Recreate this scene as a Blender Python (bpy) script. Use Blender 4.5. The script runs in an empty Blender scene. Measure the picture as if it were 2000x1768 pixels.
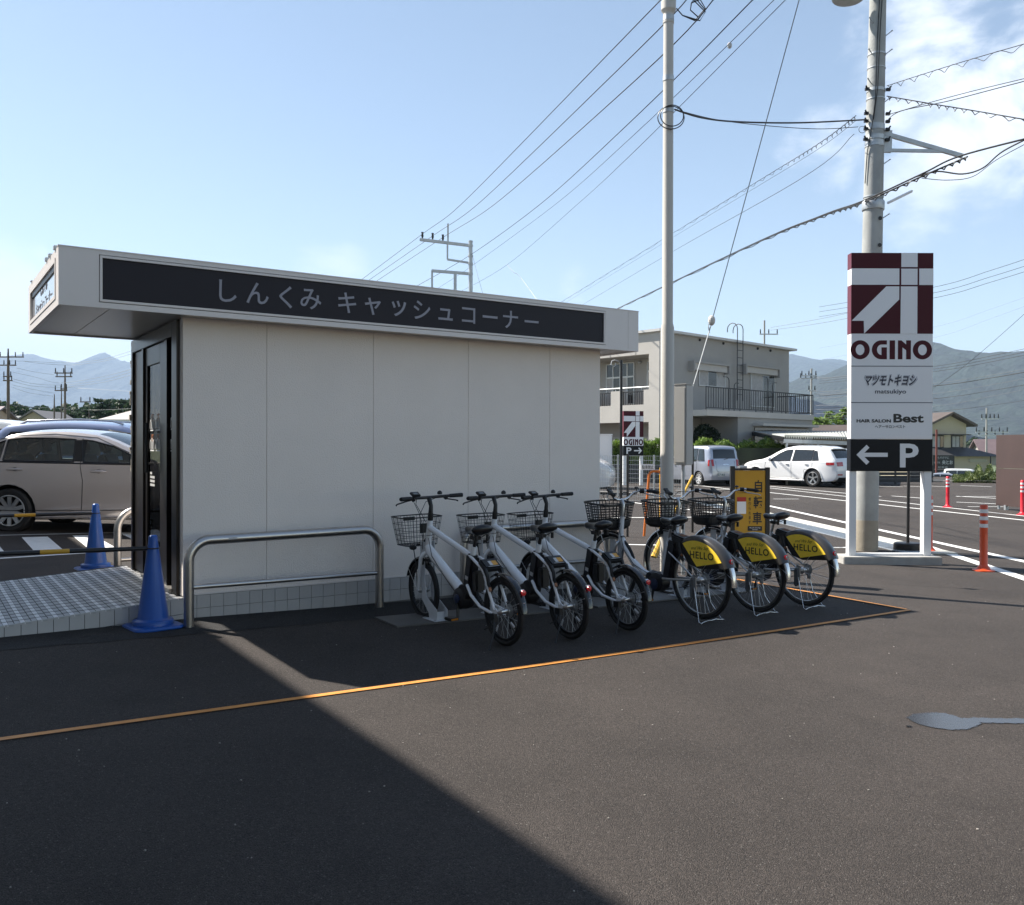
import bpy, bmesh, math, random
from mathutils import Vector, Matrix
random.seed(7)
D = bpy.data
SC = bpy.context.scene
COL = SC.collection
rad = math.radians
# ---------------------------------------------------------------- camera
FPX = 1749.5
PITCH, ROLL = rad(-.321), rad(.136)
EYE = Vector((0, 0, 1.45))
FWD = Vector((0, math.cos(PITCH), math.sin(PITCH)))
_up = Vector((0, -math.sin(PITCH), math.cos(PITCH)))
_ex = Vector((1, 0, 0))
CR = _ex*math.cos(ROLL) + _up*math.sin(ROLL)
CU = -_ex*math.sin(ROLL) + _up*math.cos(ROLL)
cam = D.cameras.new('camera')
cam.sensor_width = 36
cam.lens = 36*FPX/2000
cam.clip_start = .05
cam.clip_end = 30000
camo = D.objects.new('camera', cam)
COL.objects.link(camo)
M = Matrix.Identity(4)
for i in range(3):
    M[i][0], M[i][1], M[i][2], M[i][3] = CR[i], CU[i], -FWD[i], EYE[i]
camo.matrix_world = M
SC.camera = camo
# ---------------------------------------------------------------- sky and sun
SUN_EL = 47.5
SUNV = Vector((-.903*math.cos(rad(SUN_EL)), .430*math.cos(rad(SUN_EL)), math.sin(rad(SUN_EL)))).normalized()
wd = D.worlds.new('World')
SC.world = wd
wd.use_nodes = True
nt = wd.node_tree
nt.nodes.clear()
def N(t, **k):
    n = nt.nodes.new(t)
    for a, b in k.items():
        setattr(n, a, b)
    return n
out = N('ShaderNodeOutputWorld')
bg = N('ShaderNodeBackground')
sky = N('ShaderNodeTexSky')
sky.sky_type = 'NISHITA'
sky.sun_disc = False
sky.sun_elevation = rad(SUN_EL)
sky.sun_rotation = math.atan2(SUNV.x, SUNV.y)
sky.altitude = 800
sky.air_density = 1.0
sky.dust_density = .35
sky.ozone_density = 1.3
bg.inputs['Strength'].default_value = .085
# clouds: broken cumulus mostly to the right, thin wisps elsewhere, as a function of direction only
tc = N('ShaderNodeTexCoord')
def mth(op, a, b=None, c=None, clamp=False):
    n = N('ShaderNodeMath', operation=op, use_clamp=clamp)
    for i, v in enumerate((a, b, c)):
        if v is None: continue
        if isinstance(v, (int, float)): n.inputs[i].default_value = v
        else: nt.links.new(v, n.inputs[i])
    return n.outputs[0]
def dirmask(d, inner, outer):
    d = Vector(d).normalized()
    vm = N('ShaderNodeVectorMath', operation='DOT_PRODUCT')
    nt.links.new(tc.outputs['Generated'], vm.inputs[0])
    vm.inputs[1].default_value = d
    mr = N('ShaderNodeMapRange', interpolation_type='SMOOTHSTEP')
    nt.links.new(vm.outputs['Value'], mr.inputs[0])
    mr.inputs[1].default_value = math.cos(rad(outer)); mr.inputs[2].default_value = math.cos(rad(inner))
    return mr.outputs[0]
def pixdir(px, py):
    return (CR*((px-1000)/FPX) + CU*((884-py)/FPX) + FWD).normalized()
def cloudnoise(scale, det, seed, zs=1.6):
    mp = N('ShaderNodeMapping')
    mp.inputs['Scale'].default_value = (1, 1, zs)
    mp.inputs['Location'].default_value = (seed, seed*.7, 0)
    nt.links.new(tc.outputs['Generated'], mp.inputs[0])
    n = N('ShaderNodeTexNoise')
    n.inputs['Scale'].default_value = scale
    n.inputs['Detail'].default_value = det
    n.inputs['Roughness'].default_value = .58
    n.inputs['Distortion'].default_value = .25
    nt.links.new(mp.outputs[0], n.inputs['Vector'])
    return n.outputs[0]
cn = cloudnoise(7.0, 9, 3.1)
def cloud(mask, lo, hi, amt):
    mr = N('ShaderNodeMapRange', interpolation_type='SMOOTHSTEP')
    v = mth('ADD', cn, mth('MULTIPLY', mask, .34))
    nt.links.new(v, mr.inputs[0])
    mr.inputs[1].default_value = lo; mr.inputs[2].default_value = hi; mr.inputs[4].default_value = amt
    return mth('MULTIPLY', mr.outputs[0], mask)
m1 = dirmask(pixdir(1990, 90), 3, 13)
m2 = dirmask(pixdir(40, 700), 2, 9)
m3 = dirmask(pixdir(640, 510), .5, 4)
m4 = dirmask(pixdir(1130, 540), .2, 3.0)
m5 = dirmask(pixdir(1600, 300), .5, 4.5)
m6 = dirmask(pixdir(1780, 380), .5, 5.0)
cl = cloud(m1, .70, .96, .9)
for m_, a_, lo, hi in ((m2, .6, .66, .92), (m3, .35, .78, 1.0), (m4, .45, .76, .95), (m5, .6, .74, .95), (m6, .55, .72, .95)):
    cl = mth('MAXIMUM', cl, cloud(m_, lo, hi, a_))
mix = N('ShaderNodeMix', data_type='RGBA')
nt.links.new(cl, mix.inputs[0])
tint = N('ShaderNodeMix', data_type='RGBA', blend_type='MULTIPLY')
tint.inputs[0].default_value = 1
nt.links.new(sky.outputs[0], tint.inputs[6])
tint.inputs[7].default_value = (1.07, .955, .82, 1)   # hazy summer sky
nt.links.new(tint.outputs[2], mix.inputs[6])
mix.inputs[7].default_value = (6.6, 6.8, 7.2, 1)
nt.links.new(mix.outputs[2], bg.inputs['Color'])
nt.links.new(bg.outputs[0], out.inputs[0])

sun = D.lights.new('sun', 'SUN')
sun.energy = 5.0
sun.angle = rad(.53)
sun.color = (1, .94, .85)
suno = D.objects.new('sun', sun)
suno.rotation_euler = SUNV.to_track_quat('Z', 'Y').to_euler()
suno.location = (0, 0, 60)
COL.objects.link(suno)
SC.view_settings.view_transform = 'Standard'
SC.view_settings.look = 'None'
SC.view_settings.gamma = 1
SC.view_settings.use_curve_mapping = False
SC.view_settings.exposure = 1.36
SC.render.engine = 'CYCLES'
SC.cycles.use_denoising = True
SC.cycles.max_bounces = 8
SC.cycles.transparent_max_bounces = 16
SC.cycles.volume_bounces = 0
# ---------------------------------------------------------------- ground height and pixel helpers
GX = [-400, -30, -12, -7, -2.5, 0, 2, 5, 9, 14, 25, 60, 400]
GZ = [.40, .40, .34, .23, .073, 0, -.045, -.085, -.115, -.14, -.17, -.2, -.2]
def g(x):
    for i in range(len(GX)-1):
        if x <= GX[i+1]:
            t = (x-GX[i])/(GX[i+1]-GX[i])
            return GZ[i]+(GZ[i+1]-GZ[i])*t
    return GZ[-1]
def sm(t):
    t = max(0, min(1, t)); return t*t*(3-2*t)
def gfar(x, y):
    """the land falls away beyond the lot on the right"""
    return g(x)-2.1*sm((y-50)/32)*sm((x-12)/10)
def ray(px, py):
    return CR*((px-1000)/FPX) + CU*((884-py)/FPX) + FWD
def at(px, py, h=0):
    """ground point (plus h) seen at a pixel of the 2000 px picture"""
    d = ray(px, py); z = h; p = EYE
    for _ in range(12):
        t = (z-EYE.z)/d.z
        p = EYE+d*t
        z = g(p.x)+h
    return Vector((p.x, p.y, z))
def atd(px, py, y):
    d = ray(px, py)
    return EYE + d*(y/d.y)
# ---------------------------------------------------------------- object helpers
def link(o, parent=None, loc=None):
    COL.objects.link(o)
    if parent: o.parent = parent
    if loc is not None: o.location = loc
    return o
def tag(o, label=None, cat=None, group=None, kind=None):
    if label: o['label'] = label
    if cat: o['category'] = cat
    if group: o['group'] = group
    if kind: o['kind'] = kind
    return o
def thing(name, label, cat, loc=(0, 0, 0), rz=0, group=None):
    o = D.objects.new(name, None)
    o.empty_display_size = .2
    COL.objects.link(o)
    o.location = loc
    o.rotation_euler = (0, 0, rz)
    return tag(o, label, cat, group)
def copy_tree(o, parent=None, top=True):
    c = o.copy()
    COL.objects.link(c)
    c.parent = parent
    for ch in list(o.children):
        copy_tree(ch, c, False)
    return c
def rings(pts):
    T = []
    n = len(pts)
    for i in range(n):
        a = pts[max(i-1, 0)]; b = pts[min(i+1, n-1)]
        t = (b-a)
        T.append(t.normalized() if t.length > 1e-9 else Vector((0, 0, 1)))
    up = Vector((0, 0, 1)) if abs(T[0].z) < .9 else Vector((1, 0, 0))
    U = [(up - T[0]*up.dot(T[0])).normalized()]
    for i in range(1, n):
        u = U[-1] - T[i]*U[-1].dot(T[i])
        U.append(u.normalized() if u.length > 1e-6 else U[-1])
    return [(U[i], T[i].cross(U[i])) for i in range(n)]
class MB:
    def __init__(s):
        s.v = []; s.f = []; s.m = []; s.mi = 0
    def face(s, *idx):
        s.f.append(idx); s.m.append(s.mi)
    def quad(s, a, b, c, d):
        k = len(s.v); s.v += [Vector(a), Vector(b), Vector(c), Vector(d)]; s.face(k, k+1, k+2, k+3); return s
    def poly(s, pts):
        k = len(s.v); s.v += [Vector(p) for p in pts]; s.face(*range(k, k+len(pts))); return s
    def box(s, x0, x1, y0, y1, z0, z1, mat=None):
        k = len(s.v)
        P = [Vector((x, y, z)) for z in (z0, z1) for x, y in ((x0, y0), (x1, y0), (x1, y1), (x0, y1))]
        if mat: P = [mat @ p for p in P]
        s.v += P
        for q in ((0, 3, 2, 1), (4, 5, 6, 7), (0, 1, 5, 4), (1, 2, 6, 5), (2, 3, 7, 6), (3, 0, 4, 7)):
            s.face(*[k+i for i in q])
        return s
    def cbox(s, c, d, mat=None):
        c = Vector(c)
        return s.box(c.x-d[0]/2, c.x+d[0]/2, c.y-d[1]/2, c.y+d[1]/2, c.z-d[2]/2, c.z+d[2]/2, mat)
    def bar(s, a, b, w, h, up=(0, 0, 1)):
        """box bar from a to b, w sideways and h along up"""
        a = Vector(a); b = Vector(b); t = (b-a).normalized(); up = Vector(up)
        if abs(t.dot(up)) > .98: up = Vector((1, 0, 0))
        sd = t.cross(up).normalized()*w/2; u = sd.cross(t).normalized()*h/2
        k = len(s.v)
        s.v += [a-sd-u, a+sd-u, a+sd+u, a-sd+u, b-sd-u, b+sd-u, b+sd+u, b-sd+u]
        for q in ((3, 2, 1, 0), (4, 5, 6, 7), (0, 1, 5, 4), (1, 2, 6, 5), (2, 3, 7, 6), (3, 0, 4, 7)):
            s.face(*[k+i for i in q])
        return s
    def tube(s, pts, r, n=8, closed=False, cap=True):
        pts = [Vector(p) for p in pts]
        if closed: pts = pts+[pts[0]]
        R = rings(pts)
        k = len(s.v)
        for i, p in enumerate(pts):
            rr = r[i] if isinstance(r, (list, tuple)) else r
            for j in range(n):
                a = 2*math.pi*j/n
                s.v.append(p+(R[i][0]*math.cos(a)+R[i][1]*math.sin(a))*rr)
        for i in range(len(pts)-1):
            for j in range(n):
                j2 = (j+1) % n
                s.face(k+i*n+j, k+i*n+j2, k+(i+1)*n+j2, k+(i+1)*n+j)
        if cap and not closed:
            s.face(*[k+j for j in range(n)][::-1])
            s.face(*[k+(len(pts)-1)*n+j for j in range(n)])
        return s
    def lathe(s, prof, n=24, c=(0, 0, 0), mat=None, cap=True):
        c = Vector(c); k = len(s.v)
        for r, z in prof:
            for j in range(n):
                a = 2*math.pi*j/n
                p = Vector((r*math.cos(a), r*math.sin(a), z))
                s.v.append((mat @ p if mat else p)+c)
        for i in range(len(prof)-1):
            for j in range(n):
                j2 = (j+1) % n
                s.face(k+i*n+j, k+i*n+j2, k+(i+1)*n+j2, k+(i+1)*n+j)
        if cap:
            s.face(*[k+j for j in range(n)][::-1])
            s.face(*[k+(len(prof)-1)*n+j for j in range(n)])
        return s
    def torus(s, R, r, N1=36, n=8, c=(0, 0, 0), axis='Y', sy=1):
        k = len(s.v); c = Vector(c)
        for i in range(N1):
            a = 2*math.pi*i/N1
            for j in range(n):
                b = 2*math.pi*j/n
                q = R+r*math.cos(b); h = r*math.sin(b)*sy
                p = (q*math.cos(a), h, q*math.sin(a)) if axis == 'Y' else (q*math.cos(a), q*math.sin(a), h)
                s.v.append(Vector(p)+c)
        for i in range(N1):
            for j in range(n):
                i2 = (i+1) % N1; j2 = (j+1) % n
                s.face(k+i*n+j, k+i2*n+j, k+i2*n+j2, k+i*n+j2)
        return s
    def prism(s, pts, d, org=(0, 0, 0), ex=(1, 0, 0), ey=(0, 0, 1)):
        """2D polygon in the plane ex,ey, extruded by vector d"""
        org = Vector(org); ex = Vector(ex); ey = Vector(ey); d = Vector(d)
        k = len(s.v); n = len(pts)
        s.v += [org+ex*x+ey*y for x, y in pts]+[org+ex*x+ey*y+d for x, y in pts]
        s.face(*range(k, k+n)); s.face(*[k+n+i for i in range(n)][::-1])
        for i in range(n):
            j = (i+1) % n
            s.face(k+i, k+n+i, k+n+j, k+j)
        return s
    def sphere(s, c, r, n=10, m=6, mat=None):
        prof = [(max(1e-4, math.sin(math.pi*i/m)), -math.cos(math.pi*i/m)) for i in range(m+1)]
        r = Vector(r) if not isinstance(r, (int, float)) else Vector((r, r, r))
        S = Matrix.Diagonal(r).to_4x4()
        return s.lathe(prof, n, c, (mat @ S) if mat else S, cap=False)
    def build(s, name, mats, parent=None, smooth=None, bevel=0, loc=None, label=None):
        me = D.meshes.new(name)
        me.from_pydata([tuple(v) for v in s.v], [], s.f)
        if not isinstance(mats, (list, tuple)): mats = [mats]
        for m in mats: me.materials.append(m)
        if len(mats) > 1: me.polygons.foreach_set('material_index', s.m)
        bm = bmesh.new(); bm.from_mesh(me)
        bmesh.ops.recalc_face_normals(bm, faces=bm.faces)
        if bevel:
            bmesh.ops.remove_doubles(bm, verts=bm.verts, dist=1e-5)
            ed = [e for e in bm.edges if e.is_manifold and e.calc_face_angle() > .6]
            bmesh.ops.bevel(bm, geom=ed, offset=bevel, segments=2, affect='EDGES', clamp_overlap=True)
        if smooth is not None:
            for f in bm.faces: f.smooth = True
            for e in bm.edges:
                if e.is_manifold and e.calc_face_angle() > rad(smooth): e.smooth = False
        bm.to_mesh(me); bm.free()
        o = link(D.objects.new(name, me), parent, loc)
        if label: o['label'] = label
        return o
# ---------------------------------------------------------------- materials
MATS = {}
def mat(name, col, rough=.5, metal=0, bump=0, bscale=80, var=0, vscale=3, coat=0, spec=None, alpha=1, emit=None, det=4, coord='Object', trans=0, var2=None):
    if name in MATS: return MATS[name]
    m = D.materials.new(name); m.use_nodes = True
    t = m.node_tree; b = t.nodes['Principled BSDF']
    b.inputs['Base Color'].default_value = (*col, 1)
    b.inputs['Roughness'].default_value = rough
    b.inputs['Metallic'].default_value = metal
    if coat:
        b.inputs['Coat Weight'].default_value = coat; b.inputs['Coat Roughness'].default_value = .05
    if spec is not None: b.inputs['Specular IOR Level'].default_value = spec
    if trans: b.inputs['Transmission Weight'].default_value = trans
    if emit:
        b.inputs['Emission Color'].default_value = (*emit[0], 1); b.inputs['Emission Strength'].default_value = emit[1]
    if bump or var:
        tcn = t.nodes.new('ShaderNodeTexCoord')
    if var:
        n = t.nodes.new('ShaderNodeTexNoise'); n.inputs['Scale'].default_value = vscale; n.inputs['Detail'].default_value = 6
        n.inputs['Roughness'].default_value = .62
        t.links.new(tcn.outputs[coord], n.inputs['Vector'])
        mr = t.nodes.new('ShaderNodeMapRange'); mr.inputs[1].default_value = .3; mr.inputs[2].default_value = .7
        t.links.new(n.outputs[0], mr.inputs[0])
        mx = t.nodes.new('ShaderNodeMix'); mx.data_type = 'RGBA'
        c2 = var2 if var2 else tuple(c*(1+var) for c in col)
        c1 = tuple(c*(1-var) for c in col)
        mx.inputs[6].default_value = (*c1, 1); mx.inputs[7].default_value = (*c2, 1)
        t.links.new(mr.outputs[0], mx.inputs[0]); t.links.new(mx.outputs[2], b.inputs['Base Color'])
    if bump:
        n = t.nodes.new('ShaderNodeTexNoise'); n.inputs['Scale'].default_value = bscale; n.inputs['Detail'].default_value = det
        t.links.new(tcn.outputs[coord], n.inputs['Vector'])
        bp = t.nodes.new('ShaderNodeBump'); bp.inputs['Strength'].default_value = bump; bp.inputs['Distance'].default_value = .01
        t.links.new(n.outputs[0], bp.inputs['Height']); t.links.new(bp.outputs[0], b.inputs['Normal'])
    MATS[name] = m
    return m
def glassmat(name, tint, alpha, rough=.02, k=1.0):
    """thin window glass: tinted see-through with a mirror reflection on it"""
    m = D.materials.new(name); m.use_nodes = True
    t = m.node_tree; t.nodes.clear()
    o = t.nodes.new('ShaderNodeOutputMaterial')
    tr = t.nodes.new('ShaderNodeBsdfTransparent'); tr.inputs[0].default_value = (*tint, 1)
    gl = t.nodes.new('ShaderNodeBsdfGlossy'); gl.inputs['Roughness'].default_value = rough
    fr = t.nodes.new('ShaderNodeFresnel'); fr.inputs[0].default_value = 1.5
    ad = t.nodes.new('ShaderNodeMath'); ad.operation = 'MULTIPLY_ADD'; ad.inputs[1].default_value = k; ad.inputs[2].default_value = alpha
    mx = t.nodes.new('ShaderNodeMixShader')
    t.links.new(fr.outputs[0], ad.inputs[0]); t.links.new(ad.outputs[0], mx.inputs[0])
    t.links.new(tr.outputs[0], mx.inputs[1]); t.links.new(gl.outputs[0], mx.inputs[2]); t.links.new(mx.outputs[0], o.inputs[0])
    MATS[name] = m
    return m
BLACK = mat('black_plastic', (.012, .012, .013), .45)
RUBBER = mat('rubber', (.014, .014, .015), .7, bump=.2, bscale=200)
WHITEP = mat('white_paint', (.78, .79, .80), .35, var=.03, vscale=6)
BIKEW = mat('white_gloss_paint', (.80, .81, .83), .25, coat=.4)
STEEL = mat('brushed_steel', (.50, .48, .46), .32, 1, bump=.04, bscale=300)
CHROME = mat('bright_metal', (.72, .72, .72), .22, 1)
GALV = mat('galvanised_steel', (.46, .48, .49), .5, .7, var=.12, vscale=8)
DARKM = mat('dark_metal', (.02, .02, .022), .4, .3)
CONC = mat('concrete', (.36, .35, .33), .85, bump=.5, bscale=60, var=.14, vscale=5)
REDREF = mat('red_reflector', (.55, .01, .02), .15, coat=.6)
RUST = mat('rust', (.2, .08, .03), .8)
# ---------------------------------------------------------------- lettering
FONTS = {}
def text(s, size, parent, loc, rot, m, name='lettering', depth=.002, bold=0, align='CENTER', sx=1, valign='CENTER', spacing=1, shear=0):
    c = D.curves.new(name, 'FONT')
    c.body = s; c.size = size; c.extrude = depth/2; c.offset = bold
    c.align_x = align; c.align_y = valign; c.space_character = spacing; c.shear = shear
    c.resolution_u = 3
    o = D.objects.new(name, c)
    COL.objects.link(o)
    dg = bpy.context.evaluated_depsgraph_get()
    me = D.meshes.new_from_object(o.evaluated_get(dg))
    D.objects.remove(o)
    me.materials.clear(); me.materials.append(m)
    me.name = name
    o = link(D.objects.new(name, me), parent)
    o.location = loc; o.rotation_euler = rot; o.scale = (sx, 1, 1)
    return o
# ================================================================ GROUND
def asphalt(name, c0, c1, agg=.34, joint=False):
    m = D.materials.new(name); m.use_nodes = True
    t = m.node_tree; b = t.nodes['Principled BSDF']
    b.inputs['Roughness'].default_value = .88
    b.inputs['Specular IOR Level'].default_value = .35
    tcn = t.nodes.new('ShaderNodeTexCoord')
    def noise(sc, det, rg=.6):
        n = t.nodes.new('ShaderNodeTexNoise'); n.inputs['Scale'].default_value = sc; n.inputs['Detail'].default_value = det; n.inputs['Roughness'].default_value = rg
        t.links.new(tcn.outputs['Object'], n.inputs['Vector']); return n.outputs[0]
    def rng(v, a, b_, c=0, d=1):
        r = t.nodes.new('ShaderNodeMapRange'); r.inputs[1].default_value = a; r.inputs[2].default_value = b_; r.inputs[3].default_value = c; r.inputs[4].default_value = d
        t.links.new(v, r.inputs[0]); return r.outputs[0]
    def mixc(f, a, b_):
        x = t.nodes.new('ShaderNodeMix'); x.data_type = 'RGBA'
        t.links.new(f, x.inputs[0])
        for i, v in ((6, a), (7, b_)):
            if isinstance(v, tuple): x.inputs[i].default_value = (*v, 1)
            else: t.links.new(v, x.inputs[i])
        return x.outputs[2]
    big = rng(noise(.55, 6, .6), .35, .66)
    mid = rng(noise(3.2, 5, .65), .35, .68)
    c = mixc(big, c0, c1)
    c = mixc(rng(noise(3.2, 5, .65), .45, .75, 0, .3), c, tuple(x*.62 for x in c0))
    c = mixc(rng(noise(1.3, 4, .55), .54, .70, 0, .45), c, tuple(x*.55 for x in c0))
    c = mixc(rng(noise(.8, 7, .7), .60, .80, 0, .35), c, tuple(x*1.5 for x in c1))
    vo = t.nodes.new('ShaderNodeTexVoronoi'); vo.inputs['Scale'].default_value = 210
    t.links.new(tcn.outputs['Object'], vo.inputs['Vector'])
    sp = t.nodes.new('ShaderNodeSeparateColor'); t.links.new(vo.outputs['Color'], sp.inputs[0])
    c = mixc(rng(sp.outputs[0], .62, 1, 0, agg), c, tuple(min(1, x*2.2+.01) for x in c1))
    c = mixc(rng(vo.outputs['Distance'], .42, .8, 0, .8), c, tuple(x*.35 for x in c0))
    c = mixc(rng(sp.outputs[1], .985, .99, 0, .5), c, (.22, .21, .19))
    wn = noise(62, 5, .75)
    c = mixc(rng(wn, .46, .68, 0, .75), c, tuple(x*.4 for x in c0))
    t.links.new(c, b.inputs['Base Color'])
    ad = t.nodes.new('ShaderNodeMath'); ad.operation = 'MULTIPLY_ADD'
    t.links.new(vo.outputs['Distance'], ad.inputs[0]); ad.inputs[1].default_value = -.9; t.links.new(wn, ad.inputs[2])
    bp = t.nodes.new('ShaderNodeBump'); bp.inputs['Strength'].default_value = .8; bp.inputs['Distance'].default_value = .008
    t.links.new(ad.outputs[0], bp.inputs['Height']); t.links.new(bp.outputs[0], b.inputs['Normal'])
    MATS[name] = m
    return m
ASPH = asphalt('asphalt', (.045, .0375, .0335), (.076, .063, .056))
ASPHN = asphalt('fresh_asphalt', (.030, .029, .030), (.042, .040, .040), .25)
PAINTW = mat('road_paint', (.72, .72, .70), .7, bump=.3, bscale=120, var=.10, vscale=9)
def sheet_xy(name, xs, ys, z, m, kind='structure', label=None, f=None):
    me = D.meshes.new(name)
    vs = [(x, y, (g(x)+z) if f is None else f(x, y)) for y in ys for x in xs]
    n = len(xs)
    fs = [(j*n+i, j*n+i+1, (j+1)*n+i+1, (j+1)*n+i) for j in range(len(ys)-1) for i in range(n-1)]
    me.from_pydata(vs, [], fs)
    me.materials.append(m)
    o = link(D.objects.new(name, me))
    return tag(o, label, None, None, kind)
gx = sorted(set([-9000, -3000, -1000, 1000, 3000, 9000]+GX+[GX[i] for i in range(len(GX))]))
gx = sorted(set(gx+[12+.8*i for i in range(14)]))
sheet_xy('ground', gx, [-40, 0, 30, 50]+[50+2*i for i in range(1, 17)]+[110, 9500], 0, ASPH, f=gfar)
FIELD = mat('field_soil', (.09, .12, .06), .9, var=.4, vscale=.05, bump=.3, bscale=2)
def flatpoly(name, pts, m, z=.004, kind='structure', step=.6):
    """painted marking: polygon draped over the sloping ground (pts are world x,y)"""
    bm = bmesh.new()
    bm.faces.new([bm.verts.new((p[0], p[1], 0)) for p in pts])
    x0 = min(p[0] for p in pts); x1 = max(p[0] for p in pts)
    for gxx in GX:
        if x0 < gxx < x1:
            bmesh.ops.bisect_plane(bm, geom=bm.verts[:]+bm.edges[:]+bm.faces[:], plane_co=(gxx, 0, 0), plane_no=(1, 0, 0))
    for v in bm.verts: v.co.z = g(v.co.x)+z
    bmesh.ops.recalc_face_normals(bm, faces=bm.faces)
    for f in bm.faces:
        if f.normal.z < 0: f.normal_flip()
    me = D.meshes.new(name); bm.to_mesh(me); bm.free()
    me.materials.append(m)
    o = link(D.objects.new(name, me))
    o['kind'] = kind
    return o
def strip(name, a, b, w, m, z=.004):
    a = Vector(a[:2]); b = Vector(b[:2]); t = (b-a).normalized(); s = Vector((-t.y, t.x))*w/2
    return flatpoly(name, [a-s, b-s, b+s, a+s], m, z)
# kiosk frame: local x along the long wall, local y into the building
KA = Vector((-2.624, 7.141, 0)); TH = rad(90-56.205)
KU = Vector((math.cos(TH), math.sin(TH), 0)); KV = Vector((-math.sin(TH), math.cos(TH), 0))
def kw(x, y, z=0): return KA+KU*x+KV*y+Vector((0, 0, z))
def kl(p):
    q = Vector(p)-KA
    return q.dot(KU), q.dot(KV)
def kg(x, y): return g(kw(x, y).x)
# newer asphalt strip against the wall with a ragged edge
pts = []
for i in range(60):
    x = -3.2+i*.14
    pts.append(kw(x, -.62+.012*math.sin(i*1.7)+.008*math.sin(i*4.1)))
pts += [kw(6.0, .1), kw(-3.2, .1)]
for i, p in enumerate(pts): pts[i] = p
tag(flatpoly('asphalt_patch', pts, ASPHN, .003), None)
pts = [kw(-.2+i*.15, -2.42-.01*math.sin(i*2.3)) for i in range(38)]+[kw(5.4, -.63), kw(-.2, -.63)]
# painted lines of the bicycle bay
def orange_mat():
    m = mat('orange_line_paint', (.62, .25, .05), .55, bump=.35, bscale=90, var=.18, vscale=7, coord='Object')
    return m
ORG = orange_mat()
o0 = at(-120, 1462); o1 = at(1775, 1192.5); o2 = at(1480, 1140)
strip('bay_line', o0, o1, .048, ORG, .006)
t = (o2-o1).normalized()
strip('bay_line', o1+t*.03, o1+t*2.6, .042, ORG, .009)
# crossing bars behind the ramp
ZB = [((0, 1045), (-14, 1054)),]
def quadpx(name, pix, m, z=.004):
    return flatpoly(name, [at(*p) for p in pix], m, z)
quadpx('road_marking', [(222/5.263, 980+368/5.263), (490/5.263, 980+362/5.263), (640/5.263, 980+490/5.263), (345/5.263, 980+505/5.263)], PAINTW)
quadpx('road_marking', [(745/5.263, 980+352/5.263), (960/5.263, 980+345/5.263), (1180/5.263, 980+470/5.263), (905/5.263, 980+482/5.263)], PAINTW)
quadpx('road_marking', [(1215/5.263, 980+320/5.263), (1500/5.263, 980+310/5.263), (1700/5.263, 980+430/5.263), (1410/5.263, 980+410/5.263)], PAINTW)
quadpx('road_marking', [(-60, 1052), (-14, 1051), (8, 1078), (-45, 1082)], PAINTW)
strip('road_marking', at(-60, 1095), at(270, 1074), .09, PAINTW)
strip('road_marking', at(-60, 1048), at(270, 1040), .05, PAINTW)
# road lines on the right (picture positions of their ends)
L = [((1000, 964), (1535, 1020), .10)]
for a, b, w in [((1500, 988), (2060, 1110), .15), ((1240, 934), (1480, 962), .12),
                ((1500, 962), (2060, 1023), .12), ((1500, 953), (2060, 1015), .10),
                ((1806, 1066), (2060, 1150), .16),
                ((1480, 948), (1720, 970), .12), ((1510, 975), (1560, 975), .1),
                ((1800, 951), (1764, 949.5), .12), ((1710, 950), (1763, 951), .13), ((1876, 948.5), (1937, 951), .13), ((1800, 949), (1850, 951), .13),
                ((1742, 969), (1810, 974), .12), ((1868, 969.5), (1960, 974.5), .14), ((1868, 970), (1960, 970), .10), ((1868, 981), (1960, 985), .12), ((1890, 990), (1960, 990), .08),
                ((1500, 942), (1620, 945), .12), ((1180, 1063), (1660, 1070), .10), ((1390, 1066), (1660, 1069), .0)]:
    if w > 0: strip('road_marking', at(*a), at(*b), w, PAINTW)
for a, b, w in [((1320, 958), (1460, 956), .10), ((1150, 960), (1330, 966), .12), ((1190, 1012), (1480, 1010), .12), ((1180, 975), (1400, 1003), .12)]:
    strip('road_marking', at(*a), at(*b), w, PAINTW, .008)
# concrete gutter with steel grating beside the road
GUT = mat('gutter_concrete', (.50, .49, .44), .85, bump=.4, bscale=50, var=.12, vscale=4)
GRAT = mat('grating_steel', (.42, .46, .50), .45, .6, var=.2, vscale=20)
ga, gb = at(1380, 983), at(1812, 1083)
gd = (gb-ga).normalized(); gs = Vector((-gd.y, gd.x, 0))
L_ = (gb-ga).length
n_ = 16
def slab(name, a, b, s0, s1, z0, z1, m, kind='structure'):
    mb = MB()
    P = [a+gs*s0, b+gs*s0, b+gs*s1, a+gs*s1]
    k = 0
    mb.v = [Vector((p.x, p.y, g(p.x)+z)) for z in (z0, z1) for p in P]
    for q in ((0, 3, 2, 1), (4, 5, 6, 7), (0, 1, 5, 4), (1, 2, 6, 5), (2, 3, 7, 6), (3, 0, 4, 7)): mb.face(*q)
    return mb.build(name, m)
gut = thing('road_gutter', 'long pale concrete gutter with steel grating between pavement and road', 'gutter', (0, 0, 0))
for i in range(n_):
    a = ga+gd*(L_*i/n_+.006); b = ga+gd*(L_*(i+1)/n_-.006)
    o = slab('gutter_block', a, b, .10, .46, -.05, .022, GUT); o.parent = gut
    o = slab('grating', a, b, -.30, .09, -.05, .012, GRAT); o.parent = gut
    mb = MB()
    for j in range(14):
        p = a+(b-a)*((j+.5)/14)
        q = Vector((p.x, p.y, g(p.x)+.018))
        mb.bar(q-gs*.28, q+gs*.07, .012, .012)
    o = mb.build('grating_bars', GRAT, gut)
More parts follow.
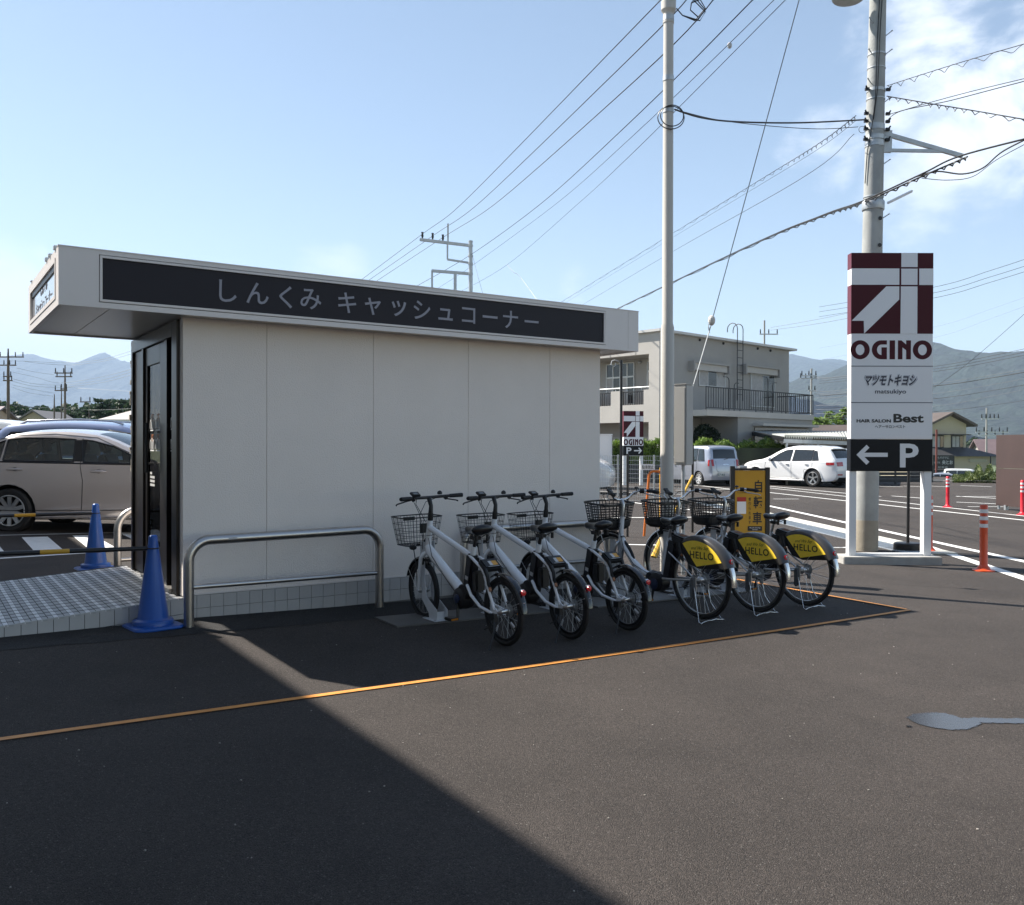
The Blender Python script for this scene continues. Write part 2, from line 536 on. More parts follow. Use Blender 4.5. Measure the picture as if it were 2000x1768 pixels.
# puddle stain
pp = []
for i in range(40):
    a = 2*math.pi*i/40
    r = 1+.10*math.sin(3*a+1)+.05*math.sin(7*a)
    pp.append((1842+62*r*math.cos(a), 1411+15*r*math.sin(a)))
WET = mat('wet_asphalt', (.022, .023, .027), .22, bump=.06, bscale=40, spec=.5)
pl = [(1778, 1404), (1790, 1398), (1815, 1395), (1845, 1396), (1862, 1401), (1880, 1406), (1910, 1405), (1950, 1406), (2040, 1407), (2040, 1413), (1960, 1412), (1912, 1411), (1900, 1418), (1886, 1424), (1850, 1424.5), (1820, 1420), (1796, 1414)]
pl2 = []
for i in range(len(pl)):
    a = pl[i]; b = pl[(i+1) % len(pl)]
    for k in range(4):
        tt = k/4
        pl2.append((a[0]+(b[0]-a[0])*tt+random.uniform(-1.2, 1.2), a[1]+(b[1]-a[1])*tt+random.uniform(-.5, .5)))
def wet_patch(P):
    c_ = [sum(p[0] for p in P)/len(P), sum(p[1] for p in P)/len(P)]
    n = len(P); ins = []; outp = []
    W_ = [at(*p) for p in P]
    for i in range(n):
        a, b = W_[i-1], W_[(i+1) % n]
        d = (b-a); nn = Vector((d.y, -d.x, 0)).normalized()
        k_ = min(.035, .3*max(.02, abs(P[i][1]-1410.5)/60))
        ins.append(W_[i]); outp.append(W_[i]+nn*.045)
    # outward check
    if sum((outp[i]-Vector(at(*c_))).length for i in range(n)) < sum((ins[i]-Vector(at(*c_))).length for i in range(n)): outp = [a*2-b for a, b in zip(ins, outp)]
    bm = bmesh.new(); lay = bm.verts.layers.float.new('wet')
    vi = [bm.verts.new((p.x, p.y, g(p.x)+.004)) for p in ins]; vo_ = [bm.verts.new((p.x, p.y, g(p.x)+.004)) for p in outp]
    for v in vi: v[lay] = 1
    for v in vo_: v[lay] = 0
    bm.faces.new(vi)
    for i in range(n):
        j = (i+1) % n
        bm.faces.new((vi[i], vi[j], vo_[j], vo_[i]))
    bmesh.ops.recalc_face_normals(bm, faces=bm.faces)
    me = D.meshes.new('puddle'); bm.to_mesh(me); bm.free(); me.materials.append(WET)
    o = link(D.objects.new('puddle', me)); o['kind'] = 'structure'
tw = WET.node_tree; bw = tw.nodes['Principled BSDF']
at_ = tw.nodes.new('ShaderNodeAttribute'); at_.attribute_name = 'wet'
nw = tw.nodes.new('ShaderNodeTexNoise'); nw.inputs['Scale'].default_value = 45; nw.inputs['Detail'].default_value = 5
tcw = tw.nodes.new('ShaderNodeTexCoord'); tw.links.new(tcw.outputs['Object'], nw.inputs['Vector'])
aw = tw.nodes.new('ShaderNodeMath'); aw.operation = 'ADD'; tw.links.new(at_.outputs['Fac'], aw.inputs[0]); tw.links.new(nw.outputs[0], aw.inputs[1])
rw = tw.nodes.new('ShaderNodeMapRange'); rw.inputs[1].default_value = .95; rw.inputs[2].default_value = 1.25; tw.links.new(aw.outputs[0], rw.inputs[0])
tw.links.new(rw.outputs[0], bw.inputs['Alpha'])
wet_patch(pl2)
for cx_, cy_, rx_, ry_ in ((1775, 1420, 6, 1.4),):
    wet_patch([(cx_+rx_*math.cos(i*.5), cy_+ry_*math.sin(i*.5)) for i in range(12)])
# little stones and leaves on the asphalt
mb = MB()
rs = random.Random(3)
for i in range(260):
    x = rs.uniform(-4, 7); y = rs.uniform(2.2, 9)
    r = rs.uniform(.0025, .006)
    mb.sphere((x, y, g(x)+r*.4), (r, r*rs.uniform(.6, 1.3), r*.6), 5, 3)
tag(mb.build('gravel', mat('pebble', (.30, .28, .25), .9, var=.3, vscale=40)), None, None, None, 'stuff')

# ================================================================ KIOSK
TILE = mat('base_tile', (.46, .45, .44), .42, var=.06, vscale=5)
GROUT = mat('grout', (.025, .025, .025), .9)
WALL = mat('render_wall', (.88, .80, .73), .75, bump=.55, bscale=95, var=.03, vscale=1.5, det=6)
FASC = mat('fascia_metal', (.74, .69, .66), .38, var=.02, vscale=2)
SIGNB = mat('sign_face', (.012, .010, .018), .45, spec=.25)
LETT = mat('letter_grey', (.30, .30, .35), .5)
SOFF = mat('soffit_metal', (.50, .49, .47), .28, .55, bump=.05, bscale=40)
FRM = mat('bronze_frame', (.020, .016, .015), .32, .5)
K = thing('cash_corner_kiosk', 'small flat-roofed white cash corner kiosk with dark lettered fascia', 'kiosk', KA, TH)
ZS, ZT, ZB_, TZ = 2.483, 2.889, 2.468, .257
LW, DW = 4.281, 1.878
seams = [0, .69, 1.66, 2.65, 3.63, LW]
xs_ = [.0, .68, 1.655, 2.65, 3.62, LW]
for i in range(5):
    a, b = xs_[i], xs_[i+1]
    mb = MB().box(a+(.0015 if i else 0), b-(.0015 if i < 4 else 0), 0, .05, TZ, ZS)
    mb.build('wall_panel', WALL, K, bevel=.0012)
MB().box(.004, LW-.004, .02, .045, TZ+.01, ZS-.01).build('joint_backing', mat('joint_seal', (.52, .50, .46), .8), K)
MB().box(LW-.05, LW, .0505, DW, TZ, ZS).build('end_wall', WALL, K)
MB().box(.12, LW-.0505, DW-.05, DW, TZ, ZS).build('back_wall', WALL, K)
INT = mat('interior_lining', (.16, .14, .12), .7)
MB().box(.75, .79, .06, DW-.06, TZ, ZS-.01).build('inner_partition', INT, K)
MB().box(.03, .74, .052, .06, TZ, ZS-.01).build('inner_lining', INT, K)
MB().box(.05, .70, .3, 1.2, TZ+.001, TZ+.004).build('door_mat', mat('mat', (.03, .03, .03), .95), K)
MB().box(.45, .74, .5, 1.1, TZ+.005, TZ+1.35).build('cash_machine', mat('machine', (.35, .36, .38), .4), K, bevel=.01)
# lower flashing and base tiles (two courses)
MB().box(-.002, LW+.004, -.006, .0, TZ-.0, TZ+.012).build('flashing', FASC, K)
MB().box(0.0, LW, .0, DW, -.35, TZ-.001).build('plinth', mat('pale_grout', (.20, .195, .19), .9), K)
tme = None
nT = 40; wT = LW/nT
for r in range(2):
    z1 = TZ-.004-r*.105; z0 = z1-.101
    for i in range(nT):
        o = MB().box(i*wT+.0018, (i+1)*wT-.0018, -.008, .0-.001, z0, z1).build('tile', TILE, K) if tme is None else link(D.objects.new('tile', tme), K)
        if tme is None: tme = o.data
        else: o.location = (i*wT, 0, -r*.105)
# roof box
LO, RO, FO, BK = .921, .318, .248, 1.751
X0, X1, Y0, Y1 = -LO, LW+RO, -FO, BK
mb = MB()
for a, b in ((X0, X1-.29), (X1-.288, X1)):
    # front face split into a frame round the sign panel
    pass
def kio_x(px, py=590):
    # kiosk-local x of the point of the fascia plane seen at px
    lo, hi = X0, X1
    for _ in range(40):
        m_ = (lo+hi)/2
        p = kw(m_, Y0+.012, 2.65)-EYE
        q = 1000+FPX*p.dot(CR)/p.dot(FWD)
        if q < px: lo = m_
        else: hi = m_
    return lo
SX0, SX1, SZ0, SZ1 = kio_x(193), kio_x(1181.5), ZB_+.040, ZT-.031
# map sign rectangle from the picture: outer groove
MB().box(X0, SX0, Y0, Y0+.03, ZB_, ZT).build('fascia_panel', FASC, K)
MB().box(SX0, SX1, Y0, Y0+.03, ZB_, SZ0).build('fascia_panel', FASC, K)
MB().box(SX0, SX1, Y0, Y0+.03, SZ1, ZT).build('fascia_panel', FASC, K)
MB().box(SX1, X1-.145, Y0, Y0+.03, ZB_, ZT).build('fascia_panel', FASC, K)
MB().box(X1-.142, X1, Y0, Y0+.03, ZB_, ZT).build('fascia_panel', FASC, K)
MB().box(X1-.02, X1, Y0+.031, Y1, ZB_, ZT).build('fascia_panel', FASC, K)
MB().box(X0, X1, Y1-.03, Y1-.001, ZB_, ZT).build('fascia_panel', FASC, K)
MB().box(X0+.05, X1-.05, Y0+.05, Y1-.05, ZT-.06, ZT-.03).build('roof_deck', GALV, K)
MB().box(SX0-.01, SX1+.01, Y0+.031, Y0+.04, SZ0-.01, SZ1+.01).build('fascia_backing', DARKM, K)
# coping
mb = MB()
mb.box(X0-.004, X1+.004, Y0-.004, Y0+.05, ZT, ZT+.008)
mb.build('coping', FASC, K)
# sign frame + face
fr = MB(); w = .018; gp = .005
a, b, c, d = SX0+gp, SX1-gp, SZ0+gp, SZ1-gp
for x0, x1, z0, z1 in ((a, b, c, c+w), (a, b, d-w, d), (a, a+w, c+w, d-w), (b-w, b, c+w, d-w)):
    fr.box(x0, x1, Y0-.004, Y0+.028, z0, z1)
fr.build('sign_frame', FASC, K, bevel=.002)
sf = MB().box(a+w, b-w, Y0+.012, Y0+.022, c+w, d-w).build('sign_face', SIGNB, K)
# lettering: one glyph each, placed at its measured spot along the face
glyphs = [('し', 445, 571), ('ん', 503, 575), ('く', 558, 582), ('み', 607, 586), ('キ', 678, 593), ('ャ', 728, 600), ('ッ', 779, 604), ('シ', 824, 607), ('ュ', 870, 615), ('コ', 915, 617), ('ー', 957, 620), ('ナ', 997, 625), ('ー', 1038, 629)]
zc = (SZ0+SZ1)/2
for ch, px, py in glyphs:
    x = kio_x(px)
    p = kw(x, Y0+.012); dd = (p-EYE).dot(FWD)
    # world z of the glyph centre
    z = EYE.z+(884-py)/FPX*dd+math.tan(PITCH)*dd
    text(ch, .205, sf, (x, Y0+.0105, z-.0), (rad(90), 0, 0), LETT, 'letter', .004, bold=.0012 if ch not in 'ャッュ' else .002)
# re-centre every glyph on its own box
for o in [c_ for c_ in sf.children]:
    vs = [v.co for v in o.data.vertices]
    cx_ = (min(v.x for v in vs)+max(v.x for v in vs))/2; cy_ = (min(v.y for v in vs)+max(v.y for v in vs))/2
    o.data.transform(Matrix.Translation((-cx_, -cy_, 0)))
# left end face with its own framed sign
mb = MB()
yy0, yy1 = Y0+.16, Y1-.16; zz0, zz1 = ZB_+.06, ZT-.06
for y0, y1, z0, z1 in ((Y0+.031, yy0, ZB_, ZT), (yy1, Y1-.031, ZB_, ZT), (yy0, yy1, ZB_, zz0), (yy0, yy1, zz1, ZT)):
    mb.box(X0, X0+.03, y0, y1, z0, z1)
mb.build('fascia_panel', FASC, K)
mb = MB()
for y0, y1, z0, z1 in ((yy0, yy0+.03, zz0, zz1), (yy1-.03, yy1, zz0, zz1), (yy0+.03, yy1-.03, zz0, zz0+.03), (yy0+.03, yy1-.03, zz1-.03, zz1)):
    mb.box(X0-.005, X0+.03, y0, y1, z0, z1)
mb.build('sign_frame', FASC, K)
es = MB().box(X0+.015, X0+.022, yy0+.03, yy1-.03, zz0+.03, zz1-.03).build('end_sign_face', mat('end_sign', (.42, .44, .47), .12, coat=.5), K)
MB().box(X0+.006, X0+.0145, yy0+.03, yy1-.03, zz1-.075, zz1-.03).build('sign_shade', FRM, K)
text('しんくみ', .12, es, (X0+.0145, (yy0+yy1)/2, zc+.05), (rad(90), 0, rad(-90)), mat('letter_dark', (.10, .10, .13), .5), 'lettering', .003)
text('キャッシュコーナー', .12, es, (X0+.0145, (yy0+yy1)/2, zc-.08), (rad(90), 0, rad(-90)), MATS['letter_dark'], 'lettering', .003)
# roof edge clips at the far left
for i, (yy, h) in enumerate(((Y0+.15, .05), (Y0+.45, .04), (Y0+.65, .05), (Y1-.3, .02))):
    MB().box(X0-.012, X0+.02, yy, yy+.05, ZT, ZT+h*.6).build('roof_clip', GALV, K, bevel=.003)
# soffit panels
sxs = [X0+.02, X0+.36, -.002]
for i in range(2):
    MB().box(sxs[i]+.003, sxs[i+1]-.003, Y0+.035, Y1-.035, ZB_+.012, ZB_+.02).build('soffit_panel', SOFF, K)
MB().box(0, LW-.0, Y0+.031, -.001, ZB_+.013, ZB_+.02).build('soffit_panel', SOFF, K)
MB().box(LW+.002, X1-.022, Y0+.035, Y1-.035, ZB_+.012, ZB_+.02).build('soffit_panel', SOFF, K)
MB().box(X0+.005, X1-.005, Y0+.005, Y1-.005, ZB_+.022, ZB_+.035).build('soffit_backing', DARKM, K)
# entrance wall (local x = 0 plane)
MB().box(-.004, .05, .0505, .082, TZ, ZS-.01).build('corner_trim', FASC, K)
mb = MB()
mb.box(-.03, .06, .083, .25, TZ, ZS-.012)           # corner post
mb.box(-.03, .06, .2505, DW, ZS-.13, ZS-.012)       # head
mb.box(-.03, .06, 1.34, 1.40, TZ, ZS-.131)
mb.box(-.02, .05, .46, .56, TZ, ZS-.131)
mb.box(-.03, .06, DW-.06, DW, TZ, ZS-.131)
mb.build('door_frame', FRM, K, bevel=.003)
MB().box(-.01, .03, 1.4005, DW-.0605, TZ+.02, ZS-.135).build('door_side_panel', FRM, K)
mb = MB().box(-.05, .08, .2505, 1.339, TZ-.002, TZ+.028)
mb.build('threshold', mat('threshold_metal', (.55, .52, .48), .35, .8), K, bevel=.003)
GLS = glassmat('door_glass', (.42, .40, .38), .02, k=.45)
MB().box(.012, .018, .2505, .4595, TZ+.03, ZS-.131).build('sidelight_glass', GLS, K)
dl = MB()
for y0, y1, z0, z1 in ((.565, .74, TZ+.03, ZS-.14), (1.25, 1.335, TZ+.03, ZS-.14), (.7405, 1.2495, ZS-.30, ZS-.14), (.7405, 1.2495, TZ+.03, TZ+.20)):
    dl.box(-.012, .024, y0, y1, z0, z1)
door = dl.build('door', FRM, K, bevel=.002)
MB().box(.002, .008, .7405, 1.2495, TZ+.2005, ZS-.3005).build('glass_pane', GLS, door)
h = MB().tube([(-.075, .97, 1.22), (-.075, .97, 1.66)], .014, 10)
h.tube([(-.075, .97, 1.30), (-.012, .97, 1.30)], .008, 6).tube([(-.075, .97, 1.58), (-.012, .97, 1.58)], .008, 6)
h.build('door_handle', BLACK, door, smooth=40)
ORD = mat('decal_orange', (.50, .16, .04), .5); WHD = mat('decal_white', (.75, .74, .72), .5)
for yb, zb, par in ((.80, 1.62, 0), (1.02, 1.62, 0), (.80, 1.44, 1), (1.02, 1.44, 1), (.29, 1.62, 0), (.30, 1.44, 1)):
    xx = .0 if yb > .5 else .010
    mw = MB()
    for k in range(3):
        c0 = yb+.03+k*.055
        arc = [(xx, c0+.022*math.cos(a), zb+.02+(.05+.015*(k % 2))*math.sin(a)) for a in [i*math.pi/6 for i in range(7)]]
        arc = [(xx, arc[0][1], zb-.01)]+arc+[(xx, arc[-1][1], zb-.01)]
        for i in range(len(arc)-1): mw.bar(arc[i], arc[i+1], .002, .010, (0, 1, 0) if abs(arc[i][2]-arc[i+1][2]) > .01 else (0, 0, 1))
    mw.box(xx-.001, xx, yb, yb+.15, zb-.03, zb-.018)
    mw.build('decal', WHD, door if yb > .5 else K)
    mo = MB()
    mo.box(xx-.001, xx, yb+.05, yb+.06, zb+.055, zb+.12).box(xx-.001, xx, yb+.03, yb+.08, zb+.112, zb+.12).box(xx-.001, xx, yb+.10, yb+.11, zb+.06, zb+.12)
    mo.build('decal', ORD, door if yb > .5 else K)
for r in range(4):
    mw = MB()
    for c_ in range(7 if r else 3):
        y = 1.18-c_*.026
        mw.box(.0, .001, y-.018, y, 1.20-r*.035, 1.222-r*.035)
    mw.build('notice_text', WHD, door)
MB().box(.009, .010, .29, .40, 2.02, 2.10).build('notice', mat('notice_blue', (.02, .04, .22), .5), K)
MB().box(.009, .010, .29, .40, 1.80, 2.00).build('notice', mat('notice_tan', (.28, .25, .17), .6), K)
# split-face stone edging at the far edge of the entrance wall
STN = mat('split_stone', (.22, .20, .17), .8, bump=.8, bscale=30, var=.6, vscale=14)
rs = random.Random(11)
z = TZ+.95
while z < ZS-.05:
    h_ = rs.uniform(.03, .06)
    MB().box(-.01-rs.uniform(0, .03), .10, DW+.001, DW+.03+rs.uniform(0, .025), z, z+h_-.004).build('stone', STN, K)
    z += h_
MB().box(.0, .11, DW+.001, DW+.03, TZ, TZ+.94).build('stone_edging', FRM, K)

# ---- ramp
R = thing('entrance_ramp', 'tiled ramp in two greys in front of the kiosk door', 'ramp', KA, TH)
RT = mat('ramp_tile', (.42, .42, .42), .6, bump=.2, bscale=120, var=.12, vscale=12)
RTL = mat('ramp_tile_stripe', (.78, .78, .78), .6, bump=.2, bscale=120, var=.08, vscale=12)
def ry(x): return -.02+.14*x
def rz_(x): return TZ-.01+.044*x
pit = .1085
me_t = None
t_ = MB()
pd = .145
for j in range(1):
    y0 = .002; y1 = y0+pd-.027
    t_.mi = 0
    t_.box(.003, .036, y0, y1, -.012, 0); t_.box(.072, pit-.003, y0, y1, -.012, 0)
    t_.mi = 1
    t_.box(.039, .069, y0+.001, y1-.001, -.012, .001)
o = t_.build('tile', [RT, RTL], R); me_t = o.data
first = True
for i in range(13):
    x = -(i+1)*pit
    for j in range(16):
        oo = o if first else link(D.objects.new('tile', me_t), R)
        first = False
        oo.location = (x, ry(x)+j*pd, rz_(x))
        oo.rotation_euler = (0, -math.atan(.044), 0)
mb = MB()
xa = -13*pit
for x0, x1 in ((xa, 0), (-3.0, xa-.002)):
    P = [(x0, ry(x0)+.004, rz_(x0)-.0015), (x1, ry(x1)+.004, rz_(x1)-.0015), (x1, ry(x1)+2.38, rz_(x1)-.0015), (x0, ry(x0)+2.38, rz_(x0)-.0015)]
    k = len(mb.v)
    mb.v += [Vector(p) for p in P]+[Vector((p[0], p[1], -.3)) for p in P]
    for q in ((0, 1, 2, 3), (4, 7, 6, 5), (0, 4, 5, 1), (1, 5, 6, 2), (2, 6, 7, 3), (3, 7, 4, 0)): mb.face(*[k+i for i in q])
mb.build('ramp_body', GROUT, R)
for i in range(26):
    x1 = -i*.105; x0 = x1-.101
    m_ = MB(); P = []
    for x in (x0, x1):
        for dy in (-.006, .002):
            P += [Vector((x, ry(x)+dy, rz_(x)+.002)), Vector((x, ry(x)+dy, rz_(x)-.125)), Vector((x, ry(x)+dy, rz_(x)-.129)), Vector((x, ry(x)+dy, rz_(x)-.25))]
    for a_, b_ in ((0, 1), (2, 3)):
        k = len(m_.v)
        m_.v += [P[a_], P[b_], P[8+b_], P[8+a_], P[4+a_], P[4+b_], P[12+b_], P[12+a_]]
        for q in ((0, 1, 2, 3), (4, 7, 6, 5), (0, 4, 5, 1), (1, 5, 6, 2), (2, 6, 7, 3), (3, 7, 4, 0)): m_.face(*[k+t3 for t3 in q])
    m_.build('edge_tile', TILE, R)
# ================================================================ RAILS, CONES, RACKS
def arc_pts(p0, p1, p2, r, n=8):
    """rounded corner at p1"""
    p0, p1, p2 = Vector(p0), Vector(p1), Vector(p2)
    a = (p0-p1).normalized(); b = (p2-p1).normalized()
    ang = a.angle(b); d = r/math.tan(ang/2)
    s, e = p1+a*d, p1+b*d
    c = p1+(a+b).normalized()*(r/math.sin(ang/2))
    out_ = []
    for i in range(n+1):
        v = (s-c).lerp(e-c, i/n).normalized()*r
        out_.append(c+v)
    return out_
def bend(pts, r, n=6):
    P = [Vector(pts[0])]
    for i in range(1, len(pts)-1):
        P += arc_pts(pts[i-1], pts[i], pts[i+1], r, n)
    P.append(Vector(pts[-1]))
    return P
STICK = mat('rail_sticker', (.5, .5, .5), .4)
def rail(a, b, h0, h1, label, R_=.038, low=.30, parts=True, rr=.16):
    a = Vector(a); b = Vector(b); L = (b-a).length
    t = thing('bollard_rail', label, 'rail', a, math.atan2(b.y-a.y, b.x-a.x), 'stainless rails around the kiosk')
    z0 = 0; z1 = b.z-a.z
    pts = bend([(0, 0, z0-.05), (0, 0, h0), (L, 0, h1+z1), (L, 0, z1-.05)], rr, 12)
    MB().tube(pts, R_, 16).build('hoop', STEEL, t, smooth=40)
    MB().tube([(R_*.6, 0, low), (L-R_*.6, 0, low+z1*.9)], .019, 12).build('lower_bar', STEEL, t, smooth=40)
    for x, z in ((0, z0), (L, z1)):
        MB().lathe([(.044, z-.02), (.044, z+.004), (.039, z+.006)], 16, (x, 0, 0)).build('post_collar', DARKM, t, smooth=40)
    return t
ra, rb = at(369, 1226), at(741, 1187)
rl = rail(ra, rb, .66, .695, 'long stainless hoop rail in front of the kiosk wall beside the blue cone', low=.305)
MB().box(.30, .365, -.0386, -.0375, .655, .672).build('sticker', STICK, rl)
ra2 = kw(2.52, -.14, kg(2.52, -.14)); rb2 = kw(4.35, -.05, kg(4.35, -.05))
rail(ra2, rb2, .66, .68, 'stainless hoop rail behind the parked bicycles', low=.28)
ra3 = kw(-.02, 2.62, kg(-.02, 2.6)); rb3 = kw(1.2, 2.75, kg(1.2, 2.75))
r3 = rail(ra3, rb3, .66, .66, 'stainless hoop rail with a red and white plate behind the entrance', low=.14, rr=.2)
MB().box(.19, .50, -.055, -.041, .30, .66).build('plate', WHITEP, r3, bevel=.003)
MB().box(.225, .47, -.058, -.0555, .33, .65).build('red_panel', mat('sign_red', (.45, .03, .02), .45), r3)

BLUE = mat('blue_plastic', (.010, .075, .33), .3, bump=.05, bscale=30, var=.06, vscale=5)
def cone(pos, label, rz=0):
    t = thing('traffic_cone', label, 'traffic cone', pos, rz, 'blue cones beside the ramp')
    k = 4
    mb = MB()
    # square base with rounded, slightly domed lip
    n = 24; P = []
    for i in range(n*1):
        a = 2*math.pi*(i+.5)/n
        c_, s_ = math.cos(a), math.sin(a)
        q = (abs(c_)**8+abs(s_)**8)**(-1/8)
        P.append((c_*q, s_*q))
    k0 = 0
    for r, z in ((.185, 0), (.188, .008), (.180, .022), (.150, .026)):
        mb.v += [Vector((x*r, y*r, z)) for x, y in P]
    for i in range(3):
        for j in range(n):
            j2 = (j+1) % n
            mb.face(i*n+j, i*n+j2, (i+1)*n+j2, (i+1)*n+j)
    mb.face(*range(n)[::-1]); mb.face(*range(3*n, 4*n))
    mb.build('base', BLUE, t, smooth=40)
    MB().lathe([(.150, .022), (.149, .055), (.143, .062), (.118, .066), (.112, .075), (.035, .655), (.033, .685), (.026, .697), (.012, .70)], 14, (0, 0, 0), cap=False).build('cone_body', BLUE, t, smooth=60)
    MB().lathe([(.010, .698), (.0, .70)], 12).build('tip', WHITEP, t)
    return t
c1p = at(299, 1225); c2p = at(187, 1112)
cone(c1p, 'blue cone at the front corner of the ramp beside the hoop rail', TH+.15)
cone(c2p, 'blue cone behind the ramp, farther from the camera', TH+.1)
BARY = mat('bar_yellow', (.55, .30, .02), .45); BARB = mat('bar_black', (.012, .012, .014), .4)
def cbar(p, q, label, n=11, ph=0):
    p = Vector(p); q = Vector(q)
    d = (q-p); L = d.length
    t = thing('cone_bar', label, 'bar', p, math.atan2(d.y, d.x), 'striped bars laid between blue cones')
    sl = d.z/L
    MB().torus(.045, .005, 20, 6, (0, 0, 0), 'Z').build('ring', BARB, t, smooth=60)
    MB().tube([(.04, 0, 0), (.30, 0, .3*sl)], .016, 10).build('sleeve', BARB, t, smooth=60)
    x = .30; k = 0
    while x < L:
        w = (.19 if k % 2 else .27)
        MB().tube([(x, 0, x*sl), (min(L, x+w), 0, min(L, x+w)*sl)], .0175 if k % 2 == 0 else .018, 10).build('band', BARY if k % 2 else BARB, t, smooth=60)
        x += w; k += 1
    return t
z = .57
e1 = atd(-60, 1084, 6.2)
cbar(c1p+Vector((0, 0, .60)), Vector((e1.x, e1.y, e1.z)), 'black and yellow bar hooked on the front blue cone')
e2 = atd(-70, 1010, 8.9)
cbar(c2p+Vector((0, 0, .60)), Vector((e2.x, e2.y, e2.z)), 'black and yellow bar hooked on the rear blue cone')

# ground plates and wheel holders
PLATE = mat('base_plate', (.12, .115, .11), .6, .2, var=.15, vscale=4)
HOLD = mat('holder_white', (.62, .64, .67), .4, var=.05, vscale=6)
def local_quad(name, pts, z, th, m, parent=None, bevel=0):
    mb = MB(); k = len(pts)
    P = [kw(x, y) for x, y in pts]
    mb.v = [Vector((p.x, p.y, g(p.x)+zz)) for zz in (z, z+th) for p in P]
    mb.face(*range(k)[::-1]); mb.face(*range(k, 2*k))
    for i in range(k):
        j = (i+1) % k; mb.face(i, j, k+j, k+i)
    return mb.build(name, m, parent, bevel=bevel)
for i, (x0, x1) in enumerate(((1.385, 3.35), (3.42, 5.55))):
    o = local_quad('rack_base_plate', [(x0, -1.03), (x1, -1.03), (x1, -.61), (x0, -.61)], .001, .012, PLATE)
    tag(o, ('dark steel ground plate under the three small white bicycles' if i == 0 else 'dark steel ground plate under the three bicycles with yellow wheel covers'), 'base plate', 'ground plates of the bicycle racks')
def holder():
    t = thing('wheel_holder', 'x', 'bicycle rack', (0, 0, 0), 0, 'white front wheel holders')
    # local X towards the wall, Y sideways
    for s in (-1, 1):
        mb = MB()
        prof = [(-.16, .0), (-.16, .10), (.02, .19), (.05, .33), (.055, .64), (.13, .64), (.13, .30), (.10, .16), (-.02, .06), (-.03, .0)]
        mb.prism(prof, (0, .004*s, 0), (0, s*.045, 0), (1, 0, 0), (0, 0, 1))
        mb.build('side_plate', HOLD, t)
    MB().box(-.17, .04, -.075, .075, .013, .017).build('foot_plate', HOLD, t)
    MB().box(-.12, -.115, -.044, .044, .018, .08).build('cross_plate', HOLD, t)
    b_ = MB()
    for x, y in ((-.15, .062), (-.15, -.062), (.02, .062), (.02, -.062)): b_.lathe([(.007, .017), (.007, .024)], 6, (x, y, 0))
    b_.build('bolts', GALV, t)
    return t
XB = [1.795, 2.363, 2.985, 3.86, 4.56, 5.235]
H0 = holder()
for i, x in enumerate(XB):
    h_ = H0 if i == 0 else copy_tree(H0)
    yy = -.86 if i < 3 else -.86
    h_.location = kw(x+.0, yy, kg(x, yy)+.004)
    h_.rotation_euler = (0, 0, TH+rad(90))
    h_['label'] = 'white steel holder gripping the front wheel of the %s' % ['small bicycle nearest the camera', 'middle small bicycle', 'small bicycle next to the large ones', 'first large bicycle with a yellow cover', 'middle large bicycle with a yellow cover', 'large bicycle at the far end'][i]

# ================================================================ BICYCLES
ALU = mat('aluminium', (.58, .59, .60), .3, .9)
GREYF = mat('grey_fender', (.045, .043, .042), .32, coat=.3)
SADM = mat('saddle_vinyl', (.010, .010, .011), .28, bump=.05, bscale=60)
MOTOR = mat('motor_case', (.014, .014, .017), .4)
YEL = mat('cover_yellow', (.98, .69, .06), .35, var=.05, vscale=20)
TAGO = mat('tag_orange', (.62, .30, .04), .5); TAGW = mat('tag_white', (.5, .5, .5), .5)
INK = mat('ink_black', (.015, .014, .012), .5)
def tube_o(name, pts, r, m, par, n=8, sm=50): return MB().tube(pts, r, n).build(name, m, par, smooth=sm)
def wheel(par, X, R, tw, m_rim, spoke_m, nsp=28, hubr=.02, front=False, name='wheel', steer=0):
    hub = MB()
    ry_ = Matrix.Rotation(rad(90), 4, 'X')
    hub.lathe([(.012, -.052), (.012, -.05), (hubr+.012, -.034), (hubr+.012, -.03), (hubr, -.028), (hubr, .028), (hubr+.012, .03), (hubr+.012, .034), (.012, .05), (.012, .052)], 14, (0, 0, 0), ry_)
    h = hub.build(name, ALU if not front else ALU, par, smooth=35)
    h.location = (X, 0, R)
    h.rotation_euler = (0, 0, steer)
    MB().torus(R-tw/2, tw/2, 44, 8).build('tyre', RUBBER, h, smooth=60)
    rr = R-tw*1.02
    rim = MB()
    n1 = 44; k = 0
    prof = [(rr, -.011), (rr-.016, -.011), (rr-.020, 0), (rr-.016, .011), (rr, .011)]
    for i in range(n1):
        a = 2*math.pi*i/n1
        for q, y in prof: rim.v.append(Vector((q*math.cos(a), y, q*math.sin(a))))
    for i in range(n1):
        i2 = (i+1) % n1
        for j in range(4): rim.face(i*5+j, i2*5+j, i2*5+j+1, i*5+j+1)
    rim.build('rim', m_rim, h, smooth=60)
    sp = MB()
    for i in range(nsp):
        a = 2*math.pi*i/nsp; s = 1 if i % 2 else -1
        b_ = a+(.35 if (i//2) % 2 else -.35)
        p = Vector(((hubr+.010)*math.cos(b_+a*0), s*.031, (hubr+.010)*math.sin(b_)))
        q = Vector(((rr-.018)*math.cos(a), 0, (rr-.018)*math.sin(a)))
        sp.tube([p, q], .0011, 3, cap=False)
    sp.build('spokes', spoke_m, h)
    return h
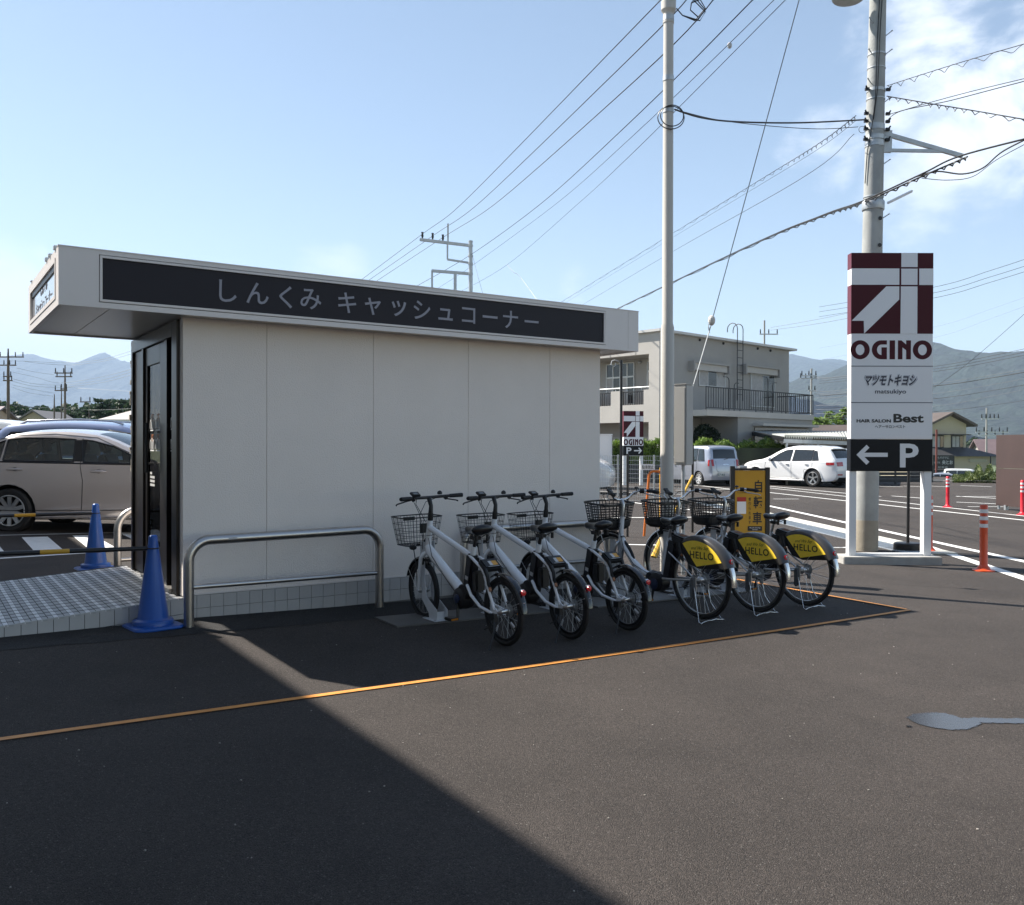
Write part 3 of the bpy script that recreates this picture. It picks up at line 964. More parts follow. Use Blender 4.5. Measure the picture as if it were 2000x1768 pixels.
def saddle(par, X, Z, L=.26, w=.095, tilt=0):
    mb = MB(); nx, na = 14, 12
    for i in range(nx):
        t = i/(nx-1)
        x = -L/2+L*t
        if t < .18: ww = w*math.sqrt(max(.03, 1-((.18-t)/.2)**2))
        else:
            s_ = (t-.18)/.82
            ww = w+(w*.26-w)*(1-(1-s_)**1.6 if s_ < 1 else 1)**.75
            if t > .93: ww *= .8
        top = .012*math.cos(math.pi*(t-.1)*1.3)+(.018 if t < .3 else 0)*(1-t/.3 if t < .3 else 0)
        th_ = .045+.02*math.sin(math.pi*min(1, t/.5)) if t < .5 else .045
        if i in (0, nx-1): ww *= .6; th_ *= .6
        for j in range(na):
            a = 2*math.pi*j/na
            yy = ww*math.cos(a)
            zz = math.sin(a)
            zc_ = top+(.5*th_*zz if zz > 0 else th_*.75*zz)-.008*math.cos(a)**2*(1 if t < .6 else 0)
            mb.v.append(Vector((x, yy, zc_)))
    for i in range(nx-1):
        for j in range(na):
            j2 = (j+1) % na
            mb.face(i*na+j, i*na+j2, (i+1)*na+j2, (i+1)*na+j)
    mb.face(*range(na)[::-1]); mb.face(*[(nx-1)*na+j for j in range(na)])
    o = mb.build('saddle', SADM, par, smooth=60)
    o.location = (X, 0, Z-.022); o.rotation_euler = (0, tilt, 0)
    r_ = MB()
    for s in (-1, 1):
        r_.tube([(-.09, s*.035, -.03), (-.05, s*.022, -.055), (.04, s*.022, -.058), (.09, s*.012, -.03)], .0035, 6)
        r_.tube([(-.085, s*.05, -.03), (-.085, s*.05, -.075)], .012, 8)
    r_.box(-.03, .03, -.03, .03, -.078, -.05)
    r_.build('saddle_rails', BLACK, o, smooth=40)
    return o
def fender(name, par, X, Z, R, a0, a1, w, m, n=18):
    mb = MB()
    cs = [(-w/2, -.014), (-w/2*.8, -.002), (-w*.2, .004), (w*.2, .004), (w/2*.8, -.002), (w/2, -.014)]
    for i in range(n+1):
        a = rad(a0+(a1-a0)*i/n)
        for y, dr in cs: mb.v.append(Vector((X+(R+dr)*math.cos(a), y, Z+(R+dr)*math.sin(a))))
        for y, dr in cs[::-1]: mb.v.append(Vector((X+(R+dr-.003)*math.cos(a), y*.96, Z+(R+dr-.003)*math.sin(a))))
    k = 12
    for i in range(n):
        for j in range(k):
            j2 = (j+1) % k
            mb.face(i*k+j, i*k+j2, (i+1)*k+j2, (i+1)*k+j)
    mb.face(*range(k)[::-1]); mb.face(*[n*k+j for j in range(k)])
    return mb.build(name, m, par, smooth=50)
def lerp3(a, b, t): return Vector(a)*(1-t)+Vector(b)*t
def chain_parts(B, X0, Z0, X1, Z1, r0, r1, y):
    """chainring, sprocket and chain on the right side (-y)"""
    mb = MB(); ry_ = Matrix.Rotation(rad(90), 4, 'X')
    mb.lathe([(r0-.012, -.002), (r0, -.002), (r0, .002), (r0-.012, .002)], 28, (X0, -y, Z0), ry_, cap=False)
    for i in range(5):
        a = 2*math.pi*i/5
        mb.bar((X0, -y, Z0), (X0+(r0-.006)*math.cos(a), -y, Z0+(r0-.006)*math.sin(a)), .012, .004, (0, 1, 0))
    mb.build('chainring', DARKM, B)
    c_ = MB()
    c_.tube([(X0, -y, Z0+r0), (X1, -y, Z1+r1)], .004, 5).tube([(X0, -y, Z0-r0), (X1, -y, Z1-r1)], .004, 5)
    c_.build('chain', DARKM, B)
    s_ = MB()
    for k in range(5): s_.lathe([(r1*(.55+.12*k), -.001), (r1*(.55+.12*k), .001)], 20, (X1, -y+.004*(4-k)+.0, Z1), ry_)
    s_.build('sprockets', GALV, B)
def cranks(B, X, Z, L, ang, w=.075, plat=True):
    for s, a in ((1, ang), (-1, ang+math.pi)):
        e = (X+L*math.cos(a), s*w, Z+L*math.sin(a))
        MB().bar((X, s*.055, Z), e, .012, .024, (0, 1, 0)).build('crank', DARKM, B, bevel=.002)
        p = MB(); x, y, z = e[0], s*(w+.055), e[2]
        p.box(x-.045, x+.045, y-.042, y+.042, z-.012, z+.012)
        pd = p.build('pedal', BLACK, B, bevel=.005)
        MB().box(x-.0465, x-.045, y-.03, y+.03, z-.007, z+.007).build('pedal_reflector', mat('amber', (.55, .2, .02), .25), pd)
def wire_basket(par, cx, z0, z1, wx, wy, tx=.78):
    """black wire basket, wx along X and wy across, tapering downwards"""
    mb = MB(); n = 0
    def ringp(t, nn=40, r=.035):
        sx, sy = (tx+(1-tx)*t)*wx/2, (tx+(1-tx)*t)*wy/2
        out_ = []
        for i in range(nn):
            a = 2*math.pi*(i+.5)/nn
            c_, s_ = math.cos(a), math.sin(a)
            q = (abs(c_)**7+abs(s_)**7)**(-1/7)
            out_.append(Vector((cx+c_*q*sx, s_*q*sy, z0+(z1-z0)*t)))
        return out_
    top = ringp(1)
    mb.tube(top, .0052, 6, closed=True)
    for t in (.0, .18, .36, .54, .76): mb.tube(ringp(t), .0019 if t else .0028, 4, closed=True)
    a = ringp(0, 40); b = ringp(1, 40)
    for i in range(40): mb.tube([a[i], b[i]], .0017, 4, cap=False)
    sx, sy = tx*wx/2, tx*wy/2
    for i in range(1, 8):
        y = -sy+2*sy*i/8; mb.tube([(cx-sx, y, z0), (cx+sx, y, z0)], .0017, 4, cap=False)
    for i in range(1, 6):
        x = cx-sx+2*sx*i/6; mb.tube([(x, -sy, z0), (x, sy, z0)], .0017, 4, cap=False)
    bk = mb.build('basket', BLACK, par, smooth=60)
    MB().box(cx-wx/2+.004, cx-wx/2+.010, -.045, .045, z1-.13, z1-.05).build('basket_plate', BLACK, bk)
    MB().box(cx+wx/2-.012, cx+wx/2-.006, -.055, .055, z1-.045, z1-.014).build('basket_badge', BLACK, bk)
    return bk
def small_bike():
    B = thing('electric_bicycle', 'x', 'bicycle', (0, 0, 0), 0, 'small white electric bicycles at the kiosk wall')
    R = .252; WB = 1.2
    wheel(B, 0, R, .038, DARKM, GALV, 28, .018)
    wheel(B, WB, R, .038, DARKM, GALV, 28, .014, True, steer=rad(0))
    # frame
    f = MB()
    ht0, ht1 = Vector((1.115, 0, .60)), Vector((1.065, 0, .845))
    f.tube([ht0, ht1], [.027, .024], 14)
    f.tube([(1.11, 0, .625), (1.07, 0, .585), (.60, 0, .335)], [.032, .041, .041], 14)
    f.tube([(1.08, 0, .785), (.44, 0, .615)], [.026, .022], 12)
    f.tube([(.425, 0, .56), (.385, 0, .69)], .022, 12)
    for s in (-1, 1):
        f.tube([(.46, s*.012, .62), (.36, s*.035, .605), (.20, s*.052, .545), (.15, s*.056, .50)], .012, 8)
        f.tube([(.16, s*.056, .50), (.03, s*.060, .262)], .0115, 8)
        f.tube([(.42, s*.050, .395), (.385, s*.060, .375), (.345, s*.063, .33), (.22, s*.063, .26), (.05, s*.062, .235)], .0125, 8)
        f.bar((.04, s*.060, .225), (.01, s*.060, .275), .006, .05, (1, 0, 0))
    f.build('frame', BIKEW, B, smooth=50)
    fk = MB()
    fk.tube([(1.115, 0, .60), (1.12, 0, .565)], .026, 12)
    for s in (-1, 1):
        fk.tube([(1.118, 0, .572), (1.128, s*.035, .562), (1.142, s*.052, .53), (1.175, s*.054, .38), (WB, s*.054, R)], [.020, .020, .017, .015, .010], 10)
    fk.build('fork', BIKEW, B, smooth=50)
    hm = MB()
    for x in (.75, .68): hm.tube([(x+.006, 0, .414+(x-.68)*.53), (x, 0, .411+(x-.68)*.53)], .0372, 12)
    # small print on the down tube
    for k in range(2):
        t_ = lerp3((1.07, .0365, .585), (.60, .0365, .335), .35+.0*k)
    o = text('electric assist', .022, B, (.86, .0422, .478), (rad(90), rad(28), rad(180)), mat('print_grey', (.25, .26, .28), .5), 'frame_print', .0006)
    # stem and bars
    st = MB().tube([(1.065, 0, .845), (1.055, 0, .905)], .022, 12).tube([(1.055, 0, .90), (1.045, 0, .965), (1.078, 0, 1.03)], [.020, .017, .020], 10)
    stem = st.build('stem', BLACK, B, smooth=50)
    hb = thing('handlebar', None, None)
    D.objects.remove(hb)
    ang = rad(7)
    def hp(x, y, z):   # steer rotation about the stem
        c_, s_ = math.cos(ang), math.sin(ang)
        dx = x-1.075
        return Vector((1.075+dx*c_-y*s_, dx*s_+y*c_, z))
    bar = MB().tube([hp(1.03, -.30, 1.037), hp(1.07, -.17, 1.035), hp(1.078, 0, 1.033), hp(1.07, .17, 1.035), hp(1.03, .30, 1.037)], .0125, 10).build('handlebar', BLACK, B, smooth=50)
    for s in (-1, 1):
        MB().tube([hp(1.025, s*.315, 1.037), hp(1.03, s*.305, 1.037), hp(1.055, s*.20, 1.036)], [.015, .0175, .016], 12).build('grip', RUBBER, bar, smooth=50)
        MB().tube([hp(1.075, s*.165, 1.025), hp(1.115, s*.19, 1.012), hp(1.105, s*.30, .992), hp(1.09, s*.315, .985)], [.008, .006, .0055, .007], 6).build('brake_lever', BLACK, bar, smooth=50)
        MB().tube([hp(1.06, s*.155, 1.03), hp(1.075, s*.175, 1.02)], .018, 8).build('lever_clamp', BLACK, bar, smooth=50)
    MB().box(-.03, .03, -.038, .038, -.008, .012, Matrix.Translation(hp(1.06, .15, 1.065)) @ Matrix.Rotation(rad(-25), 4, 'Y')).build('display', BLACK, bar, bevel=.005)
    MB().box(-.018, .012, -.02, .02, .012, .0128, Matrix.Translation(hp(1.06, .15, 1.065)) @ Matrix.Rotation(rad(-25), 4, 'Y')).build('display_screen', mat('lcd', (.22, .25, .27), .15), bar)
    MB().lathe([(.018, -.01), (.022, 0), (.016, .016), (.004, .022)], 12, hp(1.075, -.11, 1.062)).build('bell', BLACK, bar, smooth=50)
    cb = MB()
    cb.tube([hp(1.10, .12, 1.03), Vector((1.16, .10, 1.0)), Vector((1.18, .04, .90)), Vector((1.15, .02, .78)), Vector((1.12, .03, .66))], .0028, 5)
    cb.tube([hp(1.10, -.12, 1.03), Vector((1.17, -.02, .99)), Vector((1.19, .03, .88)), Vector((1.15, .03, .70)), Vector((1.13, .04, .60))], .0028, 5)
    cb.tube([hp(1.09, .11, 1.05), Vector((1.12, .10, .98)), Vector((1.10, .05, .88)), Vector((1.09, .03, .83))], .0028, 5)
    cb.tube([(1.05, .028, .70), (.98, .04, .56), (.75, .042, .40), (.60, .045, .31)], .003, 5)
    cb.torus(.0275, .0022, 16, 4, (1.085, 0, .72), 'Z')
    cb.build('cables', BLACK, B, smooth=50)
    wire_basket(B, 1.30, .625, .862, .29, .37)
    mb = MB()
    for s in (-1, 1): mb.tube([(1.24, s*.07, .625), (1.20, s*.065, .45), (1.2, s*.06, .27)], .004, 6)
    mb.tube([(1.12, 0, .70), (1.20, 0, .64), (1.3, 0, .622)], .008, 6)
    mb.build('basket_stay', BLACK, B, smooth=50)
    MB().sphere((1.30, .04, .60), (.04, .03, .022), 12, 6).build('lamp', BLACK, B, smooth=60)
    # seat post, saddle
    sp_ = MB().tube([(.40, 0, .64), (.355, 0, .79)], .0135, 10).build('seat_post', BLACK, B, smooth=50)
    saddle(B, .36, .845, .275, .098, rad(-3))
    # battery, motor, lock
    bt = MB().box(-.045, .045, -.038, .038, 0, .30, Matrix.Translation((.475, 0, .335)) @ Matrix.Rotation(rad(-14), 4, 'Y'))
    bat = bt.build('battery', MOTOR, B, bevel=.012, smooth=40)
    MB().cbox((.335, .0, .43), (.07, .08, .16)).build('controller', BLACK, B, bevel=.012, smooth=40)
    MB().box(-.02, .02, .0385, .0395, .10, .13, Matrix.Translation((.475, 0, .335)) @ Matrix.Rotation(rad(-14), 4, 'Y')).build('battery_label', TAGW, bat)
    ry_ = Matrix.Rotation(rad(90), 4, 'X')
    mo = MB().lathe([(.055, -.062), (.082, -.05), (.088, 0), (.082, .05), (.055, .062)], 24, (.55, 0, .275), ry_)
    mo.lathe([(.06, -.05), (.07, 0), (.06, .05)], 20, (.50, 0, .33), ry_)
    mo.build('motor', MOTOR, B, smooth=45)
    MB().lathe([(.034, 0), (.036, .012), (.02, .018)], 18, (.55, .062, .275), Matrix.Rotation(rad(-90), 4, 'X')).build('motor_cap', mat('motor_cap_blue', (.02, .03, .07), .35), B, smooth=40)
    Lm = Matrix.Translation((.165, 0, .572)) @ Matrix.Rotation(rad(-32), 4, 'Y')
    lk = MB().box(-.055, .06, -.075, .075, -.028, .022, Lm).build('lock_box', BLACK, B, bevel=.012, smooth=40)
    MB().box(-.028, .022, -.048, -.006, .0222, .0232, Lm).build('label', TAGO, lk)
    MB().box(-.028, .022, -.005, .022, .0222, .0232, Lm).build('label', TAGW, lk)
    MB().box(-.042, -.038, -.05, .045, .0222, .0232, Lm).build('label', TAGW, lk)
    for s in (-1, 1):
        MB().tube([(.13, s*.07, .55), (.10, s*.068, .50), (.10, s*.062, .44), (.07, s*.058, .41)], [.017, .014, .012, .010], 8).build('lock_arm', BLACK, B, smooth=50)
    MB().tube([(.075, .066, .42), (.06, .07, .40)], .012, 8).build('lock_button', mat('copper', (.45, .22, .12), .4, .6), B, smooth=50)
    # fenders
    fender('fender', B, 0, R, .277, 175, 62, .062, mat('black_gloss', (.010, .010, .012), .12, coat=.6))
    fender('fender', B, WB, R, .277, 118, 18, .058, MATS['black_gloss'])
    st_ = MB()
    for s in (-1, 1):
        st_.tube([(0, s*.06, R), (-.24, s*.034, .345)], .0022, 5)
        st_.tube([(WB, s*.06, R), (WB+.22, s*.03, .42)], .0022, 5)
    st_.tube([(-.24, -.034, .345), (-.268, 0, .35), (-.24, .034, .345)], .0022, 5)
    st_.build('fender_stays', ALU, B)
    rf = MB().lathe([(.016, 0), (.021, .004), (.020, .010), (.004, .014)], 14, (-.252, 0, .42), Matrix.Rotation(rad(-90), 4, 'Y'))
    rf.build('reflector', REDREF, B, smooth=40)
    MB().bar((-.235, 0, .44), (-.255, 0, .432), .03, .006).build('reflector_bracket', ALU, B)
    # drivetrain, stand, disc cover, spoke reflectors
    chain_parts(B, .55, .275, 0, R, .065, .05, .055)
    gd_ = MB(); gd_.torus(.072, .003, 28, 5, (0, -.062, R)); gd_.torus(.055, .004, 24, 5, (0, -.055, R))
    for i in range(8):
        a = i*math.pi/4; gd_.bar((.02*math.cos(a), -.06, R+.02*math.sin(a)), (.07*math.cos(a), -.06, R+.07*math.sin(a)), .003, .006, (0, 1, 0))
    gd_.build('gear_guard', DARKM, B)
    cranks(B, .55, .275, .145, rad(-100))
    ks = MB().tube([(.02, .07, .225), (-.02, .10, .12), (-.06, .17, .008)], [.010, .007, .007], 8)
    ks.tube([(.02, .07, .225), (.03, .09, .15), (.08, .12, .12)], .005, 6)
    ks.box(.0, .06, .055, .085, .19, .24)
    ks.sphere((-.06, .17, .008), (.014, .014, .008), 8, 4)
    ks.build('kickstand', BLACK, B, smooth=50)
    de = MB().box(-.03, .02, -.08, -.055, .11, .20).build('derailleur', DARKM, B, bevel=.006)
    sr = MB()
    for a, c_ in ((-62, 0), (-150, 0)):
        a = rad(a); d = Vector((math.cos(a), 0, math.sin(a))); n_ = Vector((-d.z, 0, d.x))
        p = Vector((0, .012, R))+d*.15
        sr.bar(p-d*.024, p+d*.028, .004, .014, n_)
    sr.build('spoke_reflector', mat('clear_reflector', (.65, .66, .68), .3), B)
    br = MB()
    br.box(WB-.045, WB-.015, -.045, .045, .50, .53); br.box(WB-.06, WB-.035, .02, .05, .47, .53)
    br.build('brake', BLACK, B, bevel=.006)
    rb_ = MB().tube([(.03, -.05, R+.02), (.12, -.055, .42)], .012, 8)
    return B
def lattice_basket(par, cx, z0, z1, wx, wy):
    """moulded plastic basket: flat bars in a net, closed tub below"""
    mb = MB()
    def pt(a, t):
        k_ = .80+.20*t
        c_, s_ = math.cos(a), math.sin(a)
        q = (abs(c_)**6+abs(s_)**6)**(-1/6)
        return Vector((cx+c_*q*wx/2*k_, s_*q*wy/2*k_, z0+(z1-z0)*t+(.012*math.cos(a) if t > .9 else 0)))
    n = 48
    for t, w_ in ((1, .010), (.90, .005), (.80, .004), (.70, .004), (.60, .004), (.50, .004), (.40, .004), (.32, .007)):
        P = [pt(2*math.pi*i/n, t) for i in range(n)]
        for i in range(n):
            mb.bar(P[i], P[(i+1) % n], .004 if t < 1 else .014, w_*1.6)
    for i in range(36):
        a = 2*math.pi*(i+.5)/36
        mb.bar(pt(a, .30), pt(a, .99), .007, .004, (math.cos(a), math.sin(a), 0))
    # tub
    k = len(mb.v)
    for t in (.32, .12, 0):
        for i in range(n):
            p = pt(2*math.pi*i/n, t)
            if t == 0: p = Vector((cx+(p.x-cx)*.8, p.y*.8, p.z))
            mb.v.append(p)
    for r in range(2):
        for i in range(n):
            i2 = (i+1) % n; mb.face(k+r*n+i, k+r*n+i2, k+(r+1)*n+i2, k+(r+1)*n+i)
    mb.face(*[k+2*n+i for i in range(n)])
    return mb.build('basket', BLACK, par)
def large_bike():
    B = thing('shared_bicycle', 'x', 'bicycle', (0, 0, 0), 0, 'larger electric bicycles with yellow wheel covers')
    R = .338; WB = 1.13; lift = .012
    SP = mat('spoke_steel', (.55, .55, .56), .3, .9)
    w1 = wheel(B, 0, R, .033, mat('rim_alu', (.30, .29, .27), .35, .9), SP, 36, .022)
    w1.location.z = R+lift
    wheel(B, WB, .33, .031, MATS['rim_alu'], DARKM, 32, .015, True, steer=rad(0))
    f = MB()
    f.tube([(1.015, 0, .60), (.985, 0, .83)], [.024, .021], 14)
    f.tube([(1.012, 0, .655), (.96, 0, .56), (.84, 0, .42), (.70, 0, .335), (.52, 0, .30)], [.026, .031, .031, .029, .028], 14)
    f.tube([(.46, 0, .33), (.375, 0, .68)], .018, 12)
    f.build('frame', BIKEW, B, smooth=50)
    st = MB()
    for s in (-1, 1):
        st.tube([(.46, s*.03, .31), (.30, s*.06, .325), (.02, s*.068, R+lift)], .011, 8)
        st.tube([(.385, s*.02, .64), (.33, s*.045, .56), (.02, s*.066, R+lift+.02)], .008, 8)
        st.bar((.03, s*.068, R-.02), (.0, s*.068, R+.06), .006, .05, (1, 0, 0))
    st.build('rear_stays', ALU, B, smooth=50)
    MB().tube([(1.008, 0, .735), (1.003, 0, .775)], .0245, 14).build('frame_badge', mat('badge', (.10, .11, .13), .4), B, smooth=50)
    fk = MB()
    for s in (-1, 1):
        fk.tube([(1.02, 0, .595), (1.022, s*.04, .585), (1.03, s*.052, .55), (1.06, s*.054, .42), (WB, s*.054, .33)], [.017, .017, .014, .012, .009], 10)
    fk.build('fork', ALU, B, smooth=50)
    sm = MB().tube([(.985, 0, .83), (.968, 0, .945), (.985, 0, .985), (1.0, 0, .99)], [.0145, .0145, .017, .015], 12)
    sm.build('stem', ALU, B, smooth=50)
    pts = {}
    bar_p = []
    ang = rad(-4)
    def hp(x, y, z):
        c_, s_ = math.cos(ang), math.sin(ang); dx = x-1.0
        return Vector((1.0+dx*c_-y*s_, dx*s_+y*c_, z))
    half = [(1.0, 0, .99), (1.0, .05, .992), (.995, .09, 1.01), (.97, .135, 1.055), (.92, .19, 1.075), (.86, .235, 1.07), (.78, .26, 1.06)]
    P = [hp(x, -y, z) for x, y, z in half[::-1]]+[hp(x, y, z) for x, y, z in half[1:]]
    bar = MB().tube(P, .0112, 10).build('handlebar', CHROME, B, smooth=50)
    for s in (-1, 1):
        MB().tube([hp(.885, s*.222, 1.072), hp(.80, s*.256, 1.062), hp(.765, s*.263, 1.057)], [.015, .0175, .016], 12).build('grip', RUBBER, bar, smooth=50)
        MB().tube([hp(.93, s*.20, 1.06), hp(.90, s*.245, 1.035), hp(.80, s*.30, 1.02), hp(.775, s*.31, 1.01)], [.008, .006, .005, .006], 6).build('brake_lever', ALU, bar, smooth=50)
        MB().tube([hp(.935, s*.175, 1.07), hp(.905, s*.205, 1.07)], .022, 8).build('lever_clamp', BLACK, bar, smooth=50)
    MB().lathe([(.005, -.02), (.005, 0), (.022, .002), (.022, .008), (.016, .018), (.004, .022)], 12, hp(.955, -.15, 1.09)).build('bell', BLACK, bar, smooth=50)
    MB().box(-.03, .03, -.025, .025, -.01, .01, Matrix.Translation(hp(1.0, .13, 1.075)) @ Matrix.Rotation(rad(-40), 4, 'Y')).build('display', BLACK, bar, bevel=.004)
    cb = MB()
    cb.tube([hp(.95, .19, 1.06), Vector((1.08, .16, 1.04)), Vector((1.14, .06, .95)), Vector((1.06, .02, .80)), Vector((1.03, .03, .66))], .0028, 5)
    cb.tube([hp(.95, -.19, 1.06), Vector((1.10, -.12, 1.05)), Vector((1.16, -.02, .95)), Vector((1.06, -.02, .80)), Vector((1.03, -.02, .66))], .0028, 5)
    cb.tube([(1.0, .028, .70), (.93, .035, .52), (.80, .035, .40), (.55, .04, .32)], .003, 5)
    cb.build('cables', BLACK, B, smooth=50)
    lattice_basket(B, 1.17, .70, .955, .33, .42)
    mb = MB()
    for s in (-1, 1): mb.tube([(1.22, s*.09, .705), (1.17, s*.07, .55), (WB, s*.062, .34)], .004, 6)
    mb.tube([(1.01, 0, .72), (1.10, 0, .69), (1.2, 0, .70)], .009, 6)
    mb.build('basket_stay', ALU, B, smooth=50)
    MB().lathe([(.02, -.03), (.03, 0), (.028, .03)], 12, (1.20, 0, .665), Matrix.Rotation(rad(90), 4, 'Y')).build('lamp', BLACK, B, smooth=50)
    MB().tube([(.385, 0, .66), (.335, 0, .81)], .0135, 10).build('seat_post', ALU, B, smooth=50)
    saddle(B, .335, .865, .265, .108, rad(-4))
    bt = MB().box(-.045, .045, -.05, .05, 0, .34, Matrix.Translation((.375, 0, .33)) @ Matrix.Rotation(rad(-13), 4, 'Y'))
    bat = bt.build('battery', MOTOR, B, bevel=.012, smooth=40)
    ry_ = Matrix.Rotation(rad(90), 4, 'X')
    mo = MB().lathe([(.055, -.062), (.085, -.05), (.092, 0), (.085, .05), (.055, .062)], 24, (.50, 0, .275), ry_)
    mo.lathe([(.045, -.05), (.06, 0), (.045, .05)], 20, (.58, 0, .31), ry_)
    mo.build('motor', MOTOR, B, smooth=45)
    MB().lathe([(.045, 0), (.05, .012), (.02, .020)], 18, (.50, .062, .26), Matrix.Rotation(rad(-90), 4, 'X')).build('motor_cap', mat('motor_cap_blue', (.02, .03, .07), .35), B, smooth=40)
    Lm = Matrix.Translation((.215, 0, .685)) @ Matrix.Rotation(rad(-12), 4, 'Y')
    lk = MB().box(-.07, .075, -.065, .065, -.04, .03, Lm).build('lock_box', BLACK, B, bevel=.014, smooth=40)
    MB().box(-.03, .035, -.04, .02, .0302, .0312, Lm).build('label', RUST, lk)
    MB().tube([(.20, .06, .66), (.17, .068, .58), (.14, .068, .50)], [.022, .018, .012], 8).build('lock_arm', BLACK, B, smooth=50)
    MB().tube([(.145, .078, .56), (.14, .086, .555)], .010, 8).build('lock_button', MATS['copper'], B, smooth=50)
    # rear fender, bright tail, wheel cover sector
    cz = R+lift
    fender('fender', B, 0, cz, .375, 128, 60, .085, GREYF)
    fender('fender', B, 0, cz, .378, 183, 150, .060, CHROME)
    fender('fender', B, WB, .33, .352, 118, -12, .05, mat('chrome_fender', (.45, .45, .46), .15, 1))
    # moulded rear shroud with flared shoulders
    sh = MB(); n = 26
    cs = [(-.064, -.026), (-.060, -.008), (-.045, .008), (0, .014), (.045, .008), (.060, -.008), (.064, -.026)]
    for i in range(n+1):
        a = rad(52+(158-52)*i/n)
        for y, dr in cs: sh.v.append(Vector(((.372+dr)*math.cos(a), y, cz+(.372+dr)*math.sin(a))))
    for i in range(n):
        for j in range(6): sh.face(i*7+j, i*7+j+1, (i+1)*7+j+1, (i+1)*7+j)
    sh.build('wheel_shroud', GREYF, B, smooth=60)
    for s in (-1, 1):
        # dark backing sector and yellow printed face
        A0, A1 = 62, 156
        ap = Vector((-.045, 0, cz+.135))
        arc = [Vector((.336*math.cos(rad(a)), 0, cz+.336*math.sin(rad(a)))) for a in range(A0, A1+1, 4)]
        pl_ = [ap]+arc
        m_ = MB(); off = s*.0615
        bk_ = MB(); k = 0
        big = [Vector((-.04, 0, cz+.105)), Vector((.085, 0, cz+.135)), Vector((.20, 0, cz+.285))]+[Vector((.352*math.cos(rad(a)), 0, cz+.352*math.sin(rad(a)))) for a in range(54, 159, 4)]
        nb = len(big)
        bk_.v = [Vector((p.x, off, p.z)) for p in big]+[Vector((p.x, off-s*.004, p.z)) for p in big]
        bk_.face(*range(nb)); bk_.face(*range(nb, 2*nb))
        for i in range(nb): bk_.face(i, (i+1) % nb, nb+(i+1) % nb, nb+i)
        pn = bk_.build('wheel_cover', BLACK, B)
        arc = [Vector((.342*math.cos(rad(a)), 0, cz+.342*math.sin(rad(a)))) for a in range(64, 151, 4)]
        yl = [Vector((-.012, 0, cz+.122))]+arc
        y_ = MB(); ny = len(yl)
        y_.v = [Vector((p.x, off+s*.002, p.z)) for p in yl]+[Vector((p.x, off, p.z)) for p in yl]
        y_.face(*range(ny)); y_.face(*range(ny, 2*ny))
        for i in range(ny): y_.face(i, (i+1) % ny, ny+(i+1) % ny, ny+i)
        yp = y_.build('cover_print', YEL, pn)
        rz2 = rad(180) if s > 0 else 0
        text('HELLO', .084, pn, (-.070, off+s*.003, cz+.218), (rad(90), 0, rz2), INK, 'lettering', .001, bold=.0012, sx=1.0, spacing=1.12)
        text('and We Say', .040, pn, (-.045, off+s*.003, cz+.282), (rad(90), rad(-3) if s > 0 else 0, rz2), mat('ink_brown', (.22, .15, .02), .5), 'lettering', .001, shear=.5)
    MB().box(-.345, -.335, -.018, .018, cz+.155, cz+.21, Matrix.Identity(4)).build('reflector', REDREF, B, bevel=.006)
    MB().tube([(-.335, 0, cz+.195), (-.35, 0, cz+.19)], .012, 8).build('reflector_bracket', ALU, B)
    ss = MB()
    for s in (-1, 1):
        ss.tube([(0, s*.07, cz), (-.10, s*.062, cz+.01), (-.30, s*.034, cz+.10), (-.376, s*.028, cz+.05)], .0025, 5)
        ss.tube([(0, s*.07, cz+.01), (-.12, s*.06, cz+.15)], .003, 5)
        ss.tube([(WB, s*.06, .33), (WB+.30, s*.026, .50)], .0025, 5)
    ss.tube([(-.13, .06, cz+.0), (-.22, .05, cz-.02), (-.30, .04, cz-.03)], .0022, 5)
    ss.build('fender_stays', ALU, B)['kind'] = 'stuff'
    chain_parts(B, .50, .275, 0, cz, .075, .05, .06)
    cranks(B, .50, .275, .155, rad(-80))
    gm = MB().box(.0, .05, .072, .09, cz-.15, cz+.02, Matrix.Identity(4)).build('brake_hub_cover', mat('grey_cast', (.16, .17, .18), .4, .5), B, bevel=.01)
    # rear stand: wire legs joined by a wavy foot
    k_ = MB()
    k_.tube([(-.0, .082, cz-.06), (-.03, .088, cz-.20), (-.10, .135, .018), (-.13, .14, .010), (-.115, .10, .014), (-.125, .04, .026), (-.115, 0, .018), (-.125, -.04, .026), (-.115, -.10, .014), (-.13, -.14, .010), (-.10, -.135, .018), (-.03, -.088, cz-.20), (0, -.082, cz-.06)], .0048, 7)
    k_.build('stand', CHROME, B, smooth=60)
    for s in (-1, 1): MB().box(-.02, .02, s*.078-.006, s*.078+.006, cz-.09, cz+.03).build('stand_bracket', ALU, B, bevel=.003)
    return B
S0 = small_bike()
labs = ['small white electric bicycle nearest the camera, leftmost of the row', 'small white electric bicycle in the middle between its two twins', 'small white electric bicycle beside the first larger bicycle']
RX = [(1.795, -1.94, 0, .012), (2.363, -1.975, 0, -.02), (2.985, -1.925, 0, .016)]
for i, (x, y, dz, dr) in enumerate(RX):
    b_ = S0 if i == 0 else copy_tree(S0)
    b_.location = kw(x, y, kg(x, y)+.002)
    b_.rotation_euler = (rad([-1.5, -1, -1.5][i]), 0, TH+rad(90)+dr)
    b_['label'] = labs[i]
L0 = large_bike()
labs = ['large bicycle with yellow HELLO cover next to the small bicycles', 'large bicycle with yellow HELLO cover between two alike', 'large bicycle with yellow HELLO cover at the far right end of the row']
RX = [(3.85, -1.90, rad(-1.2)), (4.56, -1.885, rad(-.8)), (5.225, -1.89, rad(-1))]
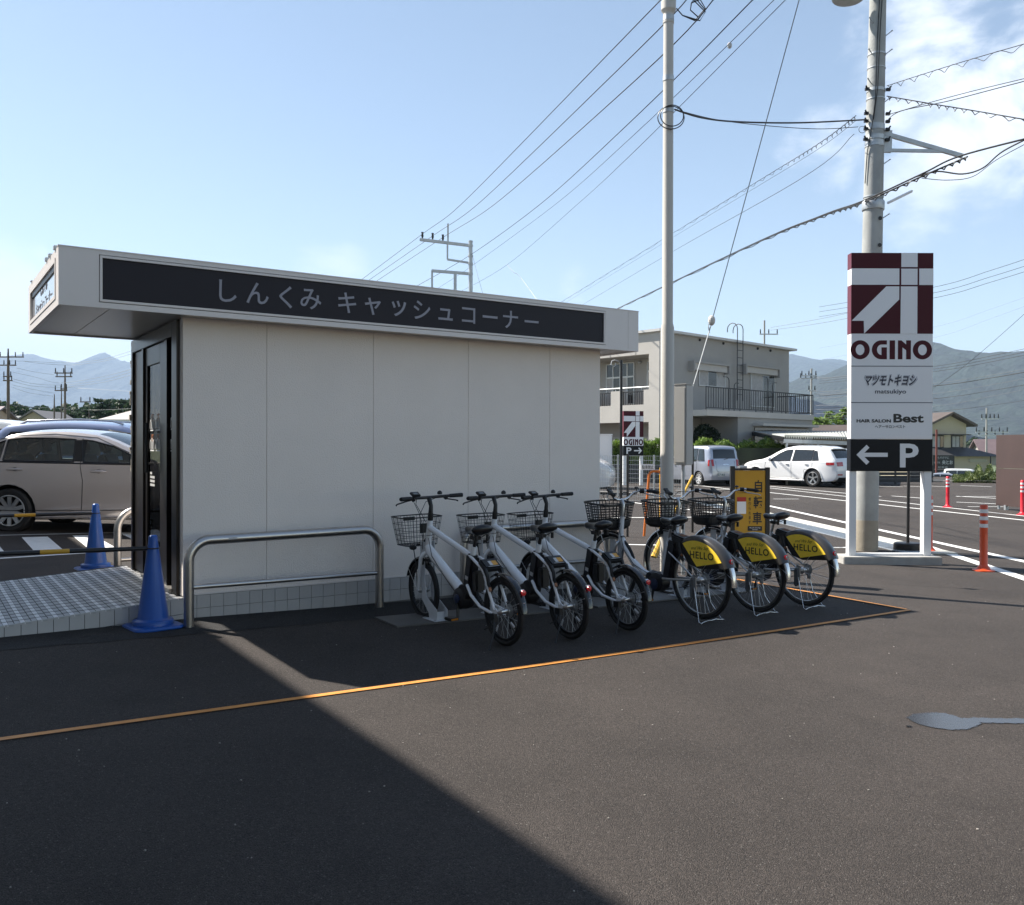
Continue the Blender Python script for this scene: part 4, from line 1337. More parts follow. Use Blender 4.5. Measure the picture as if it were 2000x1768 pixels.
for i, (x, y, rl_) in enumerate(RX):
    b_ = L0 if i == 0 else copy_tree(L0)
    b_.location = kw(x, y, kg(x, y)+.002)
    b_.rotation_euler = (rl_, 0, TH+rad(90)+rad([1.5, 0, .5][i]))
    b_['label'] = labs[i]
# ================================================================ TEXT FITTED TO A BOX
def text_box(s, parent, x0, x1, z0, z1, y, m, name='lettering', bold=0, shear=0, depth=.002, rz=0, proj=False):
    """lettering in a vertical plane facing -Y (local), stretched to the box"""
    c = D.curves.new(name, 'FONT'); c.body = s; c.size = 1; c.offset = bold; c.shear = shear; c.extrude = .001; c.resolution_u = 3
    o = D.objects.new(name, c); COL.objects.link(o)
    dg = bpy.context.evaluated_depsgraph_get()
    me = D.meshes.new_from_object(o.evaluated_get(dg)); D.objects.remove(o)
    me.materials.clear(); me.materials.append(m); me.name = name
    vx = [v.co.x for v in me.vertices]; vy = [v.co.y for v in me.vertices]
    ax, bx, ay, by = min(vx), max(vx), min(vy), max(vy)
    for v in me.vertices:
        X = x0+(v.co.x-ax)/(bx-ax)*(x1-x0); Z = z0+(v.co.y-ay)/(max(1e-6, by-ay))*(z1-z0)
        v.co = Vector((X, y-(depth/2 if v.co.z > 0 else -depth/2), Z))
    return link(D.objects.new(name, me), parent)
WINE = mat('sign_wine', (.060, .002, .009), .5, spec=.25)
SWHITE = mat('sign_white', (.80, .80, .81), .35)
SBLK = mat('sign_black', (.005, .006, .009), .5, spec=.25)
NAVY = mat('letter_navy', (.01, .012, .04), .4)
def logo(par, W, Y, top, z_of, x_of):
    """red and white logo block in picture-of-the-face units: x 165..1425, y 65..1330"""
    q = lambda pts: [(x_of(a), z_of(b)) for a, b in pts]
    def pl(name, pts, m, dy):
        MB().prism(q(pts), (0, .002, 0), (0, Y-dy, 0), (1, 0, 0), (0, 0, 1)).build(name, m, par)
    pl('logo_ground', [(165, 65), (1425, 65), (1425, 1330), (165, 1330)], WINE, .002)
    for P in ([(930, 65), (1180, 65), (1180, 287), (930, 287)], [(930, 312), (1180, 312), (1180, 565), (930, 565)], [(925, 590), (1180, 590), (1180, 1330), (920, 1330)],
              [(165, 310), (900, 310), (900, 565), (165, 565)], [(1207, 310), (1425, 310), (1425, 567), (1207, 567)],
              [(700, 590), (900, 590), (900, 795), (362, 1330), (355, 1130), (168, 1130)]):
        pl('logo_bar', P, SWHITE, .0045)
    def ringp(cx, cy, rx, ry, ix, iy):
        o_ = [(cx+rx*math.cos(a), cy+ry*math.sin(a)) for a in [2*math.pi*i/36 for i in range(37)]]
        i_ = [(cx+ix*math.cos(a), cy+iy*math.sin(a)) for a in [2*math.pi*i/36 for i in range(37)]]
        mb = MB()
        for i in range(36):
            P = q([o_[i], o_[i+1], i_[i+1], i_[i]])
            mb.prism(P, (0, .002, 0), (0, Y-.002, 0), (1, 0, 0), (0, 0, 1))
        mb.build('letter', WINE, par)
    ringp(302, 1583, 148, 149, 68, 84)
    ringp(1263, 1583, 148, 149, 68, 84)
    G_ = [(715, 1435), (631, 1435)]+[(631+148*math.cos(a), 1583-149*math.sin(a)) for a in [math.pi/2+math.pi*i/18 for i in range(1, 18)]]+[(631, 1732), (715, 1732), (715, 1545), (632, 1545), (632, 1665)]+[(636+74*math.cos(a), 1583-83*math.sin(a)) for a in [math.pi*1.5-math.pi*i/14 for i in range(1, 14)]]+[(640, 1500), (715, 1500)]
    for P in (G_, [(757, 1435), (840, 1435), (840, 1732), (757, 1732)], [(885, 1435), (938, 1435), (1012, 1500), (1012, 1435), (1085, 1435), (1085, 1732), (1012, 1732), (1012, 1588), (955, 1545), (955, 1732), (885, 1732)]):
        pl('letter', P, WINE, .002)
def arrow(par, x0, x1, z, h, Y, m, left=True, w=.04):
    s = -1 if left else 1
    tip = x0 if left else x1; tail = x1 if left else x0
    mb = MB()
    mb.box(min(tail, tip-s*w*.7), max(tail, tip-s*w*.7), Y-.002, Y, z-w/2, z+w/2)
    for u in (-1, 1):
        a = (tip, z); b = (tip-s*h/2, z+u*h/2)
        k = w*.707
        P = [(a[0], a[1]), (b[0], b[1]), (b[0]-s*k*1.0, b[1]-u*k*1.0), (a[0]-s*2*k, a[1])]
        mb.prism(P, (0, .002, 0), (0, Y-.0042, 0), (1, 0, 0), (0, 0, 1))
    mb.build('arrow', m, par)
# ---- tall pylon sign
Dy = 11.9
def fx(px): return (px-1659)/159.5*1.085
ztop = EYE.z+(866.5-488)*Dy/FPX*1.0+.02
scl = 1.085/159.5
def fz(py): return ztop-(py-488)*scl
S = thing('pylon_sign', 'tall white sign on two posts with wine red logo and black parking panel', 'sign', (4.50, Dy, 0), 0)
gz = g(5.0)
face = MB().box(0, 1.085, 0, .135, fz(851.3), fz(488)).build('sign_box', SWHITE, S, bevel=.004)
MB().box(-.0015, 1.0865, -.0015, .1365, fz(914), fz(851.6)).build('parking_panel', SBLK, S, bevel=.003)
X_ = lambda a: fx(1640+a/8.035) if False else (a-165)/1260*1.085
Zz = lambda b: fz(480+b/8.035)
logo(face, 1.085, 0, ztop, Zz, X_)
mb = MB()
for y0, y1 in ((65, 310), (567, 1330)): mb.box(-.003, -.001, .0, .135, Zz(y1), Zz(y0))
mb.build('side_logo', mat('sign_wine_side', (.12, .012, .022), .35), face)
for py in (709, 780): MB().box(.0, 1.085, -.0015, 0, fz(py+.8), fz(py-.8)).build('panel_joint', mat('joint_dark', (.12, .13, .15), .6), face)
text_box('マツモトキヨシ', face, fx(1687), fx(1786), fz(747), fz(726), -.003, NAVY, bold=.03, shear=.35)
mo = text_box('マツモトキヨシ', face, fx(1684.5), fx(1788.5), fz(749), fz(724), -.0012, mat('letter_outline', (.30, .32, .38), .5), bold=.085, shear=.35, depth=.001)
text_box('マツモトキヨシ', face, fx(1686), fx(1787), fz(748), fz(725), -.0018, SWHITE, bold=.06, shear=.35, depth=.001)
text_box('matsukiyo', face, fx(1706), fx(1766.5), fz(765), fz(754), -.002, NAVY, bold=.01)
text_box('HAIR SALON', face, fx(1670), fx(1737), fz(819), fz(812.5), -.002, INK, bold=.035)
text_box('Best', face, fx(1742), fx(1801), fz(819), fz(802), -.002, INK, bold=.03)
text_box('ヘアーサロンベスト', face, fx(1706), fx(1765), fz(830), fz(824), -.002, INK, bold=.01)
arrow(face, fx(1670), fx(1731), fz(882), 39*scl, -.002, SWHITE, True, 8*scl)
text_box('P', face, fx(1755), fx(1791.5), fz(906.5), fz(860), -.0025, SWHITE, bold=.022)
for x0, x1 in ((-.012, .085), (.985, 1.085)):
    MB().box(x0, x1, .02, .13, gz+.05, fz(914)).build('post', WHITEP, S, bevel=.003)
MB().box(.086, .984, .03, .12, gz+.10, gz+.135).build('cross_bar', WHITEP, S, bevel=.002)
MB().box(-.13, 1.17, -.12, .27, -.35, gz+.105).build('footing', CONC, S, bevel=.01)
# ---- small distant twin
Dz = 36.5
W2 = .86; x2 = (1218-1000)/FPX*Dz
S2 = thing('parking_sign', 'small distant sign on two white posts, wine logo over P and arrow', 'sign', (x2, Dz, 0), rad(14))
zt2 = EYE.z+(873-801)*Dz/FPX
s2 = 1.72/68/1.0*(68/86)*86/86
def z2(b): return zt2-(b-65)*(1.40/1670)
def xx2(a): return (a-165)/1260*W2
zb2 = zt2-1.42
f2 = MB().box(0, W2, 0, .14, zb2, zt2).build('sign_box', SWHITE, S2, bevel=.004)
logo(f2, W2, 0, zt2, z2, xx2)
MB().box(-.003, -.001, 0, .14, z2(1330), zt2).build('side_logo', MATS['sign_wine_side'], f2)
pp2 = MB().box(-.002, W2+.002, -.002, .142, zb2-.40, zb2-.001).build('parking_panel', SBLK, S2)
text_box('P', pp2, .12, .34, zb2-.33, zb2-.07, -.004, SWHITE, bold=.02)
arrow(pp2, .45, .80, zb2-.2, .26, -.004, SWHITE, False, .05)
for x0 in (.0, W2-.13): MB().box(x0, x0+.13, .02, .12, -.3, zb2-.402).build('post', WHITEP, S2)

# ---- pale street pole with cable cap and cabinet
POLEM = mat('painted_pole', (.50, .475, .43), .42, var=.04, vscale=3)
def taper(name, label, cat, base, r0, r1, H, lean, m, n=28, group=None):
    t = thing(name, label, cat, base, 0, group)
    MB().lathe([(r0, -.2), (r0+(r1-r0)*.5, H*.5), (r1, H)], n, (0, 0, 0)).build('shaft', m, t, smooth=40)
    t.rotation_euler = lean
    return t
pb = at(1302, 1129)
P1 = thing('street_pole', 'slim pale street pole with cable loops behind the bicycles', 'pole', pb)
P1.rotation_euler = (0, rad(.0), 0)
dz_ = lambda py, D_: EYE.z+(874.2-py)*D_/FPX
zj = dz_(640, pb.y)-pb.z
zt1 = dz_(22, pb.y)-pb.z
MB().lathe([(.076, -.2), (.076, zj), (.062, zj+.05), (.057, zt1-.15)], 28).build('shaft', POLEM, P1, smooth=40)
MB().lathe([(.064, zt1-.15), (.064, zt1-.13), (.058, zt1-.12), (.058, zt1-.04), (.085, zt1), (.085, zt1+.10), (.055, zt1+.12), (.04, zt1+.5)], 24).build('cap', POLEM, P1, smooth=30)
for py in (38, 155, 217): 
    z = dz_(py, pb.y)-pb.z
    MB().lathe([(.060, z-.03), (.064, z-.028), (.064, z+.028), (.060, z+.03)], 24).build('band', GALV, P1, smooth=30)
z = dz_(235, pb.y)-pb.z
cb = MB()
cb.tube([Vector((.02+.15*math.cos(a), -.07, z+.13*math.sin(a))) for a in [i*2*math.pi/24 for i in range(24)]], .006, 5, closed=True)
cb.tube([Vector((.03+.13*math.cos(a), -.08, z+.02+.12*math.sin(a))) for a in [i*2*math.pi/24 for i in range(24)]], .006, 5, closed=True)
cb.build('cable_loop', BLACK, P1, smooth=60)
z = dz_(18, pb.y)-pb.z
cb = MB()
for k in range(3):
    cb.tube([Vector((.09, 0, z+.0)), Vector((.16, 0, z-.08)), Vector((.30+.03*k, 0, z-.14)), Vector((.42, 0, z-.02*k)), Vector((.36-.04*k, 0, z+.10)), Vector((.26, 0, z+.06)), Vector((.25, 0, z-.02)), Vector((.34, 0, z-.10))], .007, 5)
cb.build('cable_loop', BLACK, P1, smooth=60)
# cabinet on its own thin post
cbx = atd(1333, 880, 10.55)
CABG = mat('cabinet_grey', (.40, .39, .365), .45, var=.03, vscale=2)
CB = thing('meter_cabinet', 'tall grey equipment cabinet hung beside the pale pole', 'cabinet', (cbx.x, cbx.y, 0), rad(-38))
zc0, zc1 = dz_(908, 10.4), dz_(750, 10.4)
MB().box(-.075, .085, -.075, .105, zc0, zc1).build('cabinet_body', CABG, CB, bevel=.008)
MB().box(-.060, .070, -.083, -.076, zc0+.03, zc1-.03).build('door', CABG, CB, bevel=.003)
MB().box(-.080, .090, -.080, .110, zc1+.001, zc1+.012).build('lid', CABG, CB, bevel=.003)
MB().box(-.076-.03, -.076, .0, .03, zc0+.1, zc1-.06).build('rear_rail', DARKM, CB)
MB().tube([(.0, .02, -.2), (.0, .02, zc0-.001)], .022, 10).build('post', GALV, CB, smooth=40)

# ---- big concrete utility pole
up = at(1690, 1075)
UC = mat('spun_concrete', (.33, .34, .33), .8, bump=.3, bscale=25, var=.16, vscale=2.5)
U = thing('utility_pole', 'thick concrete utility pole behind the tall sign', 'utility pole', up)
U.rotation_euler = (0, rad(1.05), 0)
HU = 9.0
def ur(z): return .178-.0072*z
MB().lathe([(ur(z_), z_) for z_ in (-.2, .5, 2, 4, 6, HU)], 36).build('shaft', UC, U, smooth=40)
MB().lathe([(ur(0)+.002, -.1), (ur(0)+.002, .42+0), (ur(0)+.0005, .46)], 36).build('stained_foot', mat('stained_concrete', (.34, .30, .235), .85, bump=.3, bscale=25, var=.15, vscale=3), U, smooth=40)
def uz(py): return dz_(py, up.y)-up.z
MB().lathe([(ur(3)+.001, uz(410)), (ur(3)+.006, uz(408)), (ur(3)+.006, uz(395)), (ur(3)+.001, uz(393))], 36).build('band', GALV, U, smooth=30)
for py, h in ((108, .03), (135, .015), (178, .05), (195, .02), (250, .09), (270, .07), (282, .09), (385, .02)):
    z = uz(py)
    MB().lathe([(ur(z)+.001, z-h/2), (ur(z)+.007, z-h/2+.002), (ur(z)+.007, z+h/2-.002), (ur(z)+.001, z+h/2)], 36).build('band', GALV, U, smooth=30)
for i, (py, s) in enumerate(((72, 1), (48, -1), (165, -1), (200, 1), (320, 1), (425, 1), (108, -1), (108, 1))):
    z = uz(py)
    m_ = MB().tube([(s*ur(z)*.8, -.08, z-.02), (s*(ur(z)+.045), -.13, z+.03)], .008, 6).lathe([(.015, -.004), (.015, .004)], 8, (s*(ur(z)+.047), -.132, z+.032))
    m_.build('step_bolt', GALV, U, smooth=40)
MB().lathe([(.026, 0), (.03, .002), (.026, .006)], 10, (.05, -ur(3)*.97, uz(430)), Matrix.Rotation(rad(90), 4, 'X')).build('bolt_socket', DARKM, U)
MB().lathe([(.026, 0), (.03, .002), (.026, .006)], 10, (.05, -ur(2)*.97, uz(482)), Matrix.Rotation(rad(90), 4, 'X')).build('bolt_socket', DARKM, U)
# bracket arm
z0, z1 = uz(262), uz(294)
b_ = MB()
b_.bar((ur(5), -.03, z0), (1.30, -.05, uz(303)), .05, .06)
b_.bar((ur(5), -.03, z1), (1.02, -.045, z1-.0), .04, .045)
b_.build('bracket_arm', GALV, U)
MB().box(ur(5)-.02, ur(5)+.10, -.05, .0, z1-.03, z0+.05).build('bracket_plate', GALV, U)
for py in (178, 225, 240, 255, 275):
    z = uz(py)
    for s in (-1, 1):
        cl_ = MB()
        cl_.box(s*(ur(z)+.03)-.03, s*(ur(z)+.03)+.03, -.09, -.05, z-.02, z+.02)
        cl_.tube([(s*(ur(z)+.02), -.08, z-.02), (s*(ur(z)+.06), -.1, z+.04)], .012, 6)
        cl_.build('cable_clamp', DARKM, U)
ca = MB()
ca.tube([(-.02, -ur(8), uz(-10)), (-.05, -ur(7)-.01, uz(90)), (-.06, -ur(6)-.01, uz(200)), (-.10, -ur(5), uz(250)), (-ur(5)*.95, -.07, uz(300)), (-ur(4)*1.0, -.05, uz(360))], .007, 5)
ca.tube([(.02, -ur(8), uz(-10)), (-.01, -ur(7)-.01, uz(70)), (-.03, -ur(6)-.01, uz(180)), (-.08, -ur(5), uz(240))], .006, 5)
ca.tube([(-.23+.05*math.cos(a), -.1, uz(258)+.05*math.sin(a)) for a in [i*math.pi/6 for i in range(13)]], .004, 5)
ca.build('pole_cable', BLACK, U, smooth=60)
# round lamp head near the top and small tube light
lz = uz(3)
lm = MB().lathe([(.05, .20), (.20, .12), (.235, .02), (.235, 0), (.215, -.02), (.0, -.03)], 28, (-.48, -.1, lz-.02))
lmp = lm.build('lamp_head', GALV, U, smooth=35)
MB().tube([(-.3, -.08, lz+.08), (-.1, -.02, lz+.12)], .03, 8).build('lamp_arm', GALV, U, smooth=40)
MB().bar((.16, -.12, uz(400)), (.50, -.2, uz(378)), .05, .035).build('tube_light', SWHITE, U, bevel=.01)

# ---- black post on a round base
bp_ = at(1773, 1076)
Bk = thing('base_post', 'black post on a round black base behind the tall sign', 'post', bp_, 0)
MB().tube([(0, 0, .05), (.012, 0, 1.9)], .022, 12).build('post', BLACK, Bk, smooth=40)
MB().lathe([(.20, 0), (.205, .03), (.20, .11), (.18, .125), (0.03, .125)], 28).build('base', BLACK, Bk, smooth=30)
# ---- flexible red and white posts
POST_R = mat('post_red', (.62, .07, .015), .4, coat=.2); POST_R2 = mat('post_crimson', (.60, .015, .03), .4); RWH = mat('reflective_white', (.70, .70, .70), .35)
def flexpost(px, py, h, label, m):
    p = at(px, py)
    t = thing('marker_post', label, 'marker post', p, 0, 'red and white marker posts')
    k = h/.8
    t.scale = (k, k, k)
    MB().lathe([(.125, 0), (.125, .012), (.085, .022), (.055, .06), (.046, .075), (.044, .5)], 24).build('post', m, t, smooth=40)
    MB().lathe([(.0445, .5), (.044, .79), (.036, .80), (0.001, .80)], 24).build('post_top', m, t, smooth=40)
    for z in (.525, .615, .70): MB().lathe([(.0462, z), (.0462, z+.045)], 24, cap=False).build('band', RWH, t, smooth=40)
    return t
flexpost(1921, 1115, .835, 'orange and white marker post on the road edge line, nearest of all', POST_R)
flexpost(1815, 1078, .84, 'orange and white marker post half hidden by the tall sign', POST_R)
flexpost(1851, 991, .83, 'crimson and white marker post in front of the parked white van', POST_R2)
flexpost(1997, 1006, .83, 'crimson and white marker post beside the brown metal screen', POST_R2)
# ---- brown metal screen
bl, br2 = at(1945, 994), at(2080, 1008)
BR = mat('brown_metal', (.062, .040, .036), .45, var=.15, vscale=1.2)
Bs = thing('metal_screen', 'brown sheet metal screen standing on the lot at the right edge', 'screen', bl, math.atan2(br2.y-bl.y, br2.x-bl.x)+0)
Hs = (994-850)*bl.y/FPX
MB().box(0, 1.9, 0, .06, .10, Hs*.55).build('panel', BR, Bs)
MB().box(0, 1.9, 0, .06, Hs*.55+.008, Hs).build('panel', BR, Bs)
MB().box(.06, .10, .005, .055, 0, .10).build('foot', GALV, Bs)
MB().box(.35, .42, -.03, .055, .0, .12).build('caster', GALV, Bs)
# ---- yellow notice board
yb = at(1456, 1046)
YB = thing('notice_board', 'yellow bicycle sharing board in a black frame behind the bicycles', 'sign', (yb.x, yb.y, 0), rad(2))
yD = 14.3
p0, p1 = atd(1435, 1040, yD), atd(1495, 1040, yD)
YB.location = (p0.x, yD, 0)
wB = p1.x-p0.x
zt_, zb3 = dz_(918, yD), g(p0.x)+.06
def bz(v): return zt_-(v-330)/(1440-330)*(zt_-(zt_-(1041-918)*yD/FPX))   # v in zoomed rows
def bx_(u): return (u-300)/(830-300)*wB
YBP = mat('board_yellow', (.50, .27, .012), .45, var=.06, vscale=3)
MB().box(0, wB, .0, .03, zb3, zt_).build('board', YBP, YB)
f_ = MB().box(-.07, -.002, -.02, .05, zb3-.05, zt_+.07).box(wB+.002, wB+.07, -.02, .05, zb3-.05, zt_+.05).box(-.002, wB+.002, -.015, .045, zt_+.002, zt_+.035)
f_.build('frame', BLACK, YB, bevel=.004)
for x_ in (-.035, wB+.035): MB().box(x_-.03, x_+.03, -.25, .35, g(p0.x)-.03, g(p0.x)+.05).build('foot', BLACK, YB)
for ch, u0, u1, v0, v1 in (('自', 645, 775, 500, 720), ('転', 625, 780, 785, 1000), ('車', 610, 770, 1060, 1280)):
    text_box(ch, YB, bx_(u0), bx_(u1), bz(v1), bz(v0), -.003, INK, bold=.02)
for i, ch in enumerate('借りられます'):
    v = 805+i*82; text_box(ch, YB, bx_(540), bx_(580), bz(v+58), bz(v), -.003, INK, bold=.008)
text_box('かんたんとうろくで', YB, bx_(340), bx_(600), bz(695), bz(675), -.003, INK); text_box('すぐにのれるじてんしゃ', YB, bx_(340), bx_(600), bz(735), bz(712), -.003, INK)
MB().box(bx_(338), bx_(495), -.004, -.001, bz(878), bz(800)).build('red_caption', mat('caption_red', (.42, .03, .02), .5), YB)
MB().box(bx_(338), bx_(495), -.0035, -.001, bz(1095), bz(879)).build('white_patch', SWHITE, YB)
nb = MB().box(bx_(525), bx_(775), -.004, -.001, bz(1395), bz(1312)).build('black_caption', INK, YB)
text_box('Bicycle Sharing', YB, bx_(560), bx_(745), bz(1355), bz(1330), -.005, SWHITE); text_box('STATION', YB, bx_(605), bx_(695), bz(1385), bz(1365), -.005, SWHITE)
# ---- folding barrier: orange hoop, yellow lattice end, leaning yellow rod
bf = at(1285, 1000)
ORANGE = mat('barrier_orange', (.62, .16, .02), .45); YELP = mat('barrier_yellow', (.60, .36, .03), .45)
dB = 15.2
p = atd(1268, 985, dB)
BF = thing('folding_barrier', 'orange and yellow folded barrier standing behind the pale pole', 'barrier', (p.x, dB, 0), rad(10))
gB = g(p.x)
zz1 = dz_(920, dB)
MB().tube(bend([(-.09, 0, gB), (.0, 0, zz1), (.22, 0, zz1), (.22, 0, gB)], .08, 6), .022, 8).build('hoop', ORANGE, BF, smooth=50)
m_ = MB()
for x_ in (.21, .29, .37): m_.box(x_-.012, x_+.012, .03, .05, gB+.05, zz1+.06)
for k in range(12):
    z = gB+.1+k*.075
    m_.bar((.20, .045, z), (.38, .045, z+.06), .01, .012); m_.bar((.20, .05, z+.06), (.38, .05, z), .01, .012)
m_.build('lattice', YELP, BF)
MB().box(-.14, .10, .02, .035, zz1+.02, zz1+.12).build('plate', SWHITE, BF)
text_box('駐車禁止', BF, -.12, .08, zz1+.04, zz1+.10, .018, INK)
p2 = atd(1277, 1074, 12.2); p3 = atd(1300, 1020, 12.4); p4 = atd(1353, 915, 12.9)
YR = thing('yellow_rod', 'yellow plastic rod leaning behind the bicycles', 'rod', (p2.x, p2.y, p2.z))
MB().tube([Vector((0, 0, 0)), p3-p2], [.045, .03], 8).build('sleeve', YELP, YR, smooth=40)
MB().tube([p3-p2, p4-p2], .016, 8).build('rod', YELP, YR, smooth=40)
YR.location.z = g(p2.x)
# ---- thin antenna post beside the kiosk
ap_ = at(1226, 1015)
A1 = thing('thin_post', 'thin black post with a coiled wire on top right of the kiosk', 'post', (atd(1213, 900, 19).x, 19, 0))
za = dz_(703, 19)
MB().tube([(0, 0, -.2), (0, 0, za)], .028, 8).build('post', BLACK, A1, smooth=40)
MB().tube([(0, 0, za-.10), (-.06, 0, za-.03), (-.14, 0, za+.0), (-.2, 0, za-.02), (-.22, 0, za-.10), (-.17, 0, za-.14), (-.12, 0, za-.11), (-.13, 0, za-.06)], .010, 5).build('coiled_wire', GALV, A1)
A2 = thing('thin_post', 'short black post below the small distant sign', 'post', (atd(1226, 900, 15).x, 15, 0))
MB().tube([(0, 0, -.2), (0, 0, dz_(886, 15))], .020, 8).build('post', BLACK, A2, smooth=40)
A3 = thing('thin_post', 'slim black post left of the silver hatchback', 'post', (atd(1353, 900, 16).x, 16, 0))
MB().tube([(0, 0, -.2), (0, 0, dz_(868, 16))], .022, 8).build('post', BLACK, A3, smooth=40)
# mesh fence in front of the parking
MF = thing('mesh_fence', 'low wire mesh fence beyond the kiosk corner', 'fence', (0, 0, 0))
fa, fb = Vector((atd(1140, 950, 26).x, 26, 0)), Vector((atd(1352, 950, 24).x, 24, 0))
gzf = -.06; zf0, zf1 = g(4)-.0, dz_(890, 25)
m_ = MB()
n_ = 60
for i in range(11):
    z = zf0+.05+(zf1-zf0-.05)*i/10
    m_.bar((fa.x, fa.y, z), (fb.x, fb.y, z), .008, .008)
for i in range(n_+1):
    q = fa.lerp(fb, i/n_); m_.bar((q.x, q.y, zf0), (q.x, q.y, zf1), .005, .005)
m_.build('wire_mesh', GALV, MF)['kind'] = 'stuff'
for i in range(0, 4):
    q = fa.lerp(fb, i/3); MB().box(q.x-.02, q.x+.02, q.y-.02, q.y+.02, -.2, zf1+.03).build('post', GALV, MF)
# ================================================================ CARS
CARGLASS = glassmat('car_glass', (.68, .80, .79), .06)
DARKGL = mat('dark_car_glass', (.012, .016, .018), .04, spec=.8)
TRIM = mat('car_trim', (.012, .012, .013), .35)
CHR = mat('car_chrome', (.6, .6, .62), .15, 1)
TAIL = mat('tail_red', (.40, .008, .012), .12, coat=.8)
TAILW = mat('tail_clear', (.55, .45, .45), .12, coat=.8)
PLATEM = mat('plate_white', (.62, .63, .62), .4)
ALLOY = mat('alloy', (.52, .53, .54), .28, .85)
SEATM = mat('seat_fabric', (.10, .10, .11), .8)
UNDER = mat('underbody', (.01, .01, .01), .8)
def resample(pts, step):
    out_ = [Vector(pts[0])]
    for a, b in zip(pts, pts[1:]):
        a = Vector(a); b = Vector(b); n = max(1, int((b-a).length/step))
        for i in range(1, n+1): out_.append(a.lerp(b, i/n))
    return out_
def smooth_poly(pts, it=2):
    P = [Vector(p) for p in pts]
    for _ in range(it):
        Q = [P[0]]
        for a, b in zip(P, P[1:]): Q += [a.lerp(b, .25), a.lerp(b, .75)]
        Q.append(P[-1]); P = Q
    return P
def inpoly(x, z, P):
    c = False; n = len(P)
    for i in range(n):
        a, b = P[i], P[i-1]
        if (a[1] > z) != (b[1] > z) and x < (b[0]-a[0])*(z-a[1])/(b[1]-a[1])+a[0]: c = not c
    return c
class Car:
    """front towards +X; prof = roofline from front bumper bottom over the car to the rear bumper bottom"""
    def __init__(s, name, label, cat, loc, rz, paint, prof, Wm, belt, wheels, R, tumble=.32, zb=.20, see=False, group=None, step=.07, crown=.05, rimn=7, flare=0):
        s.t = thing(name, label, cat, loc, rz, group)
        s.paint, s.Wm, s.belt, s.tum, s.see, s.crown = paint, Wm, belt, tumble, see, crown
        s.P = resample(smooth_poly([Vector((a, b)) for a, b in prof], 2), step)
        s.xf, s.xr = max(p[0] for p in s.P), min(p[0] for p in s.P)
        s.zmax = max(p[1] for p in s.P)
        s.wh = wheels; s.R = R; s.zb = zb; s.step = step; s.rimn = rimn
    def topz(s, x):
        best = None
        for a, b in zip(s.P, s.P[1:]):
            if min(a.x, b.x) <= x <= max(a.x, b.x) and abs(a.x-b.x) > 1e-6:
                z = a.y+(b.y-a.y)*(x-a.x)/(b.x-a.x)
                best = z if best is None else max(best, z)
        return best if best is not None else s.belt
    def W(s, x, z):
        w = s.Wm
        if z > s.belt: w -= (z-s.belt)*s.tum
        if z < .45: w -= .10*((.45-z)/.3)**2*.6
        w -= .018*math.cos((z-.35)*6)*.5
        for e in (s.xf-x, x-s.xr):
            if e < .8: w -= .17*(1-max(0, e)/.8)**2.2
        d = s.topz(x)-z
        if d < .10: w -= .05*(1-max(0, d)/.10)**2
        return w
    def pt(s, x, z, side, off=0): return Vector((x, side*(s.W(x, z)+off), z))
    def side(s, holes):
        R = s.R*1.16
        P = list(s.P)
        pts = [(p.x, p.y) for p in P]
        # along the bottom, rear to front, with wheel arches
        bt = []
        for wx in sorted(s.wh):
            h = s.R+.0
            dz = s.zb-h
            hw = math.sqrt(max(.001, R*R-dz*dz))
            a0 = math.atan2(dz, -hw); a1 = math.atan2(dz, hw)
            a0 = a0+2*math.pi if a0 < 0 else a0
            a1 = a1
            for i in range(15):
                a = a0+(a1-a0)*i/14
                bt.append((wx+R*math.cos(a), h+R*math.sin(a)))
        pts = pts+bt
        for sd in (-1, 1):
            bm = bmesh.new()
            bm.faces.new([bm.verts.new((x, 0, z)) for x, z in pts])
            nx = int((s.xf-s.xr)/(s.step*1.3)); nz = int(s.zmax/(s.step))
            for i in range(1, nx):
                bmesh.ops.bisect_plane(bm, geom=bm.verts[:]+bm.edges[:]+bm.faces[:], plane_co=(s.xr+(s.xf-s.xr)*i/nx, 0, 0), plane_no=(1, 0, 0))
            for i in range(1, nz):
                bmesh.ops.bisect_plane(bm, geom=bm.verts[:]+bm.edges[:]+bm.faces[:], plane_co=(0, 0, s.zmax*i/nz), plane_no=(0, 0, 1))
            if holes:
                for H in holes:
                    for a, b in zip(H, H[1:]+H[:1]):
                        d = (b[0]-a[0], b[1]-a[1]); n_ = (-d[1], 0, d[0])
                        cx_ = [f for f in bm.faces if inb(f, H)]
                        gm = set(cx_)
                        for f in cx_: gm.update(f.edges); gm.update(f.verts)
                        bmesh.ops.bisect_plane(bm, geom=list(gm), plane_co=(a[0], 0, a[1]), plane_no=n_)
                dele = [f for f in bm.faces if any(inpoly(f.calc_center_median().x, f.calc_center_median().z, H) for H in holes)]
                bmesh.ops.delete(bm, geom=dele, context='FACES')
            for v in bm.verts: v.co = s.pt(v.co.x, v.co.z, sd)
            bmesh.ops.recalc_face_normals(bm, faces=bm.faces)
            for f in bm.faces: f.smooth = True
            me = D.meshes.new('body_side'); bm.to_mesh(me); bm.free(); me.materials.append(s.paint)
            link(D.objects.new('body_side', me), s.t)
            # wheel wells
            for wx in s.wh:
                mb = MB(); k = 0
                for yy in (s.Wm-.06, s.Wm-.34):
                    for i in range(13):
                        a = math.pi*i/12-.0
                        mb.v.append(Vector((wx+R*.99*math.cos(a), sd*yy, s.R+R*.99*math.sin(a))))
                for i in range(12): mb.face(i, i+1, 13+i+1, 13+i)
                mb.face(*range(13, 26))
                mb.build('wheel_well', UNDER, s.t)
